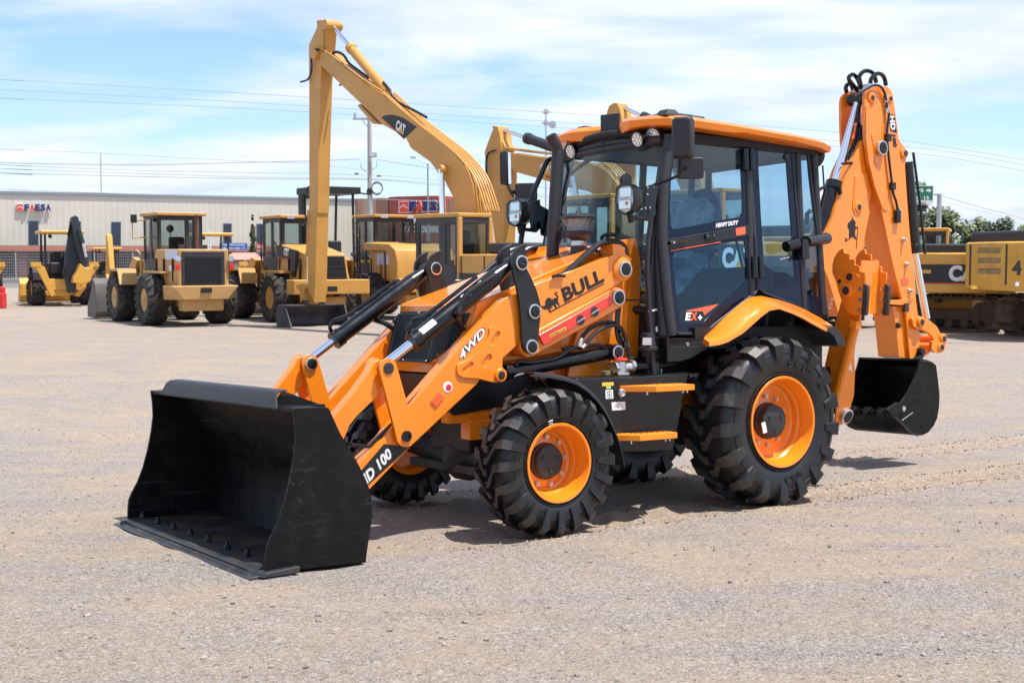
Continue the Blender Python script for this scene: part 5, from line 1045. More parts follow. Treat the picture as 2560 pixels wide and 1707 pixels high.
# ================================================================ ground
def wray(sx, sy): return WR @ Vector(((sx-PW/2)/FPX, -(sy-PH/2)/FPX, -1))
NZ = (M3 @ Vector((0, 0, 1)))
def plane_z(x, y): return MLOC.z - (NZ.x*(x-MLOC.x) + NZ.y*(y-MLOC.y)) / NZ.z
def sst(a, b, t): t = max(0, min(1, (t-a)/(b-a))); return t*t*(3-2*t)
def gz(x, y):
    d = math.hypot(x-MLOC.x-1.2, y-MLOC.y-1.0)
    w = 1 - sst(5.5, 15, d) if y > MLOC.y-2 else 1
    xx = max(-14, min(14, x)); w = w if y > 4 else 1
    return plane_z(xx, y)*w + 0*(1-w)
def gpt(sx, sy):
    v = wray(sx, sy); o = Vector((0, 0, CAMH)); t = 4.0
    while t < 400:
        p = o + v*t
        if p.z <= gz(p.x, p.y): break
        t *= 1.004
    lo, hi = t/1.004, t
    for _ in range(24):
        m = (lo+hi)/2; p = o+v*m
        if p.z <= gz(p.x, p.y): hi = m
        else: lo = m
    p = o+v*hi; p.z = gz(p.x, p.y); return p
def at(sx, sy, depth): v = wray(sx, sy); return Vector((0, 0, CAMH)) + v*(depth/v.y)
def gmat():
    m = bpy.data.materials.new('gravel_and_dust'); m.use_nodes = True; n = m.node_tree.nodes; l = m.node_tree.links; b = n['Principled BSDF']; b.inputs['Roughness'].default_value = .95; b.inputs['Specular IOR Level'].default_value = .15
    t = n.new('ShaderNodeTexCoord')
    def noise(sc, det=6, rough=.6, scale3=None, dist=0):
        x = n.new('ShaderNodeTexNoise'); x.inputs['Scale'].default_value = sc; x.inputs['Detail'].default_value = det; x.inputs['Roughness'].default_value = rough; x.inputs['Distortion'].default_value = dist
        if scale3:
            mp = n.new('ShaderNodeMapping'); mp.inputs['Scale'].default_value = scale3; mp.inputs['Rotation'].default_value = (0, 0, scale3[2]); l.new(t.outputs['Object'], mp.inputs[0]); l.new(mp.outputs[0], x.inputs[0])
        else: l.new(t.outputs['Object'], x.inputs[0])
        return x.outputs[0]
    def rng(s, a, b_, c=0, d=1):
        r = n.new('ShaderNodeMapRange'); l.new(s, r.inputs[0]); r.inputs[1].default_value = a; r.inputs[2].default_value = b_; r.inputs[3].default_value = c; r.inputs[4].default_value = d; return r.outputs[0]
    def mix(f, a, b_, ty='MIX'):
        x = n.new('ShaderNodeMixRGB'); x.blend_type = ty
        for i, s in enumerate((f, a, b_)):
            if isinstance(s, (int, float)): x.inputs[i].default_value = s if i == 0 else (s, s, s, 1)
            elif isinstance(s, tuple): x.inputs[i].default_value = (*s, 1)
            else: l.new(s, x.inputs[i])
        return x.outputs[0]
    # streaks follow the tracks (roughly the machine's heading)
    st = noise(1.0, 8, .66, (.50, .95, .30), .9); st2 = noise(1.0, 9, .7, (.9, 4.2, .28)); big = noise(.22, 5, .6, dist=.6); fine = noise(60, 6, .8); fine2 = noise(11, 9, .78)
    gv = rng(st, .40, .60, .08, .92); patch = rng(big, .36, .64)
    sandy = mix(patch, (.395, .312, .222), (.365, .292, .228)); grey = mix(patch, (.285, .252, .232), (.298, .270, .258))
    c2 = mix(gv, sandy, grey); c3 = mix(rng(st2, .54, .74, 0, .45), c2, (.43, .355, .275))
    sa = n.new('ShaderNodeAttribute'); sa.attribute_name = 'sand'; sf = n.new('ShaderNodeMath'); sf.operation = 'MULTIPLY'; l.new(sa.outputs['Fac'], sf.inputs[0]); l.new(rng(st2, .28, .55, .35, .85), sf.inputs[1])
    c3 = mix(sf.outputs[0], c3, (.375, .29, .215)); c3 = mix(rng(st2, .46, .34, 0, .32), c3, (.235, .175, .14))
    spk = n.new('ShaderNodeTexVoronoi'); spk.inputs['Scale'].default_value = 120; l.new(t.outputs['Object'], spk.inputs[0])
    spk2 = n.new('ShaderNodeTexVoronoi'); spk2.inputs['Scale'].default_value = 55; l.new(t.outputs['Object'], spk2.inputs[0])
    c4 = mix(rng(fine2, .44, .72, 0, .40), c3, (.21, .175, .155))
    g1 = n.new('ShaderNodeRGBToBW'); l.new(spk.outputs['Color'], g1.inputs[0]); lo = rng(g1.outputs[0], .15, .85, .80, 1.18); hi = rng(g1.outputs[0], .15, .85, .52, 1.48)
    c5 = mix(1, c4, mix(gv, lo, hi), 'MULTIPLY'); c6 = mix(1, c5, rng(fine, .32, .68, .80, 1.20), 'MULTIPLY')
    g2 = n.new('ShaderNodeRGBToBW'); l.new(spk2.outputs['Color'], g2.inputs[0]); c7 = mix(rng(g2.outputs[0], .82, .88, 0, .45), c6, (.52, .50, .50))
    c8 = mix(rng(g2.outputs[0], .15, .11, 0, .45), c7, (.11, .085, .075))
    l.new(c8, b.inputs['Base Color'])
    bp = n.new('ShaderNodeBump'); bp.inputs['Strength'].default_value = .55; bp.inputs['Distance'].default_value = .010; l.new(spk.outputs['Distance'], bp.inputs['Height'])
    bp2 = n.new('ShaderNodeBump'); bp2.inputs['Strength'].default_value = .8; bp2.inputs['Distance'].default_value = .03; l.new(fine2, bp2.inputs['Height']); l.new(bp.outputs[0], bp2.inputs['Normal'])
    l.new(bp2.outputs[0], b.inputs['Normal']); return m
random.seed(11)
from mathutils import noise as mn
fx = M3 @ Vector((1, 0, 0)); fx.z = 0; fx.normalize(); fy = Vector((-fx.y, fx.x, 0))
def uv_(x, y): r = Vector((x, y, 0)) - MLOC; return r.dot(fx), r.dot(fy)
def trackf(x, y):        # 0..1 how much a point lies in the loose sand of the machine's own tracks
    u, v = uv_(x, y); best = 0
    for vc in (.84, -.84):
        d = abs(v - vc - .05*math.sin(u*.6)); w = .32+.10*mn.noise(Vector((u*.8, vc, 2)))
        if u < 1.2 and d < w*1.6: best = max(best, (1-sst(w*.55, w*1.6, d))*min(1, (1.2-u)/.8)*sst(-26, -12, u))
    return best
def relief(x, y):
    u, v = uv_(x, y)
    h = .016*mn.noise(Vector((x*.5, y*.5, 0))) + .012*mn.noise(Vector((x*1.7, y*1.7, 3))) + .008*mn.noise(Vector((x*4.3, y*4.3, 5)))
    for vc in (.84, -.84):
        c = vc + .05*math.sin(u*.6); d = abs(v - c)
        if u < 1.0 and d < .50:
            k = max(0, 1-(d/.24)**4); fade = min(1, (1.0-u)/.6)*sst(-26, -14, u)
            edge = math.exp(-((d-.29)/.045)**2); nz = mn.noise(Vector((u*7, v*7, 1)))
            lug = max(0, math.sin(u*25 + abs(v-c)*16))**.7
            h += fade*(-.024*k + .022*edge*max(0, .5+1.1*nz) + .024*k*lug + .006*k*nz)
    return h
def axis(a, lo, hi, st, b_): n = int((hi-lo)/st); return a + [lo+(hi-lo)*i/n for i in range(n+1)] + b_
GM = gmat()
xa = axis([-900, -500, -250, -120, -60, -30, -18, -12, -9], -7, 10.5, .045, [11.2, 13, 16, 20, 30, 60, 120, 250, 500, 900])
ya = axis([-60, -20, -5, 0, 2, 3.2], 4, 16.5, .045, [17, 17.6, 18.5, 20, 21, 22, 23.5, 25, 27, 30, 34, 40, 50, 65, 90, 130, 200, 350, 600, 1000, 1600])
vs = []; tk = []
for y in ya:
    for x in xa:
        e = min(x+7, 10.5-x, y-4, 16.5-y, 1); e = sst(0, 1, e) if e > 0 else 0
        vs.append((x, y, gz(x, y) + (relief(x, y)*e if e > 0 else 0))); tk.append(trackf(x, y))
nx = len(xa); me = bpy.data.meshes.new('ground'); me.from_pydata(vs, [], [(j*nx+i, j*nx+i+1, (j+1)*nx+i+1, (j+1)*nx+i) for j in range(len(ya)-1) for i in range(nx-1)])
me.materials.append(GM); at_ = me.attributes.new('sand', 'FLOAT', 'POINT'); at_.data.foreach_set('value', tk)
me.polygons.foreach_set('use_smooth', [True]*len(me.polygons))
gr = bpy.data.objects.new('ground', me); COL.objects.link(gr); gr['kind'] = 'structure'
# loose stones and clods of dry earth
STN = mat('loose_stone', (.30, .25, .22), .9, var=.35, vs=20); CLD = mat('dry_clod', (.17, .115, .075), .95, var=.3, vs=30)
def rubble(name, pts, m, r0, r1):
    b = MB()
    for x, y, k in pts:
        r = random.uniform(r0, r1)*k; z = gz(x, y)+relief(x, y)
        vs_ = []
        for d_ in ((1,0,0),(-1,0,0),(0,1,0),(0,-1,0),(0,0,1),(0,0,-1),(.6,.6,.5),(-.6,.5,.5),(.5,-.6,.5),(-.6,-.6,.4)): vs_.append(Vector((x, y, z+r*.25)) + Vector(d_)*r*random.uniform(.65, 1.15)*Vector((1,1,.7)).length/1.57)
        b.add(vs_, [(4,6,7),(4,7,9),(4,9,8),(4,8,6),(0,6,8),(0,2,6),(2,7,6),(2,1,7),(1,9,7),(1,3,9),(3,8,9),(3,0,8),(0,5,2),(2,5,1),(1,5,3),(3,5,0)])
    o = b.build(name, m, None, smooth=False); o['kind'] = 'stuff'; o['label'] = 'small loose stones and dry clods scattered over the yard'; o['category'] = 'gravel'
pts = []
for i in range(2600): y = random.uniform(4.2, 16)**1.0; x = random.uniform(-.42, .42)*y; pts.append((x, y, random.choice((.5,.6,.8,1,1,1.6))))
rubble('loose_stones', pts, STN, .004, .011)
pts = []
for i in range(2600):
    u = random.uniform(-14, .8); s_ = random.choice((1,-1)); v = s_*.84 + .05*math.sin(u*.6) + random.choice((1,-1))*random.gauss(.28, .035); p = MLOC + fx*u + fy*v; pts.append((p.x, p.y, random.choice((.5,.6,.8,1.3))))
rubble('dry_clods', pts, CLD, .004, .010)
# ================================================================ yard machines in the background
YE = mat('machine_yellow', (.56, .285, .062), .45, var=.08, vs=2, rvar=.08)
YW = mat('faded_machine_yellow', (.46, .25, .075), .6, var=.12, vs=3, dirt=(.22, .11, .05), dirt_amt=.45)
YB = mat('bright_machine_yellow', (.66, .345, .055), .42, var=.06, vs=2)
YF = mat('sun_bleached_yellow', (.53, .315, .11), .6, var=.1, vs=2, dirt=(.25, .14, .06), dirt_amt=.35)
GB = mat('dark_grey_cab_paint', (.032, .030, .034), .5, var=.15, vs=4)
BKF = mat('dark_body_band', (.020, .019, .021), .5)
GRV = mat('radiator_grille', (.013, .012, .014), .6)
TYF = mat('dusty_yard_tyre', (.028, .025, .023), .8, var=.25, vs=5, dirt=(.13, .11, .09), dirt_amt=.6, bump=.2, bs=30)
STG = mat('grey_bucket_steel', (.10, .095, .09), .6, var=.2, vs=3, dirt=(.2, .14, .09), dirt_amt=.5)
STD = mat('dark_bucket_steel', (.045, .045, .05), .45, var=.25, vs=3, dirt=(.2, .17, .13), dirt_amt=.35)
TRK = mat('muddy_track_steel', (.12, .092, .075), .8, var=.3, vs=5, dirt=(.16, .12, .09), dirt_amt=.6, bump=.3, bs=20)
GLB = glassmat('yard_cab_glass', (.62, .70, .70), .06)
TXW = mat('white_lettering', (.78, .78, .78), .5)
TXB = mat('black_lettering', (.015, .014, .015), .5)
TXR = mat('red_stripe', (.45, .03, .03), .5)
TXY = mat('yellow_triangle', (.75, .42, .03), .5)
SH = mat('paper_sheet', (.62, .66, .74), .7, var=.15, vs=12)
TLR = mat('red_tail_lamp', (.6, .03, .02), .3, coat=.4)
BLU = mat('dark_blue_grey_paint', (.030, .034, .048), .45)
H0 = Vector((-.64, .77, 0)).normalized()
def ang_of(h): return math.atan2(h.y, h.x)
def xform(p, rz): return Matrix.Translation(p) @ Matrix.Rotation(rz, 4, 'Z')
class VP:      # a machine's own vertical middle plane (or a parallel one, off metres to its left)
    def __init__(s, p0, h, off=0):
        s.p0 = Vector(p0); s.h = Vector(h).normalized(); s.n = Vector((-s.h.y, s.h.x, 0)); s.off = off
    def q(s, fr, *pts):
        r = []
        for x, y in pts:
            v = wray(*src(fr, x, y)); o = Vector((0, 0, CAMH)); c = s.p0 + s.n*s.off
            t = (c-o).dot(s.n)/v.dot(s.n); P_ = o+v*t - s.p0; r.append((P_.dot(s.h), P_.z))
        return r
class VR(VP):  # plane across the machine at x = off
    def q(s, fr, *pts):
        r = []
        for x, y in pts:
            v = wray(*src(fr, x, y)); o = Vector((0, 0, CAMH)); c = s.p0 + s.h*s.off
            t = (c-o).dot(s.h)/v.dot(s.h); P_ = o+v*t - s.p0; r.append((P_.dot(s.n), P_.z))
        return r
def sub(name, par):
    e = bpy.data.objects.new(name, None); COL.objects.link(e); e.parent = par; return e
def yard_wheel(par, x, y, side, R, w, rr, mt, mr, n=18, off=.2, plain=False):
    e = sub('wheel', par); o = lug_tyre('tyre', R, rr, w, y, side, x, R*.985, n, e, mt, h=.045, off=off, nn=44, lw=.55)
    b = MB(); b.lathe((x, y+side*w*.36, R*.985), (0, side, 0), [(0, rr+.005), (.02, rr), (.0, rr-.04), (-.10, rr-.07), (-.14, rr*.62), (-.08, rr*.5), (-.04, rr*.32), (.0, rr*.28), (.0, 0)], 28); b.build('rim', mr, e, ang=30); return e
def pane(b, p, t=.01): b.add(p, [tuple(range(len(p)))]); return b
def framed(par, name, corners, wins, m, mg, inset=.015):
    """flat panel given by 3 corners (bl, br, tl) with window openings in 0..1 units"""
    bl, br, tl = [Vector(c) for c in corners]; u, v = br-bl, tl-bl; n = u.cross(v).normalized()
    f = lambda a, c_, o=0: bl+u*a+v*c_+n*o
    loops = [[(0,0),(1,0),(1,1),(0,1)]] + [[(a,c),(b_,c),(b_,d),(a,d)] for a, c, b_, d in wins]
    bm = prism(loops, lambda a, c: f(a, c, 0), lambda a, c: f(a, c, -.05)); me = bpy.data.meshes.new(name); bm.to_mesh(me); bm.free(); me.materials.append(m); o = fin(name, me, par, .01)
    for a, c, b_, d in wins:
        k = MB(); k.add([f(a,c,-inset), f(b_,c,-inset), f(b_,d,-inset), f(a,d,-inset)], [(0,1,2,3)]); k.build('window_glass', mg, o, smooth=False)
    return o
def cat_logo(par, bl, br, tl, tri=True):
    lettering('lettering', 'CAT', TXW, par, bl, br, tl, .01, .05, 0)
    if tri:
        bl, br, tl = Vector(bl), Vector(br), Vector(tl); n = (br-bl).cross(tl-bl).normalized()*.016; b = MB(); p = [bl+(br-bl)*.36, bl+(br-bl)*.74, bl+(br-bl)*.55+(tl-bl)*.52]
        b.add([x+n for x in p], [(0,1,2)]); b.build('triangle_mark', TXY, par, smooth=False)
def wheel_loader(p, h, label, style, paint, grp=None):
    r = empty('wheel_loader', label, 'wheel loader', grp, M=xform(p, ang_of(h)))
    WB, TR, R = 3.05, 1.02, .76
    mr = paint
    for x in (0, WB):
        for s in (1, -1): yard_wheel(r, x, s*TR, s, R, .56, .34, TYF, mr, off=.22)
    ch = sub('chassis', r)
    b = MB(); b.box((-.9, -.45, .55), (1.35, .45, 1.10)); b.box((1.7, -.40, .5), (3.6, .40, 1.05)); b.cyl((0, -.9, R), (0, .9, R), .16, n=14); b.cyl((WB, -.9, R), (WB, .9, R), .16, n=14); b.lathe((0,0,R),(1,0,0),[(-.3,.1),(-.2,.25),(.2,.25),(.3,.1)],16); b.build('frame', paint, ch, bev=.02)
    b = MB(); b.box((1.25, -.25, .55), (1.85, .25, .75)); b.box((1.25, -.25, 1.0), (1.85, .25, 1.15)); b.cyl((1.55, 0, .5), (1.55, 0, 1.2), .12); b.build('centre_joint', GB, ch)
    # counterweight
    hw = 1.05 if style != 2 else 1.25
    b = MB(); b.hexa([(-1.75, -hw*.62, .78), (-1.15, -hw, .78), (-1.15, hw, .78), (-1.75, hw*.62, .78), (-1.78, -hw*.95, 1.18), (-1.1, -hw, 1.18), (-1.1, hw, 1.18), (-1.78, hw*.95, 1.18)]) if style == 1 else b.box((-1.85, -hw, .88), (-1.3, hw, 1.32))
    b.box((-1.55, -.6, .45), (-1.1, .6, .80)); cw = b.build('counterweight', paint, r, bev=.03)
    b = MB(); b.box((-1.86 if style == 2 else -1.80, -.16, .98), (-1.75, .16, 1.12)); b.build('tow_slot', GRV, cw)
    if style == 1:   # square hood, radiator grille, exhaust
        b = MB(); b.box((-1.62, -.74, 1.12), (.55, .74, 2.22)); hd = b.build('engine_hood', paint, r, bev=.04)
        b = MB(); b.box((-1.66, -.60, 1.20), (-1.61, .66, 2.15)); g = b.build('radiator_grille', GB, r, bev=.01)
        b = MB(); b.box((-1.668, -.50, 1.25), (-1.65, .56, 2.0)); b.build('grille_opening', GRV, g)
        b = MB()
        for k in range(15): b.box((-1.69, -.50, 1.27+k*.05), (-1.66, .56, 1.285+k*.05))
        b.build('grille_slats', GB, g)
        b = MB(); b.cyl((-.75, -.10, 2.2), (-.75, -.10, 2.85), .055); b.tube([(-.75, -.10, 2.8), (-.75, -.10, 3.12), (-.80, -.10, 3.22)], .055, 12); b.build('exhaust_pipe', mat('rusty_pipe', (.12,.055,.03), .8, var=.3), r)
        b = MB(); b.box((-.5, -.5, 2.2), (-.3, -.2, 2.35)); b.cyl((-.9, .42, 2.2), (-.9, .42, 2.36), .08); b.build('hood_fittings', GB, r)
        for s in (1, -1):
            b = MB(); b.cyl((-1.66, s*.78, 1.95), (-1.72, s*.78, 1.95), .085, n=16); b.build('lamp', LAMPG, r); b = MB(); b.box((-1.70, s*.73, 1.62), (-1.62, s*.86, 1.79)); b.build('tail_lamp', TLR, r, bev=.01)
        b = MB(); b.box((-1.55, .742, 1.92), (-.45, .75, 2.20)); b.build('paper_sheet', SH, r); b = MB(); b.box((-1.0, .742, 1.52), (-.78, .75, 1.75)); b.build('sticker', WH, r)
        b = MB(); b.box((-1.4, .73, 1.25), (-.6, .76, 1.60)); b.box((-.55, .70, 1.12), (.5, .78, 1.5)); b.build('side_door', paint, r, bev=.01)
        b = MB(); b.box((-.35, .72, 1.10), (.85, 1.10, 1.18)); b.box((-.35, -1.1, 1.10), (.85, -.72, 1.18)); b.box((-.9, .72, 1.52), (.75, 1.05, 1.58)); b.build('platform', paint, r, bev=.01)
        b = MB(); b.tube([(.9, 1.05, 1.1), (.9, 1.05, 2.1), (1.3, 1.05, 2.2)], .03, 6); b.tube([(-.3,.74,1.6),(-.3,.74,1.9)], .05, 6); b.build('hand_rail', paint, r)
        cb = (.35, 1.75, -.66, .70, 1.85, 3.22)
    elif style == 2:
        b = MB(); b.hexa([(-1.60, -.72, 1.22), (.5, -.82, 1.15), (.5, .82, 1.15), (-1.60, .72, 1.22), (-1.42, -.64, 2.10), (.5, -.72, 2.42), (.5, .72, 2.42), (-1.42, .64, 2.10)]); hd = b.build('engine_hood', paint, r, bev=.05)
        b = MB(); b.hexa([(-1.64, -.60, 1.32), (-1.60, -.60, 1.32), (-1.60, .60, 1.32), (-1.64, .60, 1.32), (-1.47, -.56, 2.02), (-1.43, -.56, 2.02), (-1.43, .56, 2.02), (-1.47, .56, 2.02)]); g = b.build('radiator_grille', GB, r)
        b = MB()
        for k in range(16):
            z = 1.345+k*.042; x = -1.645+(z-1.32)*.243; b.box((x-.025, -.57, z), (x+.0, .57, z+(.028 if k % 4 else .04)))
        b.build('grille_slats', GRV, g)
        slab('black_band', BKF, r, [(-.85, 1.40), (-1.0, 2.18), (.5, 2.36), (.5, 2.0), (-.55, 1.96), (-.62, 1.4)], .80, .70, .0)
        cat_logo(r, (-.12,.812,2.05), (-.50,.812,2.02), (-.12,.812,2.27))
        slab('red_line', TXR, r, [(-.55,1.965),(.5,2.005),(.5,1.985),(-.55,1.945)], .805, .80, 0)
        b = MB(); b.box((-.45, .76, 1.50), (.95, 1.12, 1.58)); b.box((.4, .7, 1.1), (1.1, 1.0, 1.5)); b.tube([(1.1,1.1,.6),(1.1,1.1,1.1),(.95,1.1,1.1)], .03, 6); b.build('platform', paint, r, bev=.01)
        b = MB(); b.tube([(.95, 1.08, 1.2), (.95, 1.08, 1.55)], .025, 6); b.tube([(.55, 1.10, 1.2), (.55, 1.10, 1.7), (.40, 1.10, 1.75)], .025, 6); b.build('hand_rail', GB, r)
        b = MB(); b.tube([(-.55, -.3, 2.3), (-.55, -.3, 3.0), (-.68, -.3, 3.12)], .09, 14); b.build('exhaust_pipe', GB, r)
        cb = (.30, 1.75, -.70, .74, 1.60, 3.20)
    else:
        prof = [(-1.75, 1.25), (-1.78, 1.9), (-1.65, 2.25), (-1.25, 2.42), (.5, 2.50), (.5, 1.2)]
        slab('engine_hood', paint, r, prof, .86, -.86, .08)
        arch = [(-1.80, 1.22), (-1.82, 1.85), (-1.66, 2.24), (-1.25, 2.42), (.55, 2.48), (.55, 2.20), (-.95, 2.20), (-1.22, 2.05), (-1.30, 1.80), (-1.28, 1.22)]
        slab('curved_fender', paint, r, arch, 1.05, .80, .04); slab('curved_fender', paint, r, arch, -.80, -1.05, .04)
        for u0 in (-1.2, -.55): b = MB(); b.box((u0, .865, 1.75), (u0+.45, .88, 2.12)); b.build('paper_sheet', SH, r)
        slab('dark_strip', mat('rusty_brown_strip', (.10,.035,.03), .7), r, [(-.72,1.2),(-.72,2.2),(-.62,2.2),(-.62,1.2)], .875, .86, 0)
        b = MB(); b.tube([(-.9, -.2, 2.4), (-.9, -.2, 3.0), (-1.02, -.2, 3.12)], .10, 14); b.box((-1.1, -.55, 2.42), (-.3, .2, 2.50)); b.build('exhaust_pipe', GB, r)
        b = MB()
        for yy in (.95, 1.15): b.tube([(1.0, yy, 1.3), (1.0, yy, 3.0)], .025, 6)
        for k in range(4): b.tube([(1.0, .95, 1.5+k*.4), (1.0, 1.15, 1.5+k*.4)], .02, 6)
        b.build('ladder', GB, r)
        b = MB(); b.box((-.3, .8, 1.2), (1.2, 1.15, 1.28)); b.build('platform', paint, r)
        cb = (.30, 1.70, -.72, .76, 1.70, 3.30)
    x0, x1, y0, y1, z0, z1 = cb; c = sub('cab', r)
    b = MB(); b.box((x0+.02, y0+.02, z0-.55), (x1-.02, y1-.02, z0+.02)); b.build('cab_base', GB, c, bev=.01)
    framed(c, 'cab_side', ((x1, y1, z0), (x0, y1, z0), (x1, y1, z1)), [(.06, .25 if style == 2 else .05, .46, .93), (.56, .25 if style == 2 else .05, .92, .93)], GB, GLB)
    framed(c, 'cab_side', ((x0, y0, z0), (x1, y0, z0), (x0, y0, z1)), [(.08, .25, .46, .93), (.56, .05, .94, .93)], GB, GLB)
    framed(c, 'cab_rear', ((x0, y1, z0), (x0, y0, z0), (x0, y1, z1)), [(.10, .16, .90, .90)] if style != 1 else [(.08, .16, .62, .90), (.70, .10, .93, .93)], GB, GLB)
    framed(c, 'cab_front', ((x1, y0, z0), (x1, y1, z0), (x1, y0, z1)), [(.06, .06, .94, .94)], GB, GLB)
    b = MB(); b.box((x0-.18, y0-.08, z1), (x1+.12, y1+.08, z1+.10)); b.build('cab_roof', paint, c, bev=.03)
    b = MB(); b.box((x0+.4, -.25, z0), (x0+.85, .25, z0+.3)); b.box((x0+.35, -.24, z0+.2), (x0+.5, .24, z0+.75)); b.build('seat', TXB, c, bev=.06)
    if style == 1:
        b = MB(); b.tube([(x0+.9, y1+.02, z1-.1), (x0+1.1, y1+.42, z1-.15), (x0+1.1, y1+.42, z0+.7), (x0+.9, y1+.05, z0+.75)], .025, 6); b.build('mirror_rail', paint, c)
        b = MB(); b.tube([(x0+.9, y0-.02, z1-.1), (x0+1.1, y0-.12, z1-.15), (x0+1.1, y0-.12, z0+.7), (x0+.9, y0-.05, z0+.75)], .025, 6); b.build('mirror_rail', paint, c)
        b = MB(); b.box((x0+1.02, y1+.30, z1-.20), (x0+1.10, y1+.48, z1+.05)); b.cyl((x0+.25, y1+.02, z1-.12), (x0+.15, y1+.02, z1-.14), .07); b.lathe((x0+.7, .1, z0+1.0), (1,0,0), [(0,.12),(.02,.12),(.02,0)], 12); b.tube([(x0+.7,.1,z0+1.0),(x0+.7,.1,z0+.5)], .015, 5); b.build('mirror', TXB, c, bev=.01)
    else:
        b = MB(); b.tube([(x0+.9, y1+.02, z1-.1), (x0+1.05, y1+.22, z1-.2), (x0+1.05, y1+.22, z0+.3), (x0+.9, y1+.05, z0-.3)], .02, 6); b.build('hand_rail', GB, c)
        b = MB(); b.box((x0-.2, .35, z1-.02), (x0-.17, .6, z1+.08)); b.box((x0-.2, -.6, z1-.02), (x0-.17, -.35, z1+.08)); b.build('roof_lamps', LAMPG, c)
    for s in (1, -1):
        for k in range(3): b = MB(); b.tube([(.55+.1*k, s*.80, 1.15), (.55+.1*k, s*.84, .6), (.75+.1*k, s*.80, .6)], .018, 5); b.build('step_rung', GB, r)
        b = MB(); b.cyl((1.0, s*.5, .95), (2.2, s*.42, .85), .05); b.build('steering_cylinder', CH, r)
    b = MB(); b.tube([(1.6,.15,1.2),(1.9,.2,1.5),(2.3,.25,1.3)], .025, 6, smooth=3); b.tube([(1.6,-.15,1.2),(1.9,-.2,1.55),(2.3,-.25,1.3)], .025, 6, smooth=3); b.build('hydraulic_hoses', HS, r)
    b = MB()
    for x_ in (-1.2, -.4, .3): b.box((x_, .70, 1.3), (x_+.012, .895 if style == 3 else .80, 1.95))
    b.build('panel_gaps', GRV, r)
    # front: arms, fenders, bucket
    for s in (1, -1):
        prof = [(2.45, 1.9), (2.9, 2.0), (4.15, 1.0), (4.75, .35), (4.60, .22), (3.9, .75), (2.7, 1.55)]
        slab('lift_arm', paint, r, prof, s*.62+.09, s*.62-.09, .02)
        b = MB(); b.box((2.45, s*.74, 1.56), (3.35, s*1.32, 1.64)); b.hexa([(3.35,s*.74,1.3),(3.42,s*.74,1.3),(3.42,s*1.32,1.3),(3.35,s*1.32,1.3),(3.28,s*.74,1.64),(3.35,s*.74,1.64),(3.35,s*1.32,1.64),(3.28,s*1.32,1.64)]); b.hexa([(2.2,s*.74,1.15),(2.26,s*.74,1.15),(2.26,s*1.32,1.15),(2.2,s*1.32,1.15),(2.45,s*.74,1.64),(2.5,s*.74,1.64),(2.5,s*1.32,1.64),(2.45,s*1.32,1.64)]); b.build('front_fender', paint, r, bev=.01)
        b = MB(); b.cyl((2.2, s*.3, .9), (3.5, s*.45, 1.0), .07); b.cyl((2.4, s*.15, 1.9), (3.2, s*.15, 2.1), .08); b.build('cylinder', GB, r)
    b = MB(); b.box((2.3, -.5, 1.0), (2.9, .5, 1.9)); b.tube([(2.4,.2,2.0),(2.1,.2,2.5),(1.8,.2,2.1)], .03, 6, smooth=3); b.build('loader_tower', paint, r, bev=.02)
    q_ = sub('bucket', r); pr = [(5.65, .06), (4.75, .05), (4.55, .25), (4.52, .70), (4.68, 1.15), (4.95, 1.32), (4.98, 1.28), (4.75, 1.10), (4.62, .70), (4.66, .30), (4.85, .13), (5.65, .09)]
    slab('bucket_shell', STG, q_, pr, 1.38, -1.38, 0)
    sd = [(5.65, .05), (4.75, .04), (4.55, .25), (4.52, .70), (4.68, 1.15), (4.97, 1.33), (5.2, .85), (5.62, .45)]
    slab('side_plate', STG, q_, sd, 1.41, 1.37, .01); slab('side_plate', STG, q_, sd, -1.37, -1.41, .01)
    return r
H1 = Vector((-math.sin(math.radians(33)), math.cos(math.radians(33)), 0))
def lefty(h): return Vector((-h.y, h.x, 0))
p1 = gpt(*src('A', 1250, 1388)); w1_ = p1 - lefty(H1)*1.12; w1_.z = 0
L1 = wheel_loader(w1_, H1, 'worn pale yellow wheel loader with a paper sheet on its square hood, seen from behind', 1, YF)
p2 = gpt(*src('B', 620, 1360)); w2_ = p2 - lefty(H1)*1.12; w2_.z = 0
L2 = wheel_loader(w2_, H1, 'yellow wheel loader with louvred sloping hood standing behind the tall vertical excavator stick', 2, YE)
p3 = gpt(*src('B', 1420, 1330)); w3_ = p3 - lefty(H1)*1.12; w3_.z = 0
L3 = wheel_loader(w3_, H1, 'yellow wheel loader with curved rear fender and two pale sheets on its hood side', 3, YE)
L1['label'] = 'worn pale yellow wheel loader with a paper sheet on its square hood, seen from behind'
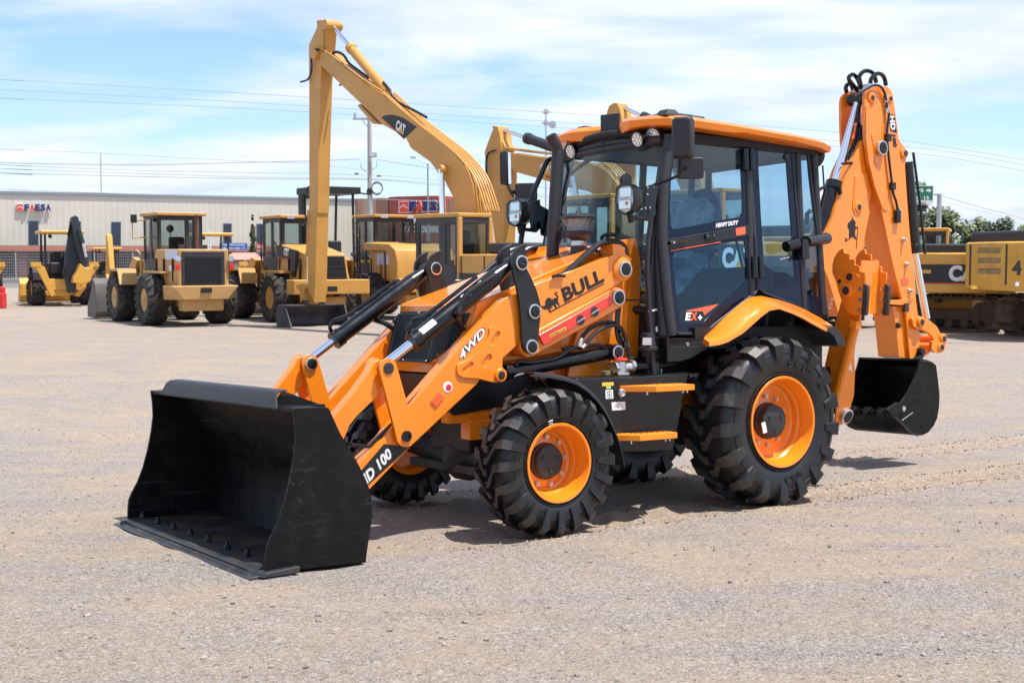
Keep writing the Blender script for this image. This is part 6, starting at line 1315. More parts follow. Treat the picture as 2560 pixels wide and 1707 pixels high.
# ---------------------------------------------------------------- excavators
def track(par, y, m=TRK, Lt=3.9, Wt=.60, Ht=.92):
    e = sub('track', par); r = Ht/2; x0, x1 = -Lt/2+r, Lt/2-r; pts = []
    for k in range(13): a = -math.pi/2 + math.pi*k/12; pts.append((x1+r*math.cos(a), r+r*math.sin(a)))
    for k in range(13): a = math.pi/2 + math.pi*k/12; pts.append((x0+r*math.cos(a), r+r*math.sin(a)))
    inn = [(x*.955, r+(z-r)*.84) for x, z in pts]
    slab('track_belt', m, e, [pts, inn], y+Wt/2, y-Wt/2, .01)
    b = MB(); n = 46; per = 2*(x1-x0)+2*math.pi*r
    for i in range(n):
        s = i*per/n
        if s < x1-x0: c, a = (x0+s, 0), -math.pi/2
        elif s < x1-x0+math.pi*r: t = (s-(x1-x0))/r; a = -math.pi/2+t; c = (x1+r*math.cos(a), r+r*math.sin(a))
        elif s < 2*(x1-x0)+math.pi*r: c, a = (x1-(s-(x1-x0)-math.pi*r), 2*r), math.pi/2
        else: t = (s-2*(x1-x0)-math.pi*r)/r; a = math.pi/2+t; c = (x0+r*math.cos(a), r+r*math.sin(a))
        if c == (0,0): continue
        nx_, nz_ = math.cos(a), math.sin(a); tx, tz = -nz_, nx_
        P_ = []
        for yy in (y-Wt/2-.01, y+Wt/2+.01):
            for o_, w in ((0, .06), (.045, .015), (.045, -.015), (0, -.06)): P_.append((c[0]+nx_*o_+tx*w, yy, c[1]+nz_*o_+tz*w))
        b.add(P_, [(0,1,2,3),(7,6,5,4),(0,4,5,1),(1,5,6,2),(2,6,7,3),(3,7,4,0)])
    b.build('track_shoes', m, e)
    b = MB(); b.box((x0, y-Wt*.3, r-.16), (x1, y+Wt*.3, r+.10))
    for k in range(7): b.cyl((x0+(x1-x0)*k/6, y-Wt*.36, .20), (x0+(x1-x0)*k/6, y+Wt*.36, .20), .12, n=12)
    for xx in (x0, x1): b.cyl((xx, y-Wt*.36, r), (xx, y+Wt*.36, r), r*.72, n=20)
    b.cyl((0, y-.1, .80), (0, y+.1, .80), .07); b.build('track_rollers', m, e)
def excavator(p, h, label, paint=YE, hood=BKF, cabside=1, track_h=None, grp=None, cabm=GB, scale=1, ctop=3.10, bighood=False):
    r = empty('excavator', label, 'excavator', grp, M=xform(p, ang_of(h)) @ Matrix.Scale(scale, 4))
    u = sub('undercarriage', r)
    if track_h is not None: u.rotation_euler = (0, 0, track_h)
    for s in (1, -1): track(u, s*1.15)
    b = MB(); b.box((-.9, -.9, .45), (.9, .9, .85)); b.cyl((0, 0, .8), (0, 0, 1.05), .62, n=24); b.build('car_body', YE, u, bev=.02)
    b = MB(); b.box((-2.0, -1.38, 1.02), (1.75, 1.38, 1.20)); b.build('deck', paint, r, bev=.02)
    b = MB(); b.box((-2.0, -1.36, 1.2), (.30, 1.36, 2.05)); b.box((.3, -1.36, 1.2), (1.6, -.45, 1.85)); body = b.build('body_panels', paint, r, bev=.05)
    b = MB(); b.box((-2.75 if bighood else -1.9, -1.25 if bighood else -1.1, 2.05), (-.6, 1.25 if bighood else 1.1, 2.34 if bighood else 2.30)); b.build('engine_cover', hood, r, bev=.07)
    # counterweight with rounded corners
    cwp = [(-1.98, -1.4), (-2.6, -1.36), (-2.95, -1.05), (-3.05, -.5), (-3.05, .5), (-2.95, 1.05), (-2.6, 1.36), (-1.98, 1.4)]
    bm = prism([cwp], lambda x, y: (x, y, 1.05), lambda x, y: (x, y, 2.10)); me = bpy.data.meshes.new('counterweight'); bm.to_mesh(me); bm.free(); me.materials.append(paint); cw = fin('counterweight', me, r, .05)
    bm = prism([[(x*1.004, y*1.004) for x, y in cwp]], lambda x, y: (x, y, 1.32), lambda x, y: (x, y, 1.80)); me = bpy.data.meshes.new('black_band'); bm.to_mesh(me); bm.free(); me.materials.append(BKF); fin('black_band', me, cw, 0)
    bm = prism([[(x*1.006, y*1.006) for x, y in cwp]], lambda x, y: (x, y, 1.30), lambda x, y: (x, y, 1.325)); me = bpy.data.meshes.new('red_line'); bm.to_mesh(me); bm.free(); me.materials.append(TXR); fin('red_line', me, cw, 0)
    b = MB(); b.box((-2.0, 1.362, 1.32), (.25, 1.372, 1.62)); b.box((-2.0, -1.372, 1.32), (.25, -1.362, 1.62)); b.build('side_band', BKF, r)
    b = MB(); b.box((-.86, 1.355, 1.2), (-.84, 1.376, 2.0)); b.box((-.02, 1.355, 1.2), (0, 1.376, 2.0)); b.build('panel_gaps', GRV, body)
    b = MB()
    for yy in (-.5, .5): b.lathe((-2.6, yy, 2.1), (0,1,0), [(-.03,.1),(.03,.1),(.03,.04),(-.03,.04)], 16, close=True)
    b.build('lifting_eyes', paint, cw)
    b = MB(); b.tube([(-.9, -.5, 2.2), (-.9, -.5, 2.6), (-1.0, -.5, 2.68)], .06, 10); b.build('exhaust_pipe', GB, r)
    # cab
    c = sub('cab', r); s = cabside; y0, y1 = (.42, 1.36) if s > 0 else (-1.36, -.42); x0, x1, z0, z1 = .10, 1.78, 1.2, ctop
    Q4 = lambda: None
    framed(c, 'cab_side', ((x1, y1, z0), (x0, y1, z0), (x1, y1, z1)), [(.10, .42, .62, .92), (.14, .08, .45, .34), (.70, .36, .92, .92)], cabm, GLB)
    framed(c, 'cab_side', ((x0, y0, z0), (x1, y0, z0), (x0, y0, z1)), [(.08, .42, .92, .92)], cabm, GLB)
    framed(c, 'cab_rear', ((x0, y1, z0), (x0, y0, z0), (x0, y1, z1)), [(.12, .50, .88, .92)], cabm, GLB)
    framed(c, 'cab_front', ((x1, y0, z0), (x1, y1, z0), (x1, y0, z1)), [(.08, .10, .92, .94)], cabm, GLB)
    b = MB(); b.box((x0-.03, y0-.03, z1), (x1+.05, y1+.03, z1+.10)); b.box((x0-.04, y1-.10, z0-.0), (x0+.04, y1+.03, z1)); b.box((x0-.035, y0-.02, z0), (x0+.03, y0+.06, z1)); b.build('cab_roof', paint, c, bev=.03)
    b = MB(); b.box((x0+.3, y0+.25, z0+.3), (x0+.8, y0+.75, z0+.6)); b.box((x0+.25, y0+.25, z0+.5), (x0+.4, y0+.75, z0+1.15)); b.box((x0+.27, y0+.36, z0+1.15), (x0+.38, y0+.64, z0+1.4)); b.build('seat', TXB, c, bev=.06)
    b = MB(); b.tube([(x1-.2, y1+.03, z0+.2), (x1-.2, y1+.08, z0+1.4)], .02, 6); b.build('hand_rail', GB, c)
    return r
def front_end(r, boomp, stickp, bw=.26, sw=.24, paint=YE):
    """boom and stick outlines lie in the machine's middle plane"""
    b1 = sub('boom', r); slab('boom_beam', paint, b1, boomp, bw, -bw, .02)
    s1 = sub('stick', r); slab('stick_beam', paint, s1, stickp, sw, -sw, .02)
    return b1, s1
def cyl2(par, a, c, f, r0=.10, r1=.05, mb=YE, y=0):
    a = Vector((a[0], y, a[1])); c = Vector((c[0], y, c[1])); m = a.lerp(c, f)
    b = MB(); b.cyl(a, m, r0, n=16); b.cyl(m-(m-a).normalized()*.12, m+(m-a).normalized()*.02, r0*1.15, n=16); o = b.build('cylinder_barrel', mb, par); b = MB(); b.cyl(m, c, r1, n=12); b.build('cylinder_rod', CH, par)
R1 = Vector(((1268-1280)/3184*30.0, 30.0, 0))
E1 = excavator(R1, H0, 'yellow excavator with very long boom and straight stick hanging down, CAT mark on boom', ctop=2.90)
V1 = VP(R1, H0)
VB, VS = VP(R1, H0, .22), VP(R1, H0, .19)
bp = VB.q('C', (292,395),(330,378),(372,410),(440,470),(640,620),(760,705),(860,780),(960,870),(1090,975),(1180,1045),(1290,1140),(1340,1200),(1380,1270),(1415,1360),(1450,1570),(1470,1900),(1400,2150),(1300,2150),(1310,1900),(1290,1600),(1270,1450),(1210,1330),(1100,1190),(960,1090),(920,1010),(750,915),(620,790),(375,555),(315,500),(295,450))
sp_ = VS.q('C', (212,335),(290,160),(318,152),(320,300),(308,420),(300,600),(290,900),(280,1300),(275,1567)) + VS.q('B', (988,100),(980,500),(968,1000),(958,1195),(925,1130),(905,1080),(905,860),(918,300),(920,0)) + VS.q('C', (218,1300),(215,640))
bo1, st1_ = front_end(E1, bp, sp_, .22, .19)
slab('stick_head', YE, st1_, V1.q('C', (300,160),(315,152),(400,158),(405,185),(385,235),(372,400),(330,400)), .15, -.15, .02)
ct = V1.q('C', (385,190),(790,680)); b = MB()
cyl2(bo1, ct[1], ct[0], .66, .13, .06)
cf = V1.q('C', (1270,1250),(1320,1600)); cyl2(bo1, (cf[1][0]+.1, cf[1][1]-1.8), cf[0], .62, .12, .075, GB, .36); cyl2(bo1, (cf[1][0]+.1, cf[1][1]-1.8), cf[0], .62, .12, .075, GB, -.36)
b = MB(); b.cyl((cf[0][0], -.42, cf[0][1]), (cf[0][0], .42, cf[0][1]), .11); b.cyl((ct[0][0], -.26, ct[0][1]), (ct[0][0], .26, ct[0][1]), .14); pp = V1.q('C', (320,410),(900,1120)); b.cyl((pp[0][0], -.32, pp[0][1]), (pp[0][0], .32, pp[0][1]), .14); b.build('pivot_pins', YE, bo1)
b = MB()
tops = V1.q('C', (800,690),(930,810),(1110,960),(1300,1105),(1390,1190),(1470,1290),(1520,1400),(1570,1567))
for k in range(6): y = -.20+.08*k; b.tube([(u+.05, y, z+.05) for u, z in tops], .028, 6, smooth=2)
b.tube([(u, .20, z+.04) for u, z in V1.q('C', (345,372),(420,420),(640,590),(800,690))], .028, 6); b.build('hydraulic_pipes', YE, bo1)
b = MB(); b.tube([(u, .05, z) for u, z in V1.q('C', (400,395),(430,385),(480,410),(520,470),(600,530),(660,575))], .04, 6, smooth=3); b.tube([(u, .05, z+.05) for u, z in V1.q('C', (770,620),(820,680),(870,760),(1000,830),(1090,880))], .035, 6, smooth=3); b.tube([(u, -.05, z+.05) for u, z in V1.q('C', (760,640),(800,720),(890,790))], .035, 6, smooth=3)
b.tube([(u, .27, z) for u, z in V1.q('C', (300,390),(320,370),(345,372))], .03, 6); b.tube([(u, .28, z) for u, z in V1.q('C', (292,440),(295,520),(270,590),(215,610))], .03, 6, smooth=3); b.tube([(u, -.28, z) for u, z in V1.q('C', (375,560),(395,600),(375,622))], .03, 6, smooth=3); b.tube([(u, .27, z) for u, z in V1.q('B', (945,440),(962,500),(945,550),(915,535))], .03, 6, smooth=3); b.build('hydraulic_hoses', HS, bo1)
slab('strut', YE, bo1, V1.q('C', (605,780),(620,770),(650,800),(745,900),(770,912),(720,915),(620,800)), .16, -.16, .01)
lg = VP(R1, H0, .225).q('C', (748,862),(775,848),(830,845),(900,865),(1005,935),(960,975),(915,1020))
slab('dark_logo_patch', BKF, bo1, lg, .228, .22, 0); l2 = VP(R1, H0, .23).q('C', (748,862),(915,1020),(910,1024),(745,866)); slab('red_line', TXR, bo1, l2, .234, .22, 0)
g3 = VP(R1, H0, .24).q('C', (848,952),(912,998),(862,878)); cat_logo(bo1, *[(u, .236, z) for u, z in g3])
a_ = V1.q('B', (895,870),(905,1040)); cyl2(st1_, V1.q('B', (925,420))[0], a_[1], .62, .085, .05, YE, .0)
lk = V1.q('B', (850,1060),(880,1040),(945,1042),(950,1070),(920,1090),(930,1190),(890,1190),(885,1100)); slab('bucket_link', YE, st1_, lk, .20, -.20, .01)
# wide ditching bucket under the stick
q1 = sub('ditching_bucket', E1); VQ = V1
us = [u for u, z in V1.q('B', (960,1200))]; u0 = us[0]
bt = [(u0+.35, 1.02), (u0+.50, .60), (u0+.42, .20), (u0+.15, -.02), (u0-.50, -.06), (u0-.50, -.03), (u0+.10, .03), (u0+.36, .24), (u0+.44, .60), (u0+.28, .96)]
zo = V1.q('B', (960,1215))[0][1]-1.0
zb_ = V1.q('B', (980,1440))[0][1]
def bz(z): return zb_ + (z+.06)/1.08*(zo+1.0-zb_)
slab('bucket_shell', STD, q1, [(u, bz(z)) for u, z in bt], .98, -.98, 0)
for s in (1, -1): slab('side_plate', STD, q1, [(u, bz(z)) for u, z in [(u0+.35, 1.02), (u0+.50, .60), (u0+.42, .20), (u0+.15, -.02), (u0-.50, -.06), (u0-.05, .98)]], s*.98+.02, s*.98-.02, .005)
b = MB(); b.box((u0-.1, -.98, bz(.98)), (u0+.38, .98, bz(1.04)))
for y in (.28, -.28): b.box((u0-.1, y-.03, bz(1.0)), (u0+.2, y+.03, bz(1.22)))
b.build('bucket_top', STD, q1, bev=.01)
# second and third excavators of the row
K2 = 1.12
class SV:
    def __init__(s, V, k): s.V, s.k = V, k
    def q(s, fr, *p): return [(u/s.k, z/s.k) for u, z in s.V.q(fr, *p)]
R2 = Vector(((1640-1280)/3184*33.0, 33.0, 0)); V2 = SV(VP(R2, H0), K2)
E2 = excavator(R2, H0, 'yellow excavator behind the cab glass with stick top left of the exhaust stack', hood=GB, scale=K2)
V2S, V2B = SV(VP(R2, H0, .20*K2), K2), SV(VP(R2, H0, .24*K2), K2)
sp2 = V2S.q('V', (48,440),(60,395),(120,232),(160,155),(190,158),(212,240),(235,390),(262,470),(280,700),(272,1100),(255,1420),(250,1568),(190,1568),(165,1420),(75,800),(60,560))
bp2 = V2B.q('V', (255,440),(340,445),(560,480),(790,500)) + V2B.q('F', (740,575),(900,592),(1000,620),(1080,680),(1140,760),(1180,900),(1190,1100),(1180,1400),(1080,1400),(1090,1150),(1080,1000),(1020,900),(900,830),(700,790),(560,745)) + V2B.q('V', (370,650),(300,560),(250,470))
b2, s2_ = front_end(E2, bp2, sp2, .24, .20)
slab('stick_head', YE, s2_, V2.q('V', (180,155),(235,160),(255,240),(325,385),(340,430),(240,430)), .16, -.16, .02)
c2 = V2.q('V', (215,185),(720,350),(490,290),(900,420)); cyl2(b2, c2[3], c2[0], .55, .13, .05, GB)
fc = V2.q('F', (865,715),(940,985)); cyl2(b2, (fc[1][0]-.2, fc[1][1]-1.2), (fc[0][0]+.0, fc[0][1]), .3, .1, .07, GB, .36)
b = MB()
for k in range(4): b.tube([(u, -.15+.1*k, z+.06) for u, z in V2.q('V', (200,430),(340,425),(560,458),(790,482)) + V2.q('F', (900,570),(1020,595),(1120,655),(1185,735))], .03, 6, smooth=2)
b.build('hydraulic_pipes', YE, b2)
b = MB(); b.tube([(u, .28, z) for u, z in V2.q('V', (250,425),(190,450),(160,520),(160,700),(170,800),(115,885))], .03, 6, smooth=3); b.build('hydraulic_hose', HS, b2)
VF = SV(VP(R2, H0, .245*K2), K2); g = VF.q('V', (650,640),(800,700),(665,545)); lp_ = VF.q('V', (640,540),(900,560),(900,770),(740,690),(650,640))
cat_logo(b2, *[(u, .245, z) for u, z in g]); slab('red_line', TXR, b2, VF.q('V', (715,690),(760,700),(750,725),(720,715)), .25, .24, 0)
R3 = Vector(((1905-1280)/3184*38.0, 38.0, 0)); K3 = 1.25
V3_ = SV(VP(R3, H0), K3)
E3 = excavator(R3, H0, 'yellow excavator whose stick top shows above the flat plate on the cab roof', scale=K3)
sp3 = V3_.q('F', (1095,300),(1100,180),(1120,120),(1160,95),(1190,100),(1215,160),(1240,300),(1260,600),(1265,1100),(1160,1100),(1130,700))
bp3 = V3_.q('F', (1150,330),(1280,330),(1700,420),(1850,560),(1900,800),(1900,1100),(1750,1100),(1740,850),(1650,650),(1500,560),(1180,470))
b3, s3_ = front_end(E3, bp3, sp3, .24, .20); c3 = V3_.q('F', (1205,135),(1500,270)); cyl2(b3, c3[1], c3[0], .45, .12, .05, GB)
VR2 = SV(VR(R2, H0, -3.075*K2), K2); gl_ = VR2.q('G', (612,1018),(802,1018),(612,888))
cat_logo(E2, *[(-3.085, y, z) for y, z in gl_])
b = MB(); b.box((-3.078, gl_[1][0]-.1, gl_[0][1]-.06), (-3.06, gl_[0][0]+.1, gl_[2][1]+.06)); b.build('black_band', BKF, E2)
# excavators at the right edge
h4 = Vector((.36, .933, 0)).normalized(); c4 = at(2398, 700, 33.0); R4 = Vector((c4.x, c4.y, 0)) + h4*3.05
E4 = excavator(R4, h4, 'yellow excavator with black counterweight band and large CAT letters, behind the raised digging arm', paint=YB, cabm=GB, track_h=math.radians(58), ctop=2.72, bighood=True)
cat_logo(E4, (-3.075, .26, 1.36), (-3.075, -.68, 1.36), (-3.075, .26, 1.78))
slab('long_vent', YB, E4, [(-3.085, 1.0), (-3.08, 1.0)], 0, 0) if 0 else None
b = MB(); b.box((-3.075, .70, 1.56), (-3.0, 1.15, 1.66)); b.build('vent_trim', YB, E4)
lettering('lettering', '330', TXW, E2, (-1.2, 1.385, 1.70), (-1.7, 1.385, 1.70), (-1.2, 1.385, 1.9), .01, .04)
# the excavator cut by the right edge, marked 4
R5 = Vector(((2437-1280)/3184*31.5+3.42, 31.5, 0)); h5 = Vector((.985, .17, 0)).normalized()
E5 = excavator(R5, h5, 'mustard yellow excavator marked with a black 4 on its door, cut by the right edge', scale=1.12, bighood=True, paint=mat('mustard_paint', (.70,.375,.055), .5, var=.1, vs=2, dirt=(.32,.17,.06), dirt_amt=.3), hood=BKF, cabside=-1)
for b_ in [o for o in E5.children if o.name.startswith('side_band')]: bpy.data.objects.remove(b_)
cw5 = [o for o in E5.children if o.name.startswith('counterweight')][0]
for o in [o for o in cw5.children if 'band' in o.name or 'red' in o.name]: bpy.data.objects.remove(o)
V5_ = VP(R5, h5, -1.385*1.12)
class S5:
    def q(s, fr, *p): return [(u/1.12, z/1.12) for u, z in V5_.q(fr, *p)]
V5 = S5()

d4 = V5.q('O', (1243,730),(1352,730),(1243,560)); lettering('lettering', '4', TXB, E5, (d4[0][0], -1.39, d4[0][1]), (d4[1][0], -1.39, d4[1][1]), (d4[2][0], -1.39, d4[2][1]), .01, .05)
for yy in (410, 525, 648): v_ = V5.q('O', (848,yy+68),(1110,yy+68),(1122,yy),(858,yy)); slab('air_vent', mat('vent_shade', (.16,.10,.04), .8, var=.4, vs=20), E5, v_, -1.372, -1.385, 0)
t5 = V5.q('O', (890,640),(1055,640),(890,602)); lettering('lettering', '1CFW0437', mat('faded_red_print', (.35,.12,.06), .7), E5, (t5[0][0], -1.39, t5[0][1]), (t5[1][0], -1.39, t5[1][1]), (t5[2][0], -1.39, t5[2][1]), .005, .01)
v_ = V5.q('O', (1285,855),(1325,855),(1325,808),(1285,808)); slab('white_sticker', WH, E5, v_, -1.374, -1.388, 0); v_ = V5.q('O', (775,890),(840,890),(840,850),(775,850)); slab('yellow_sticker', TXY, E5, v_, -1.374, -1.388, 0)
b = MB()
for u_, zz in V5.q('O', (1188,600),(772,600)): b.box((u_-.012, -1.376, 1.2), (u_+.012, -1.34, 2.03))
b.build('panel_gaps', GRV, E5)
# ---------------------------------------------------------------- small tractor backhoes at the left
def tractor_backhoe(p, h, label, boomm, grp=None, k=1.12, traced=False, sw=-.35, boom=True):
    r = empty('tractor_backhoe', label, 'backhoe', grp, M=xform(p, ang_of(h)) @ Matrix.Scale(k, 4))
    for s in (1, -1):
        yard_wheel(r, 0, s*.88, s, .66, .45, .33, TYF, YB, 17); yard_wheel(r, 2.15, s*.80, s, .45, .30, .22, TYF, YB, 16)
    b = MB(); b.box((-.7, -.45, .55), (2.6, .45, 1.0)); b.box((.9, -.42, 1.0), (2.7, .42, 1.45)); b.build('chassis', YB, r, bev=.03)
    b = MB(); b.box((-.5, -.62, .95), (.9, .62, 1.25)); b.box((1.0,-.44,1.2),(1.9,.44,1.55)); b.build('floor', GB, r, bev=.02)
    b = MB(); b.box((-.35, -.28, 1.25), (.2, .28, 1.45)); b.box((.1, -.28, 1.4), (.25, .28, 2.0)); b.box((.6, -.3, 1.25), (.9, .3, 1.95)); b.tube([(.55,0,1.95),(.7,0,1.3)], .03, 6); b.build('operator_seat', TXB, r, bev=.05)
    for s in (1, -1):
        pr = [(-.65, .95), (-.6, 1.25), (-.25, 1.5), (.35, 1.5), (.75, 1.2), (.75, 1.05), (.35, 1.4), (-.25, 1.4), (-.5, 1.2)]
        slab('rear_fender', GB, r, pr, s*.88+.2, s*.88-.22, .01)
        b = MB(); b.tube([(-.35, s*.6, 1.25), (-.35, s*.6, 2.65)], .045, 6); b.tube([(.85, s*.6, 1.25), (.75, s*.6, 2.65)], .045, 6); b.build('canopy_post', GB, r)
        a = [Vector((-1.25, s*.55, .75)), Vector((-1.25, s*1.10, 1.55))]; b = MB(); b.tube(a, .11, 4); b.box((-1.36, s*1.0-.12, 1.45), (-1.12, s*1.0+.22, 1.62)); b.build('stabiliser_leg', YB, r)
    b = MB(); b.box((-.55, -.78, 2.65), (1.15, .78, 2.78)); b.build('canopy', YB, r, bev=.05)
    b = MB()
    for s in (1, -1): b.cyl((-.62, s*.45, 2.55), (-.52, s*.45, 2.57), .07)
    b.build('work_lamps', TXB, r)
    b = MB(); b.box((-1.30, -.6, .60), (-1.05, .6, 1.0)); b.build('rear_frame', YB, r, bev=.02)
    if traced:
        Vt = SV(VR(p, h, -1.35*k), k); Vd = SV(VR(p, h, -1.75*k), k)
        slab('boom', boomm, r, Vt.q('A', (592,482),(628,466),(650,478),(672,560),(668,760),(640,960),(632,1110),(566,1112),(545,1010),(538,900),(548,780),(570,640),(582,540)), -1.22, -1.50, .02, axis='X')
        slab('dipper', boomm, r, Vd.q('A', (600,480),(640,470),(668,600),(700,700),(728,810),(740,880),(700,905),(668,850),(642,740),(612,600)), -1.62, -1.88, .02, axis='X')
        pts_ = [Vector((-1.95, y, z)) for y, z in Vd.q('A', (655,580),(690,700),(715,815))]; b = MB(); b.cyl(pts_[0], pts_[1], .075); b.build('cylinder_barrel', boomm, r); b = MB(); b.cyl(pts_[1], pts_[2], .05); b.build('cylinder_rod', CH, r)
        slab('digging_bucket', YB, r, Vd.q('A', (662,868),(700,905),(740,905),(778,872),(770,930),(750,1020),(690,1040),(600,1030),(610,975),(640,930)), -1.55, -2.05, .03, axis='X')
        b = MB()
        for x in (-1.5, -1.62, -1.74):
            o_ = [Vector((x, y, z)) for y, z in Vd.q('A', (610,1030),(640,960))]; b.tube([o_[0], o_[1]], .05, 5)
        b.build('bucket_teeth', YB, r); b = MB(); b.tube([Vector((-1.6, y, z)) for y, z in Vt.q('A', (600,500),(575,580),(560,640),(590,560),(608,500))], .03, 6, smooth=3); b.tube([Vector((-1.6, y, z)) for y, z in Vt.q('A', (560,1000),(520,960),(540,880))], .03, 6, smooth=3); b.build('hydraulic_hoses', HS, r)
        for pl_ in (((292,880),(330,872),(375,900),(420,1010),(468,1135),(430,1148),(345,985)), ((690,1052),(712,1048),(722,1070),(668,1148),(622,1142))): slab('stabiliser_leg', YB, r, Vt.q('A', *pl_), -1.15, -1.35, .02, axis='X')
        slab('rear_frame', YB, r, [Vt.q('A', (420,1005),(560,1005),(640,1060),(700,1050),(690,1075),(640,1130),(560,1145),(450,1140)), Vt.q('A', (490,1030),(545,1030),(545,1070),(490,1070))], -1.05, -1.2, .02, axis='X')
        b = MB(); b.box((-.9, -.62, 1.2), (-.55, -.1, 1.75)); b.box((-.7, -.1, 1.15), (-.3, .5, 1.6)); b.box((-1.0, -.3, 1.75), (-.6, .1, 1.95)); b.build('control_console', TXB, r, bev=.06)
    elif boom:
        B_2 = [(-1.25, .85), (-1.45, .75), (-1.75, 1.4), (-2.15, 2.6), (-2.05, 3.4), (-1.80, 3.45), (-1.70, 3.2), (-1.75, 2.4), (-1.35, 1.3)]
        slab('boom', boomm, r, B_2, .15+sw, -.15+sw, .02); slab('dipper', boomm, r, [(-2.05, 3.45), (-1.75, 3.5), (-2.15, 2.0), (-2.55, 1.2), (-2.75, 1.25), (-2.45, 2.4)], .13+sw, -.13+sw, .02)
        b = MB(); b.cyl((-2.5,sw,1.4),(-2.35,sw,2.4), .045); b.build('cylinder_rod', CH, r)
        slab('digging_bucket', YB, r, [(-2.60, 1.35), (-2.85, 1.15), (-2.85, .75), (-2.55, .50), (-2.15, .60), (-2.05, .75), (-2.3, .80), (-2.45, 1.05)], .32+sw, -.32+sw, .02)
    for s in (1, -1): slab('loader_arm', YB, r, [(1.2, 1.35), (1.3, 1.5), (2.5, 1.15), (3.3, .35), (3.15, .25), (2.4, .95)], s*.50+.06, s*.50-.06, .01)
    slab('loader_bucket', YB, r, [(3.95, .05), (3.3, .04), (3.1, .3), (3.15, .75), (3.4, .98), (3.45, .94), (3.22, .7), (3.2, .32), (3.35, .10), (3.95, .09)], 1.1, -1.1, 0)
    for s in (1, -1): slab('bucket_side', YB, r, [(3.95, .05), (3.3, .04), (3.1, .3), (3.15, .75), (3.43, .98), (3.8, .4)], s*1.1+.02, s*1.1-.02, 0)
    return r
HB = Vector((-.46, .89, 0)).normalized()
t1 = gpt(*src('A', 310, 1222)); t1 = t1 - lefty(HB)*1.0; t1.z = 0
tractor_backhoe(t1, HB, 'tractor backhoe with dark blue boom and yellow digging bucket, leftmost whole machine in the yard', BLU, traced=True)
t2 = gpt(*src('A', 800, 1195)); t2 = t2 + Vector((-1.7, 7, 0)); t2.z = 0
tractor_backhoe(t2, HB, 'tractor backhoe half hidden between the dark blue boomed one and the pale loader', YB, sw=.15, k=.90)
t3 = Vector(((400+1790/3.357-400-1280)/3184*58, 58, 0)); t3 = Vector(((530-1280)/3184*58, 58, 0))
tractor_backhoe(t3, HB, 'tractor backhoe whose canopy shows just right of the pale loader hood', YB, boom=False)
t4 = Vector(((-78-1280)/3184*52, 52, 0)); tractor_backhoe(t4, HB, 'tractor backhoe with only its rear end showing at the left edge', YB)
# tall forklift behind the second loader
fk = Vector(((830-1280)/3184*47, 47, 0)); Fk = empty('rough_terrain_forklift', 'black masted forklift with lamps on its high overhead guard, behind the tall excavator stick', 'forklift', M=xform(fk, ang_of(H1)))
for x in (0, 2.0):
    for s in (1, -1): yard_wheel(Fk, x, s*.8, s, .55, .38, .26, TYF, YE, 16)
b = MB(); b.box((-1.1, -.8, .7), (1.6, .8, 1.7)); b.build('body', YE, Fk, bev=.05)
b = MB(); b.box((-.7, -.75, 1.7), (.9, .75, 1.95)); b.build('cowl', GB, Fk, bev=.05)
b = MB()
for x in (-.55, 1.1):
    for s in (1, -1): b.tube([(x, s*.65, 1.7), (x*.85, s*.65, 4.35)], .06, 4)
b.box((-.75, -.85, 4.3), (1.2, .85, 4.55)); b.build('overhead_guard', TXB, Fk, bev=.02)
b = MB()
for s in (.42, -.42): b.box((1.5, s-.1, .3), (1.8, s+.1, 4.5))
for z in (1.5, 3.2, 4.2): b.box((1.5, -.5, z), (1.75, .5, z+.18))
b.build('mast', TXB, Fk, bev=.01)
b = MB()
for s in (1, -1): b.tube([(-.7, s*.7, 4.35), (-.75, s*1.15, 4.3)], .03, 5); b.lathe((-.75, s*1.2, 4.4), (-1,0,0), [(-.06,.05),(0,.13),(.02,.12),(.02,0)], 14)
b.build('roof_lamps', TXB, Fk); b = MB(); b.box((1.7, -.55, .1), (2.9, -.42, .17)); b.box((1.7, .42, .1), (2.9, .55, .17)); b.build('forks', TXB, Fk)
b = MB(); b.box((-.3,-.25,1.9),(.2,.25,2.1)); b.box((-.35,-.25,2.0),(-.2,.25,2.6)); b.build('seat', TXB, Fk, bev=.05)
# ================================================================ buildings, fence, street things
BEI = mat('beige_corrugated_sheet', (.62, .595, .505), .6, var=.05, vs=.4)
TAN = mat('tan_render', (.50, .34, .24), .9, var=.06, vs=1); BRK = mat('brick_red_render', (.33, .085, .06), .9, var=.1, vs=2)
FAS = mat('terracotta_fascia', (.44, .19, .14), .8, var=.08, vs=1); SHD = mat('shop_front_dark', (.11, .085, .08), .7, var=.4, vs=.8)
WIN = mat('dark_blue_window', (.03, .045, .075), .15); CON = mat('pale_concrete', (.42, .40, .38), .9, var=.1, vs=1); GAL = mat('galvanised_steel', (.42, .43, .44), .5, metal=.4)
NAVL = mat('navy_sign_letters', (.02, .018, .16), .5); REDL = mat('red_sign_letters', (.75, .07, .04), .5)
def wallframe(pxa, da, pxb, db_, more=0):
    a = Vector(((pxa-1280)/3184*da, da, 0)); c = Vector(((pxb-1280)/3184*db_, db_, 0)); return a-(c-a).normalized()*more, c
def wpt(a, c, sx, sy, off=0):      # a photo measurement on the vertical wall through a and c
    d = (c-a).normalized(); n = Vector((d.y, -d.x, 0)); v = wray(sx, sy); o = Vector((0, 0, CAMH)); t = (a+n*off-o).dot(n)/v.dot(n); return o+v*t
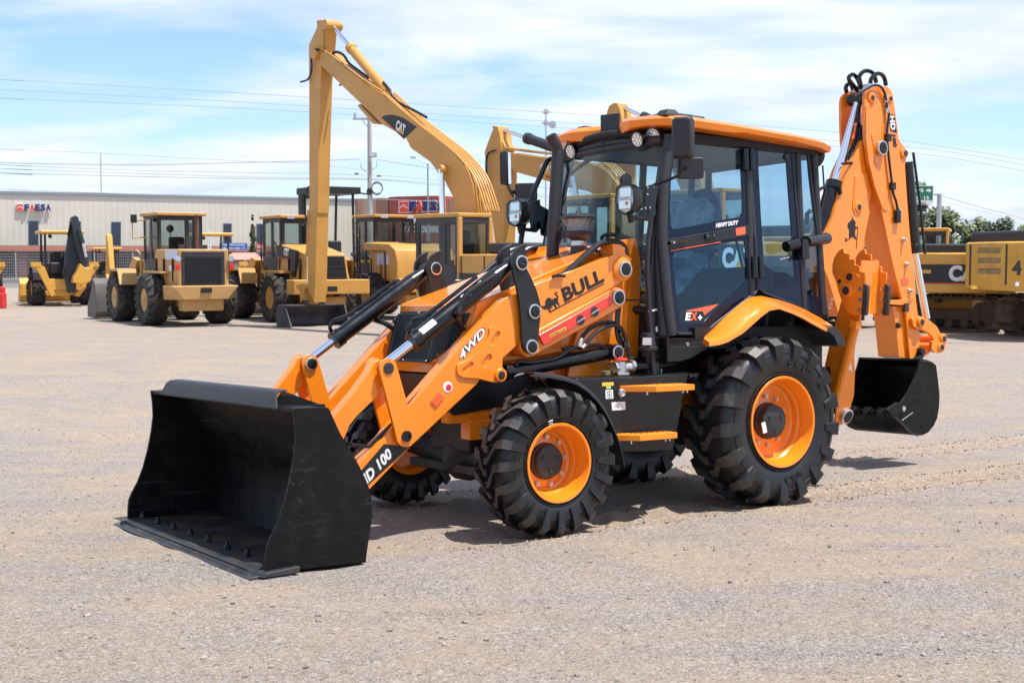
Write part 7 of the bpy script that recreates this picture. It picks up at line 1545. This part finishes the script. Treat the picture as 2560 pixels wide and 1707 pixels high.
def wslab(name, m, par, a, c, px, o0, o1, bev=0):
    P_ = [wpt(a, c, *p, o1) for p in px]; d = (c-a).normalized(); n = Vector((d.y, -d.x, 0)); b = MB(); k = len(P_)
    b.add(P_+[p-n*(o1-o0) for p in P_], [tuple(range(k)), tuple(range(2*k-1, k-1, -1))]+[(i,(i+1)%k,k+(i+1)%k,k+i) for i in range(k)]); return b.build(name, m, par, bev=bev)
wa, wc = wallframe(-60, 93.5, 925, 107, 45)
wd = (wc-wa).normalized(); wnn = Vector((wd.y, -wd.x, 0)); WL = (wc-wa).length; WZ = 1.95+165.0*93.5/3184
W1b = empty('warehouse', 'long beige corrugated warehouse with narrow dark windows and a small FAESA sign', 'warehouse', loc=tuple(wa))
W1b.matrix_world = Matrix.Translation(wa)
b = MB(); n = int(WL/.22)
for i in range(n+1):
    for z in (0, WZ): p = wd*(WL*i/n) + wnn*(.014 if i % 2 else 0); b.v.append((p.x, p.y, z))
b.f = [(2*i, 2*i+2, 2*i+3, 2*i+1) for i in range(n)]
b.v += [tuple(-wnn*25), tuple(-wnn*25+Vector((0,0,WZ))), tuple(wd*WL-wnn*25), tuple(wd*WL-wnn*25+Vector((0,0,WZ)))]; k = 2*n+2
b.f += [(0, 1, k+1, k), (2*n, k+2, k+3, 2*n+1), (k, k+1, k+3, k+2)]; b.build('wall', BEI, W1b, smooth=False)
def loc(p): return Vector(p)-wa
def lslab(name, m, par, px, o0, o1, base=wa, a=wa, c=wc):
    P_ = [wpt(a, c, *p, o1)-base for p in px]; d = (c-a).normalized(); nn_ = Vector((d.y, -d.x, 0)); b = MB(); k = len(P_)
    b.add(P_+[p-nn_*(o1-o0) for p in P_], [tuple(range(k)), tuple(range(2*k-1, k-1, -1))]+[(i,(i+1)%k,k+(i+1)%k,k+i) for i in range(k)]); return b.build(name, m, par)
rt_ = [Vector((0,0,WZ-.08)), wd*WL+Vector((0,0,WZ-.08))]; b = MB(); o_ = wnn*.12; b.hexa([rt_[0], rt_[1], rt_[1]+o_, rt_[0]+o_, rt_[0]+Vector((0,0,.2)), rt_[1]+Vector((0,0,.2)), rt_[1]+o_+Vector((0,0,.2)), rt_[0]+o_+Vector((0,0,.2))]); b.build('roof_trim', mat('blue_grey_trim', (.22,.27,.33), .6), W1b)
b = MB(); b.hexa([Vector((0,0,WZ)), wd*WL+Vector((0,0,WZ)), wd*WL-wnn*25+Vector((0,0,WZ)), -wnn*25+Vector((0,0,WZ)), Vector((0,0,WZ+.1)), wd*WL+Vector((0,0,WZ+.1)), wd*WL-wnn*25+Vector((0,0,WZ+.1)), -wnn*25+Vector((0,0,WZ+.1))]); b.build('roof', GAL, W1b)
for x0, x1, y0, y1 in ((73,95,554,613),(181,201,555,613),(280,301,556,614),(375,394,558,614),(470,488,559,614),(560,578,560,613),(643,661,561,612)):
    w = lslab('window', WIN, W1b, [(x0,y0),(x1,y0),(x1,y1),(x0,y1)], -.02, .07); lslab('window_frame', mat('teal_window_frame', (.10,.17,.2), .5) if x0 == 73 else bpy.data.materials['teal_window_frame'], w, [(x0-1.5,y0-1.5),(x1+1.5,y0-1.5),(x1+1.5,y1+1),(x0-1.5,y1+1)], -.03, .055)
def faesa(par, a, c, base, x0, x1, y0, y1, ytop, off, icon_w):
    """house icon and the word FAESA between x0..x1; (y0,y1) baseline y at both ends, ytop above the first"""
    P_ = lambda sx, sy, o=off: wpt(a, c, sx, sy, o)-base
    s = sub('sign', par); H_ = y0-ytop; yb = lambda x: y0+(y1-y0)*(x-x0)/(x1-x0)
    wd_ = x1-x0-icon_w*1.25; lw = wd_/5.0
    cs = [(x0,yb(x0)),(x0+icon_w,yb(x0)),(x0+icon_w,yb(x0)-H_*1.02),(x0,yb(x0)-H_*1.02)]
    for nm, m, g, o in (('icon_border', TXW, .08, 0), ('icon_panel', REDL, 0, .04)):
        q_ = [(cs[0][0]-icon_w*g,cs[0][1]+icon_w*g),(cs[1][0]+icon_w*g,cs[1][1]+icon_w*g),(cs[2][0]+icon_w*g,cs[2][1]-icon_w*g),(cs[3][0]-icon_w*g,cs[3][1]-icon_w*g)]
        b = MB(); P1 = [P_(x, y, off+o) for x, y in q_]; P0 = [P_(x, y, .02) for x, y in q_]; b.add(P1+P0, [(0,1,2,3),(7,6,5,4),(0,1,5,4),(1,2,6,5),(2,3,7,6),(3,0,4,7)]); b.build(nm, m, s)
    cxx, cyy, u = x0+icon_w/2, yb(x0)-H_*.5, icon_w/2; roofp = [(-.9,.15),(0,-.62),(.9,.15),(.9,.38),(0,-.32),(-.9,.38)]
    b = MB(); b.add([P_(cxx+x*u, cyy+y*u, off+.06) for x, y in roofp], [(0,1,4,5),(1,2,3,4)]); b.build('house_outline', TXW, s, smooth=False)
    for i, ch in enumerate('FAESA'):
        xa_ = x0+icon_w*1.25+lw*i; lettering('letter_outline', ch, TXW, s, P_(xa_-lw*.06, yb(xa_)+H_*.07, off-.05), P_(xa_+lw*.94, yb(xa_+lw)+H_*.07, off-.05), P_(xa_-lw*.06, yb(xa_)-H_*1.07, off-.05), .04, .07); lettering('sign_letter', ch, REDL if i == 1 else NAVL, s, P_(xa_, yb(xa_)), P_(xa_+lw*.88, yb(xa_+lw)), P_(xa_, yb(xa_)-H_), .12, .05)
faesa(W1b, wa, wc, wa, 42, 128, 528, 527, 511, .15, 15)
# low arcade with terracotta fascia in front of the warehouse
aa_, ac_ = wallframe(-60, 88.5, 700, 96, 40); AD = (ac_-aa_).normalized(); AN = Vector((AD.y, -AD.x, 0)); AL = (ac_-aa_).length
AR = empty('shop_arcade', 'low dark shop arcade with terracotta fascia along the foot of the warehouse', 'arcade'); AR.matrix_world = Matrix.Translation(aa_)
def ab(b, u0, u1, o0, o1, z0, z1): b.hexa([AD*u0+AN*o0+Vector((0,0,z0)), AD*u1+AN*o0+Vector((0,0,z0)), AD*u1+AN*o1+Vector((0,0,z0)), AD*u0+AN*o1+Vector((0,0,z0)), AD*u0+AN*o0+Vector((0,0,z1)), AD*u1+AN*o0+Vector((0,0,z1)), AD*u1+AN*o1+Vector((0,0,z1)), AD*u0+AN*o1+Vector((0,0,z1))])
b = MB(); ab(b, 0, AL, -1.6, .1, 2.45, 2.88); b.build('fascia', FAS, AR); b = MB(); ab(b, 0, AL, -1.7, -1.5, 0, 2.45); b.build('back_wall', SHD, AR); b = MB(); ab(b, 0, AL, .1, .14, 2.38, 2.48); b.build('gutter', SHD, AR)
for i in range(int(AL/2.6)): b = MB(); ab(b, 1.2+i*2.6, 1.75+i*2.6, -.3, .0, 0, 2.45); b.build('column', mat('brown_column', (.14,.06,.05), .8) if i == 0 else bpy.data.materials['brown_column'], AR)
for i in range(int(AL/2.6)-1): b = MB(); ab(b, 2.2+i*2.6, 3.4+i*2.6, -1.5, -1.45, .9, 2.1); b.build('shop_window', WIN, AR)
# yard fence: concrete plinth, posts and welded mesh
fa, fc_ = wallframe(-60, 84.5, 760, 90, 40); FD = (fc_-fa).normalized(); FN = Vector((FD.y, -FD.x, 0)); FL = (fc_-fa).length
FE = empty('mesh_fence', 'white welded mesh fence on a pale concrete plinth round the yard', 'fence'); FE.matrix_world = Matrix.Translation(fa)
def fb(b, u0, u1, o0, o1, z0, z1): b.hexa([FD*u0+FN*o0+Vector((0,0,z0)), FD*u1+FN*o0+Vector((0,0,z0)), FD*u1+FN*o1+Vector((0,0,z0)), FD*u0+FN*o1+Vector((0,0,z0)), FD*u0+FN*o0+Vector((0,0,z1)), FD*u1+FN*o0+Vector((0,0,z1)), FD*u1+FN*o1+Vector((0,0,z1)), FD*u0+FN*o1+Vector((0,0,z1))])
b = MB(); fb(b, 0, FL, -.15, .15, -.1, .55); fb(b, 0, FL, -.2, .2, .55, .65); b.build('concrete_plinth', CON, FE)
b = MB(); wr_ = .010
for i in range(int(FL/.13)): fb(b, i*.13, i*.13+wr_*1.4, -wr_, wr_, .65, 2.30)
for k in range(9): fb(b, 0, FL, -wr_, wr_, .72+k*.19, .72+k*.19+wr_*2.2)
b.build('mesh_panel', GAL, FE)
for i in range(int(FL/2.5)+1): b = MB(); fb(b, i*2.5, i*2.5+.07, -.04, .04, .6, 2.36); b.build('fence_post', GAL, FE)
# the corner shop building
ca, cc2 = wallframe(893, 101, 1140, 97)
CB_ = empty('shop_building', 'tan and brick red shop with rounded corner and a large FAESA sign', 'shop'); CB_.matrix_world = Matrix.Translation(ca)
CD = (cc2-ca).normalized(); CN = Vector((CD.y, -CD.x, 0))
def cxy(sx): p = wpt(ca, cc2, sx, 600)-ca; return p.dot(CD)
CH_ = 1.95+152*99/3184
def cb_(b, u0, u1, o0, o1, z0, z1): b.hexa([CD*u0+CN*o0+Vector((0,0,z0)), CD*u1+CN*o0+Vector((0,0,z0)), CD*u1+CN*o1+Vector((0,0,z0)), CD*u0+CN*o1+Vector((0,0,z0)), CD*u0+CN*o0+Vector((0,0,z1)), CD*u1+CN*o0+Vector((0,0,z1)), CD*u1+CN*o1+Vector((0,0,z1)), CD*u0+CN*o1+Vector((0,0,z1))])
b = MB(); cb_(b, 0, cxy(958), -10, 0, 0, CH_); cb_(b, cxy(975), cxy(1135), -10, -.6, 0, CH_-.2); b.build('wall', TAN, CB_)
b = MB(); pl = [(cxy(973), 0.05), (cxy(985), .5), (cxy(1010), .85), (cxy(1080), .85), (cxy(1105), .5), (cxy(1112), 0.05), (cxy(1112), -3), (cxy(973), -3)]
bm = prism([pl], lambda u, o: tuple(CD*u+CN*o+Vector((0,0,0))), lambda u, o: tuple(CD*u+CN*o+Vector((0,0,CH_+.02)))); me = bpy.data.meshes.new('red_front'); bm.to_mesh(me); bm.free(); me.materials.append(BRK); fin('red_front', me, CB_, 0)
for u0, u1 in ((cxy(893), cxy(900)), (cxy(945), cxy(975))): b = MB(); cb_(b, u0, u1, -.2, .25, 0, CH_-.05); b.build('pilaster', mat('brown_pilaster', (.30,.17,.12), .9) if u0 < 1 else bpy.data.materials['brown_pilaster'], CB_)
faesa(CB_, ca, cc2, ca, 998, 1112, 531, 527, 505, 1.0, 22)
for s_, x0_, x1_, yb_, yt in (('FERREMATERIALES', 1000, 1108, 559, 543), ('Y ACEROS', 1008, 1068, 582, 565), ('ENNSA', 1072, 1102, 582, 565)):
    lettering('sign_letter', s_, TXW, CB_, wpt(ca, cc2, x0_, yb_, .95)-ca, wpt(ca, cc2, x1_, yb_, .95)-ca, wpt(ca, cc2, x0_, yt, .95)-ca, .06, .03)
b = MB(); cb_(b, cxy(985), cxy(1100), .5, 2.2, 2.4, 2.6); b.build('canopy', SHD, CB_)
# shop boards and a tent between the machines
def board(name, label, cat_, x0, x1, y0, y1, d, m, txt=None, tm=TXW):
    c0 = Vector(((x0-1280)/3184*d, d, 0)); e = empty(name, label, cat_); e.matrix_world = Matrix.Translation(c0)
    w = (x1-x0)/3184*d; z1 = CAMH+(646.5-y0)*d/3184; z0 = CAMH+(646.5-y1)*d/3184
    b = MB(); b.box((0, -.05, z0), (w, .05, z1)); b.build('panel', m, e); b = MB()
    for u in (.1*w, .9*w): b.box((u-.04, .06, 0), (u+.04, .14, z1))
    b.build('posts', GAL, e)
    if txt:
        for i, t in enumerate(txt): hh_ = (z1-z0)/len(txt); zz = z1-hh_*(i+.82); lettering('board_lettering', t, tm, e, (w*.08, -.06, zz), (w*(.92), -.06, zz), (w*.08, -.06, zz+hh_*.6), .01, .02)
    return e
board('shop_board', 'blue shop board with two rows of white print, right of the pale loader', 'sign board', 551, 620, 608, 625, 84, mat('sign_blue', (.03,.16,.50), .5), ['MATERIALES', 'TEL 444 820 15'])
board('shop_board', 'small red shop board beside the cypress', 'sign board', 644, 660, 608, 624, 83, mat('sign_red', (.60,.03,.04), .5), ['Forrest'])
b = MB(); tp = Vector(((608-1280)/3184*76, 76, 0)); z0, z1 = CAMH+(646.5-649)*76/3184, CAMH+(646.5-632)*76/3184
b.hexa([(-1.0, -1, z0), (1.0, -1, z0), (1.0, 1, z0), (-1.0, 1, z0), (-.55, -.1, z1), (.75, -.1, z1), (.75, .1, z1), (-.55, .1, z1)]); tn = empty('market_tent', 'small salmon pink tent roof beyond the fence behind the loaders', 'tent'); tn.matrix_world = Matrix.Translation(tp); b.build('tent_roof', mat('pink_canvas', (.62,.25,.20), .8), tn)
b = MB()
for sx in (-.95, .95):
    for sy in (-.9, .9): b.cyl((sx, sy, 0), (sx, sy, z0+.02), .03, n=6)
b.build('tent_poles', GAL, tn)
b = MB(); b.box((-1, -.02, .3), (1, .02, z0-.1), Matrix.Translation((0, .9, 0))); b.build('tent_side', mat('pink_canvas_side', (.5,.2,.17), .8), tn)
# barrier at the left edge
b = MB(); bx = Vector(((-3-1280)/3184*50, 50, 0)); b.box((-1.0, -.2, 0), (.25, .2, .62)); b.box((-1.0, -.1, .62), (.25, .1, .85)); o = b.build('plastic_barrier', mat('barrier_red', (.65,.03,.03), .5), None, bev=.05); o.location = bx; tag(o, 'red plastic barrier at the left edge beside the yellow loader bucket', 'barrier')
# roof vents on the warehouse side
b = MB(); vp_ = Vector(((523-1280)/3184*92, 92, 0))
for k, dx_ in enumerate((0, .14)): b.tube([(dx_, 0, 0), (dx_, 0, 3.75+.0), (dx_+.05, 0, 4.0-.1*k)], .06, 8)
o = b.build('white_vent_pipes', TXW, None); o.location = vp_; tag(o, 'pair of white vent pipes standing against the beige warehouse', 'pipes')
# ---------------------------------------------------------------- poles, lamp, mast
PD = 62.0; pole = empty('utility_pole', 'pale concrete utility pole with cross arm, floodlight and hanging cable coil', 'utility pole'); px_ = (927-1280)/3184*PD; pole.matrix_world = Matrix.Translation((px_, PD, 0))
def zof(sy, d): return CAMH+(646.5-sy)*d/3184
def xof(sx, d): return (sx-1280)/3184*d
b = MB(); b.cyl((0, 0, 0), (0, 0, zof(289, PD)), .16, .10, n=12); b.build('shaft', CON, pole)
b = MB(); b.box((xof(886,PD)-px_, -.05, zof(304,PD)), (xof(935,PD)-px_, .05, zof(299,PD))); b.tube([(xof(909,PD)-px_, 0, zof(303,PD)), (-.05, 0, zof(325,PD))], .02, 5); b.tube([(xof(934,PD)-px_, 0, zof(300,PD)), (.05, 0, zof(322,PD))], .02, 5); b.build('cross_arm', GAL, pole)
b = MB(); b.cyl((xof(891,PD)-px_, 0, zof(301,PD)), (xof(891,PD)-px_, 0, zof(287,PD)), .06, n=10); b.build('fuse_insulator', GAL, pole)
b = MB(); b.box((-.02, -.35, zof(397,PD)), (xof(946,PD)-px_, -.15, zof(385,PD))); fl_ = b.build('floodlight', GAL, pole, bev=.02); b = MB(); b.box((.03, -.37, zof(395,PD)), (xof(944,PD)-px_-.03, -.34, zof(388,PD))); b.build('floodlight_glass', LAMPG, fl_)
b = MB(); cc3 = Vector((xof(945,PD)-px_, -.15, zof(473,PD)))
for k in range(4): b.tube([cc3+Vector((.26*math.cos(t)*(1+.08*math.sin(k+2*t)), .03*k, (.33-.03*k)*math.sin(t))) for t in [i*math.pi/10 for i in range(21)]], .012, 5)
b.build('cable_coil', TXB, pole)
b = MB()
for sx, sy in ((895,437),(950,443)): b.cyl((xof(sx-5,PD)-px_, -.2, zof(sy,PD)), (xof(sx+5,PD)-px_, -.2, zof(sy,PD)), .035, n=6)
b.tube([(xof(902,60)-px_*60/62, 0, zof(403,60)), (xof(905,60)-px_*60/62, 0, zof(415,60)), (xof(918,60)-px_*60/62, 0, zof(425,60))], .012, 5); b.tube([(xof(945,PD)-px_, 0, zof(403,PD)), (xof(944,PD)-px_, 0, zof(420,PD)), (xof(932,PD)-px_, 0, zof(427,PD))], .012, 5); b.build('splice_cases', TXB, pole)
def thinpole(name, label, sx, ytop, d, r, m, extra=None):
    e = empty(name, label, 'mast' if 'mast' in name else 'lamp post'); e.matrix_world = Matrix.Translation((xof(sx,d), d, 0)); b = MB(); b.cyl((0,0,0), (0,0,zof(ytop,d)), r, r*.6, n=8); b.build('shaft', m, e)
    if extra: extra(e, d)
    return e
def lh(e, d): b = MB(); b.tube([(0,0,zof(411,d)), (-.35,0,zof(406,d)), (-.75,0,zof(397,d))], .035, 6); b.box((-1.0,-.1,zof(397,d)-.04),(-.7,.1,zof(397,d)+.05)); b.build('lamp_arm', GAL, e)
thinpole('lamp_post', 'thin grey lamp post in front of the large FAESA sign', 1071, 411, 75, .07, mat('grey_post', (.2,.25,.27), .5), lh)
MST = mat('pale_lattice', (.40,.42,.46), .6)
def an(e, d):
    b = MB()
    for sy, r in ((284,.35),(311,.28)): b.cyl((-.5,0,zof(sy,d)), (.5,0,zof(sy,d)), .07, n=6); b.lathe((0,0,zof(sy,d)), (0,-1,0), [(-.1,.3),(0,.32),(.05,.1)], 12)
    b.lathe((.7,0,zof(316,d)), (0,-1,0), [(-.1,.35),(.1,.42),(.12,.1)], 14); b.build('antenna', MST, e)
thinpole('radio_mast', 'far slender radio mast with round antennas above the exhaust stack', 1364, 280, 140, .12, MST, an)
thinpole('radio_mast', 'hairline radio mast rising above the beige warehouse roof', 259, 385, 150, .10, MST)
# ---------------------------------------------------------------- power lines
WIRE = mat('aluminium_wire', (.36,.38,.42), .6)
lines = [([(-80,199),(0,204),(640,240),(1280,280),(1700,306),(2096,335),(2300,362),(2560,403),(2700,425)], 66, .018, 'topmost overhead wire, crossing the whole sky'),
 ([(-80,225),(0,229),(640,262),(1280,302),(1800,335),(2290,373),(2560,416),(2700,435)], 66, .018, 'second overhead wire from the top, crossing the whole sky'),
 ([(-80,246),(0,250),(640,277),(1280,316),(1800,348),(2290,387),(2560,431),(2700,450)], 66, .018, 'third overhead wire from the top, crossing the whole sky'),
 ([(-80,371),(0,375),(300,388),(600,405),(780,412),(927,430)], 72, .016, 'thin wire starting highest at the left edge below the three top wires'),
 ([(-80,407),(0,409),(200,413),(400,414),(640,408),(780,405),(902,400)], 61, .026, 'thick dark sagging cable reaching the utility pole from the left'),
 ([(945,401),(1010,412),(1080,423),(1180,444),(1300,462),(1500,490)], 61, .024, 'cable leaving the utility pole to the right past the lamp post'),
 ([(-80,408),(0,413),(300,427),(640,434),(927,440),(1080,452),(1300,478)], 64, .016, 'upper wire of the pale pair passing behind the utility pole'),
 ([(-80,419),(0,423),(300,434),(640,445),(927,449),(1080,460),(1300,482),(1500,505)], 64, .020, 'middle wire passing behind the utility pole'),
 ([(-80,430),(0,434),(300,442),(640,449),(927,451),(1080,464),(1300,487),(1500,510)], 63, .024, 'lowest dark wire passing behind the utility pole'),
 ([(-80,470),(0,474),(240,483),(520,492),(927,499),(1100,505)], 70, .018, 'single wire running along just above the warehouse roof edge'),
 ([(2345,490),(2450,520),(2560,548),(2680,578)], 78, .03, 'dark wire falling to the right from the road sign post'),
 ([(2350,505),(2450,530),(2560,552),(2680,570)], 79, .018, 'lower wire right of the road sign post')]
for pts, d, r, nm in lines:
    b = MB(); P_ = [Vector((xof(x,d), d, zof(y,d))) for x, y in pts]; P_ = ([P_[0]+(P_[0]-P_[1]).normalized()*45] if pts[0][0] < 0 else []) + P_; b.tube(P_, r*.72, 5, smooth=4); o = b.build('power_line', WIRE, None); tag(o, nm, 'power line', 'overhead wires')
# ---------------------------------------------------------------- road sign
sg_ = empty('road_sign', 'green overhead road sign with white arrow on a grey bracket post', 'road sign'); sd_ = 80; bx_ = xof(2343, sd_); sg_.matrix_world = Matrix.Translation((bx_, sd_, 0))
GRN = mat('sign_green', (.01,.16,.085), .45)
b = MB(); b.cyl((0,0,0), (0,0,zof(486,sd_)), .15, n=12); b.box((xof(2240,sd_)-bx_, -.06, zof(490,sd_)), (0, .06, zof(486,sd_))); b.build('post', GAL, sg_)
x0, x1, z0, z1 = xof(2215,sd_)-bx_, xof(2326,sd_)-bx_, zof(504,sd_), zof(466,sd_)
b = MB(); b.box((x0, -.15, z0), (x1, -.10, z1)); b.build('panel', GRN, sg_); b = MB(); b.box((x0, -.15, zof(513,sd_)), (x1, -.11, z0)); b.build('white_strip', TXW, sg_)
b = MB(); 
for a, c in (((x0,z0),(x1,z0+.04)),((x0,z1-.04),(x1,z1)),((x1-.04,z0),(x1,z1))): b.box((a[0], -.158, a[1]), (c[0], -.151, c[1]))
b.build('border', TXW, sg_)
def st_(s, xa, xb, yb_, yt): X0, X1 = xof(xa,sd_)-bx_, xof(xb,sd_)-bx_; lettering('sign_lettering', s, TXW, sg_, (X0,-.155,zof(yb_,sd_)), (X1,-.155,zof(yb_,sd_)), (X0,-.155,zof(yt,sd_)), .01, .02)
st_('CAMPO 7B', 2240, 2301, 483, 474); st_('CAMPO 15', 2240, 2315, 501, 492)
lettering('sign_lettering', 'ORNO', TXB, sg_, (xof(2281,sd_)-bx_,-.155,zof(512,sd_)), (xof(2308,sd_)-bx_,-.155,zof(512,sd_)), (xof(2281,sd_)-bx_,-.155,zof(507,sd_)), .01, .02)
b = MB(); ax0, az = xof(2308,sd_)-bx_, zof(478,sd_); b.add([(ax0,-.156,az-.06),(ax0+.16,-.156,az-.06),(ax0+.16,-.156,az-.15),(ax0+.32,-.156,az),(ax0+.16,-.156,az+.15),(ax0+.16,-.156,az+.06),(ax0,-.156,az+.06)], [(0,1,2,3,4,5,6)]); b.build('arrow', TXW, sg_, smooth=False)
# ---------------------------------------------------------------- trees
BARK = mat('tree_bark', (.12,.085,.06), .9, var=.2)
def leafmat(name, col): return mat(name, col, .6, var=.35, vs=1.5)
LF = [leafmat('olive_leaves', (.115,.145,.055)), leafmat('grey_green_leaves', (.15,.165,.09)), leafmat('dark_leaves', (.045,.07,.026))]
def tree(sx, d, wpx, ytop, ybase, lm, dens, label, name='tree', group=None, seed=0, tall=False, cat='tree'):
    rnd = random.Random(seed); e = empty(name, label, cat, group); X0 = xof(sx, d); e.matrix_world = Matrix.Translation((X0, d, 0))
    w = wpx/3184*d; zt_ = zof(ytop, d); zb = zof(ybase, d); b = MB()
    b.tube([(0,0,0), (.1*w*.2,0,zb*.7+.2), (0,0,(zt_+zb)/2)], [.16,.13,.06], 7)
    for k in range(6): a = rnd.random()*6.28; b.tube([(0,0,max(.4,zb*.7)), (w*.25*math.cos(a), w*.25*math.sin(a), (zb+zt_)/2), (w*.36*math.cos(a), w*.36*math.sin(a), zt_*.85)], [.09,.05,.02], 5)
    b.build('trunk', BARK, e)
    b = MB(); cl = []
    for k in range(26 if tall else max(34, int(w*15))):
        if tall: t = rnd.random(); cl.append((rnd.gauss(0,.12)*w*(1-t*.8), rnd.gauss(0,.12)*w*(1-t*.8), zb+(zt_-zb)*t, w*.40*(1-t*.82)))
        else: t = rnd.random(); a = rnd.random()*6.28; rr_ = w*.5*math.sqrt(rnd.random())*(1-.45*t); cl.append((rr_*math.cos(a), rr_*math.sin(a)*.7, zb*.4+(zt_-zb*.4)*(.05+.80*t), min(1.5, w*rnd.uniform(.12,.24))))
    sz = .055 if tall else .15
    for (x, y, z, r) in cl:
        for i in range(int(dens)):
            while 1:
                v = Vector((rnd.uniform(-1,1), rnd.uniform(-1,1), rnd.uniform(-1,1)))
                if v.length < 1: break
            v = v * (.75+.45*rnd.random()); p = Vector((x, y, z)) + v*r*(Vector((1,1,1.6)).length/2 if tall else 1); u = Vector((rnd.gauss(0,1), rnd.gauss(0,1), rnd.gauss(0,.7))).normalized(); s = sz*rnd.uniform(.6,1.5); q_ = u.orthogonal().normalized()*s*.6
            b.add([p-u*s, p+q_, p+u*s, p-q_], [(0,1,2,3)])
    b.build('crown', lm, e, smooth=False); return e
tree(634, 88, 19, 540, 628, LF[2], 160, 'slim dark green cypress in front of the beige warehouse', 'cypress', seed=2, tall=True, cat='cypress')
tree(2285, 88, 70, 405, 560, LF[1], 70, 'tall sparse tree rising behind the green road sign', seed=3)
tree(2262, 90, 70, 470, 585, LF[1], 120, 'tree half hidden by the dipper arm left of the road sign', seed=13)
tree(2350, 92, 110, 515, 600, LF[0], 120, 'bushy tree right behind the grey road sign post', seed=4)
tree(2425, 88, 100, 548, 610, LF[0], 160, 'low olive tree between the sign post and the dark far shrub', seed=5)
tree(2490, 86, 90, 542, 615, LF[2], 150, 'darker rounded tree above the hood of the excavator marked 4', seed=6)
tree(2560, 90, 110, 560, 615, LF[0], 140, 'olive tree cut off by the right edge of the view', seed=7)
tree(2080, 95, 260, 560, 625, LF[0], 110, 'wide tree seen through the rear cab windows', seed=8)
tree(1800, 98, 220, 570, 630, LF[1], 80, 'wide grey green tree seen through the door glass', seed=9)

# ---------------------------------------------------------------- separate pieces become parts of their own
KEEP = ('lugs', 'slats', 'holes', 'mesh', 'shoes', 'crown', 'rings', 'letter', 'lettering', 'text', 'ground', 'trunk', 'emblem', 'ribs', 'vanes', 'rollers', 'badge', 'film', 'reflectors', 'coil', 'glass', 'grid')
def explode(o):
    me = o.data; n = len(me.vertices); par = list(range(n))
    def find(i):
        while par[i] != i: par[i] = par[par[i]]; i = par[i]
        return i
    for e in me.edges:
        a, c = find(e.vertices[0]), find(e.vertices[1])
        if a != c: par[a] = c
    isl = {}
    for i in range(n): isl.setdefault(find(i), []).append(i)
    if len(isl) < 2 or len(isl) > 60: return
    bx = []
    for k, vi in isl.items():
        cs = [me.vertices[i].co for i in vi]; bx.append([[k], [min(c[j] for c in cs)-.004 for j in range(3)], [max(c[j] for c in cs)+.004 for j in range(3)]])
    ch = True
    while ch:
        ch = False
        for i in range(len(bx)):
            for j in range(i+1, len(bx)):
                A, B2 = bx[i], bx[j]
                if all(A[1][k] <= B2[2][k] and B2[1][k] <= A[2][k] for k in range(3)):
                    A[0] += B2[0]; A[1] = [min(x, y) for x, y in zip(A[1], B2[1])]; A[2] = [max(x, y) for x, y in zip(A[2], B2[2])]; bx.pop(j); ch = True; break
            if ch: break
    if len(bx) < 2: return
    base = o.name.split('.')[0]
    if base.endswith('s') and not base.endswith('ss') and not base.endswith('chassis'): base = base[:-1]
    for gi, (ks, _, _) in enumerate(bx):
        keep = set(); 
        for k in ks: keep.update(isl[k])
        m2 = me.copy(); bm = bmesh.new(); bm.from_mesh(m2); bm.verts.ensure_lookup_table()
        bmesh.ops.delete(bm, geom=[v for v in bm.verts if v.index not in keep], context='VERTS'); bm.to_mesh(m2); bm.free(); m2.name = base
        if gi == 0: first = m2; continue
        c = o.copy(); c.data = m2; c.name = base; COL.objects.link(c); c.parent = o.parent
    o.data = first; o.name = base
for o in [o for o in list(COL.objects) if o.type == 'MESH' and o.parent]:
    nm = o.name.split('.')[0]
    if not any(k in nm.split('_') for k in KEEP): explode(o)
for o in COL.objects:
    if o.type == 'MESH' and 'kind' not in o and o.parent and o.name.split('.')[0].split('_')[-1] in ('hoses', 'pipes', 'bolts'): o.name = o.name.split('.')[0][:-1]
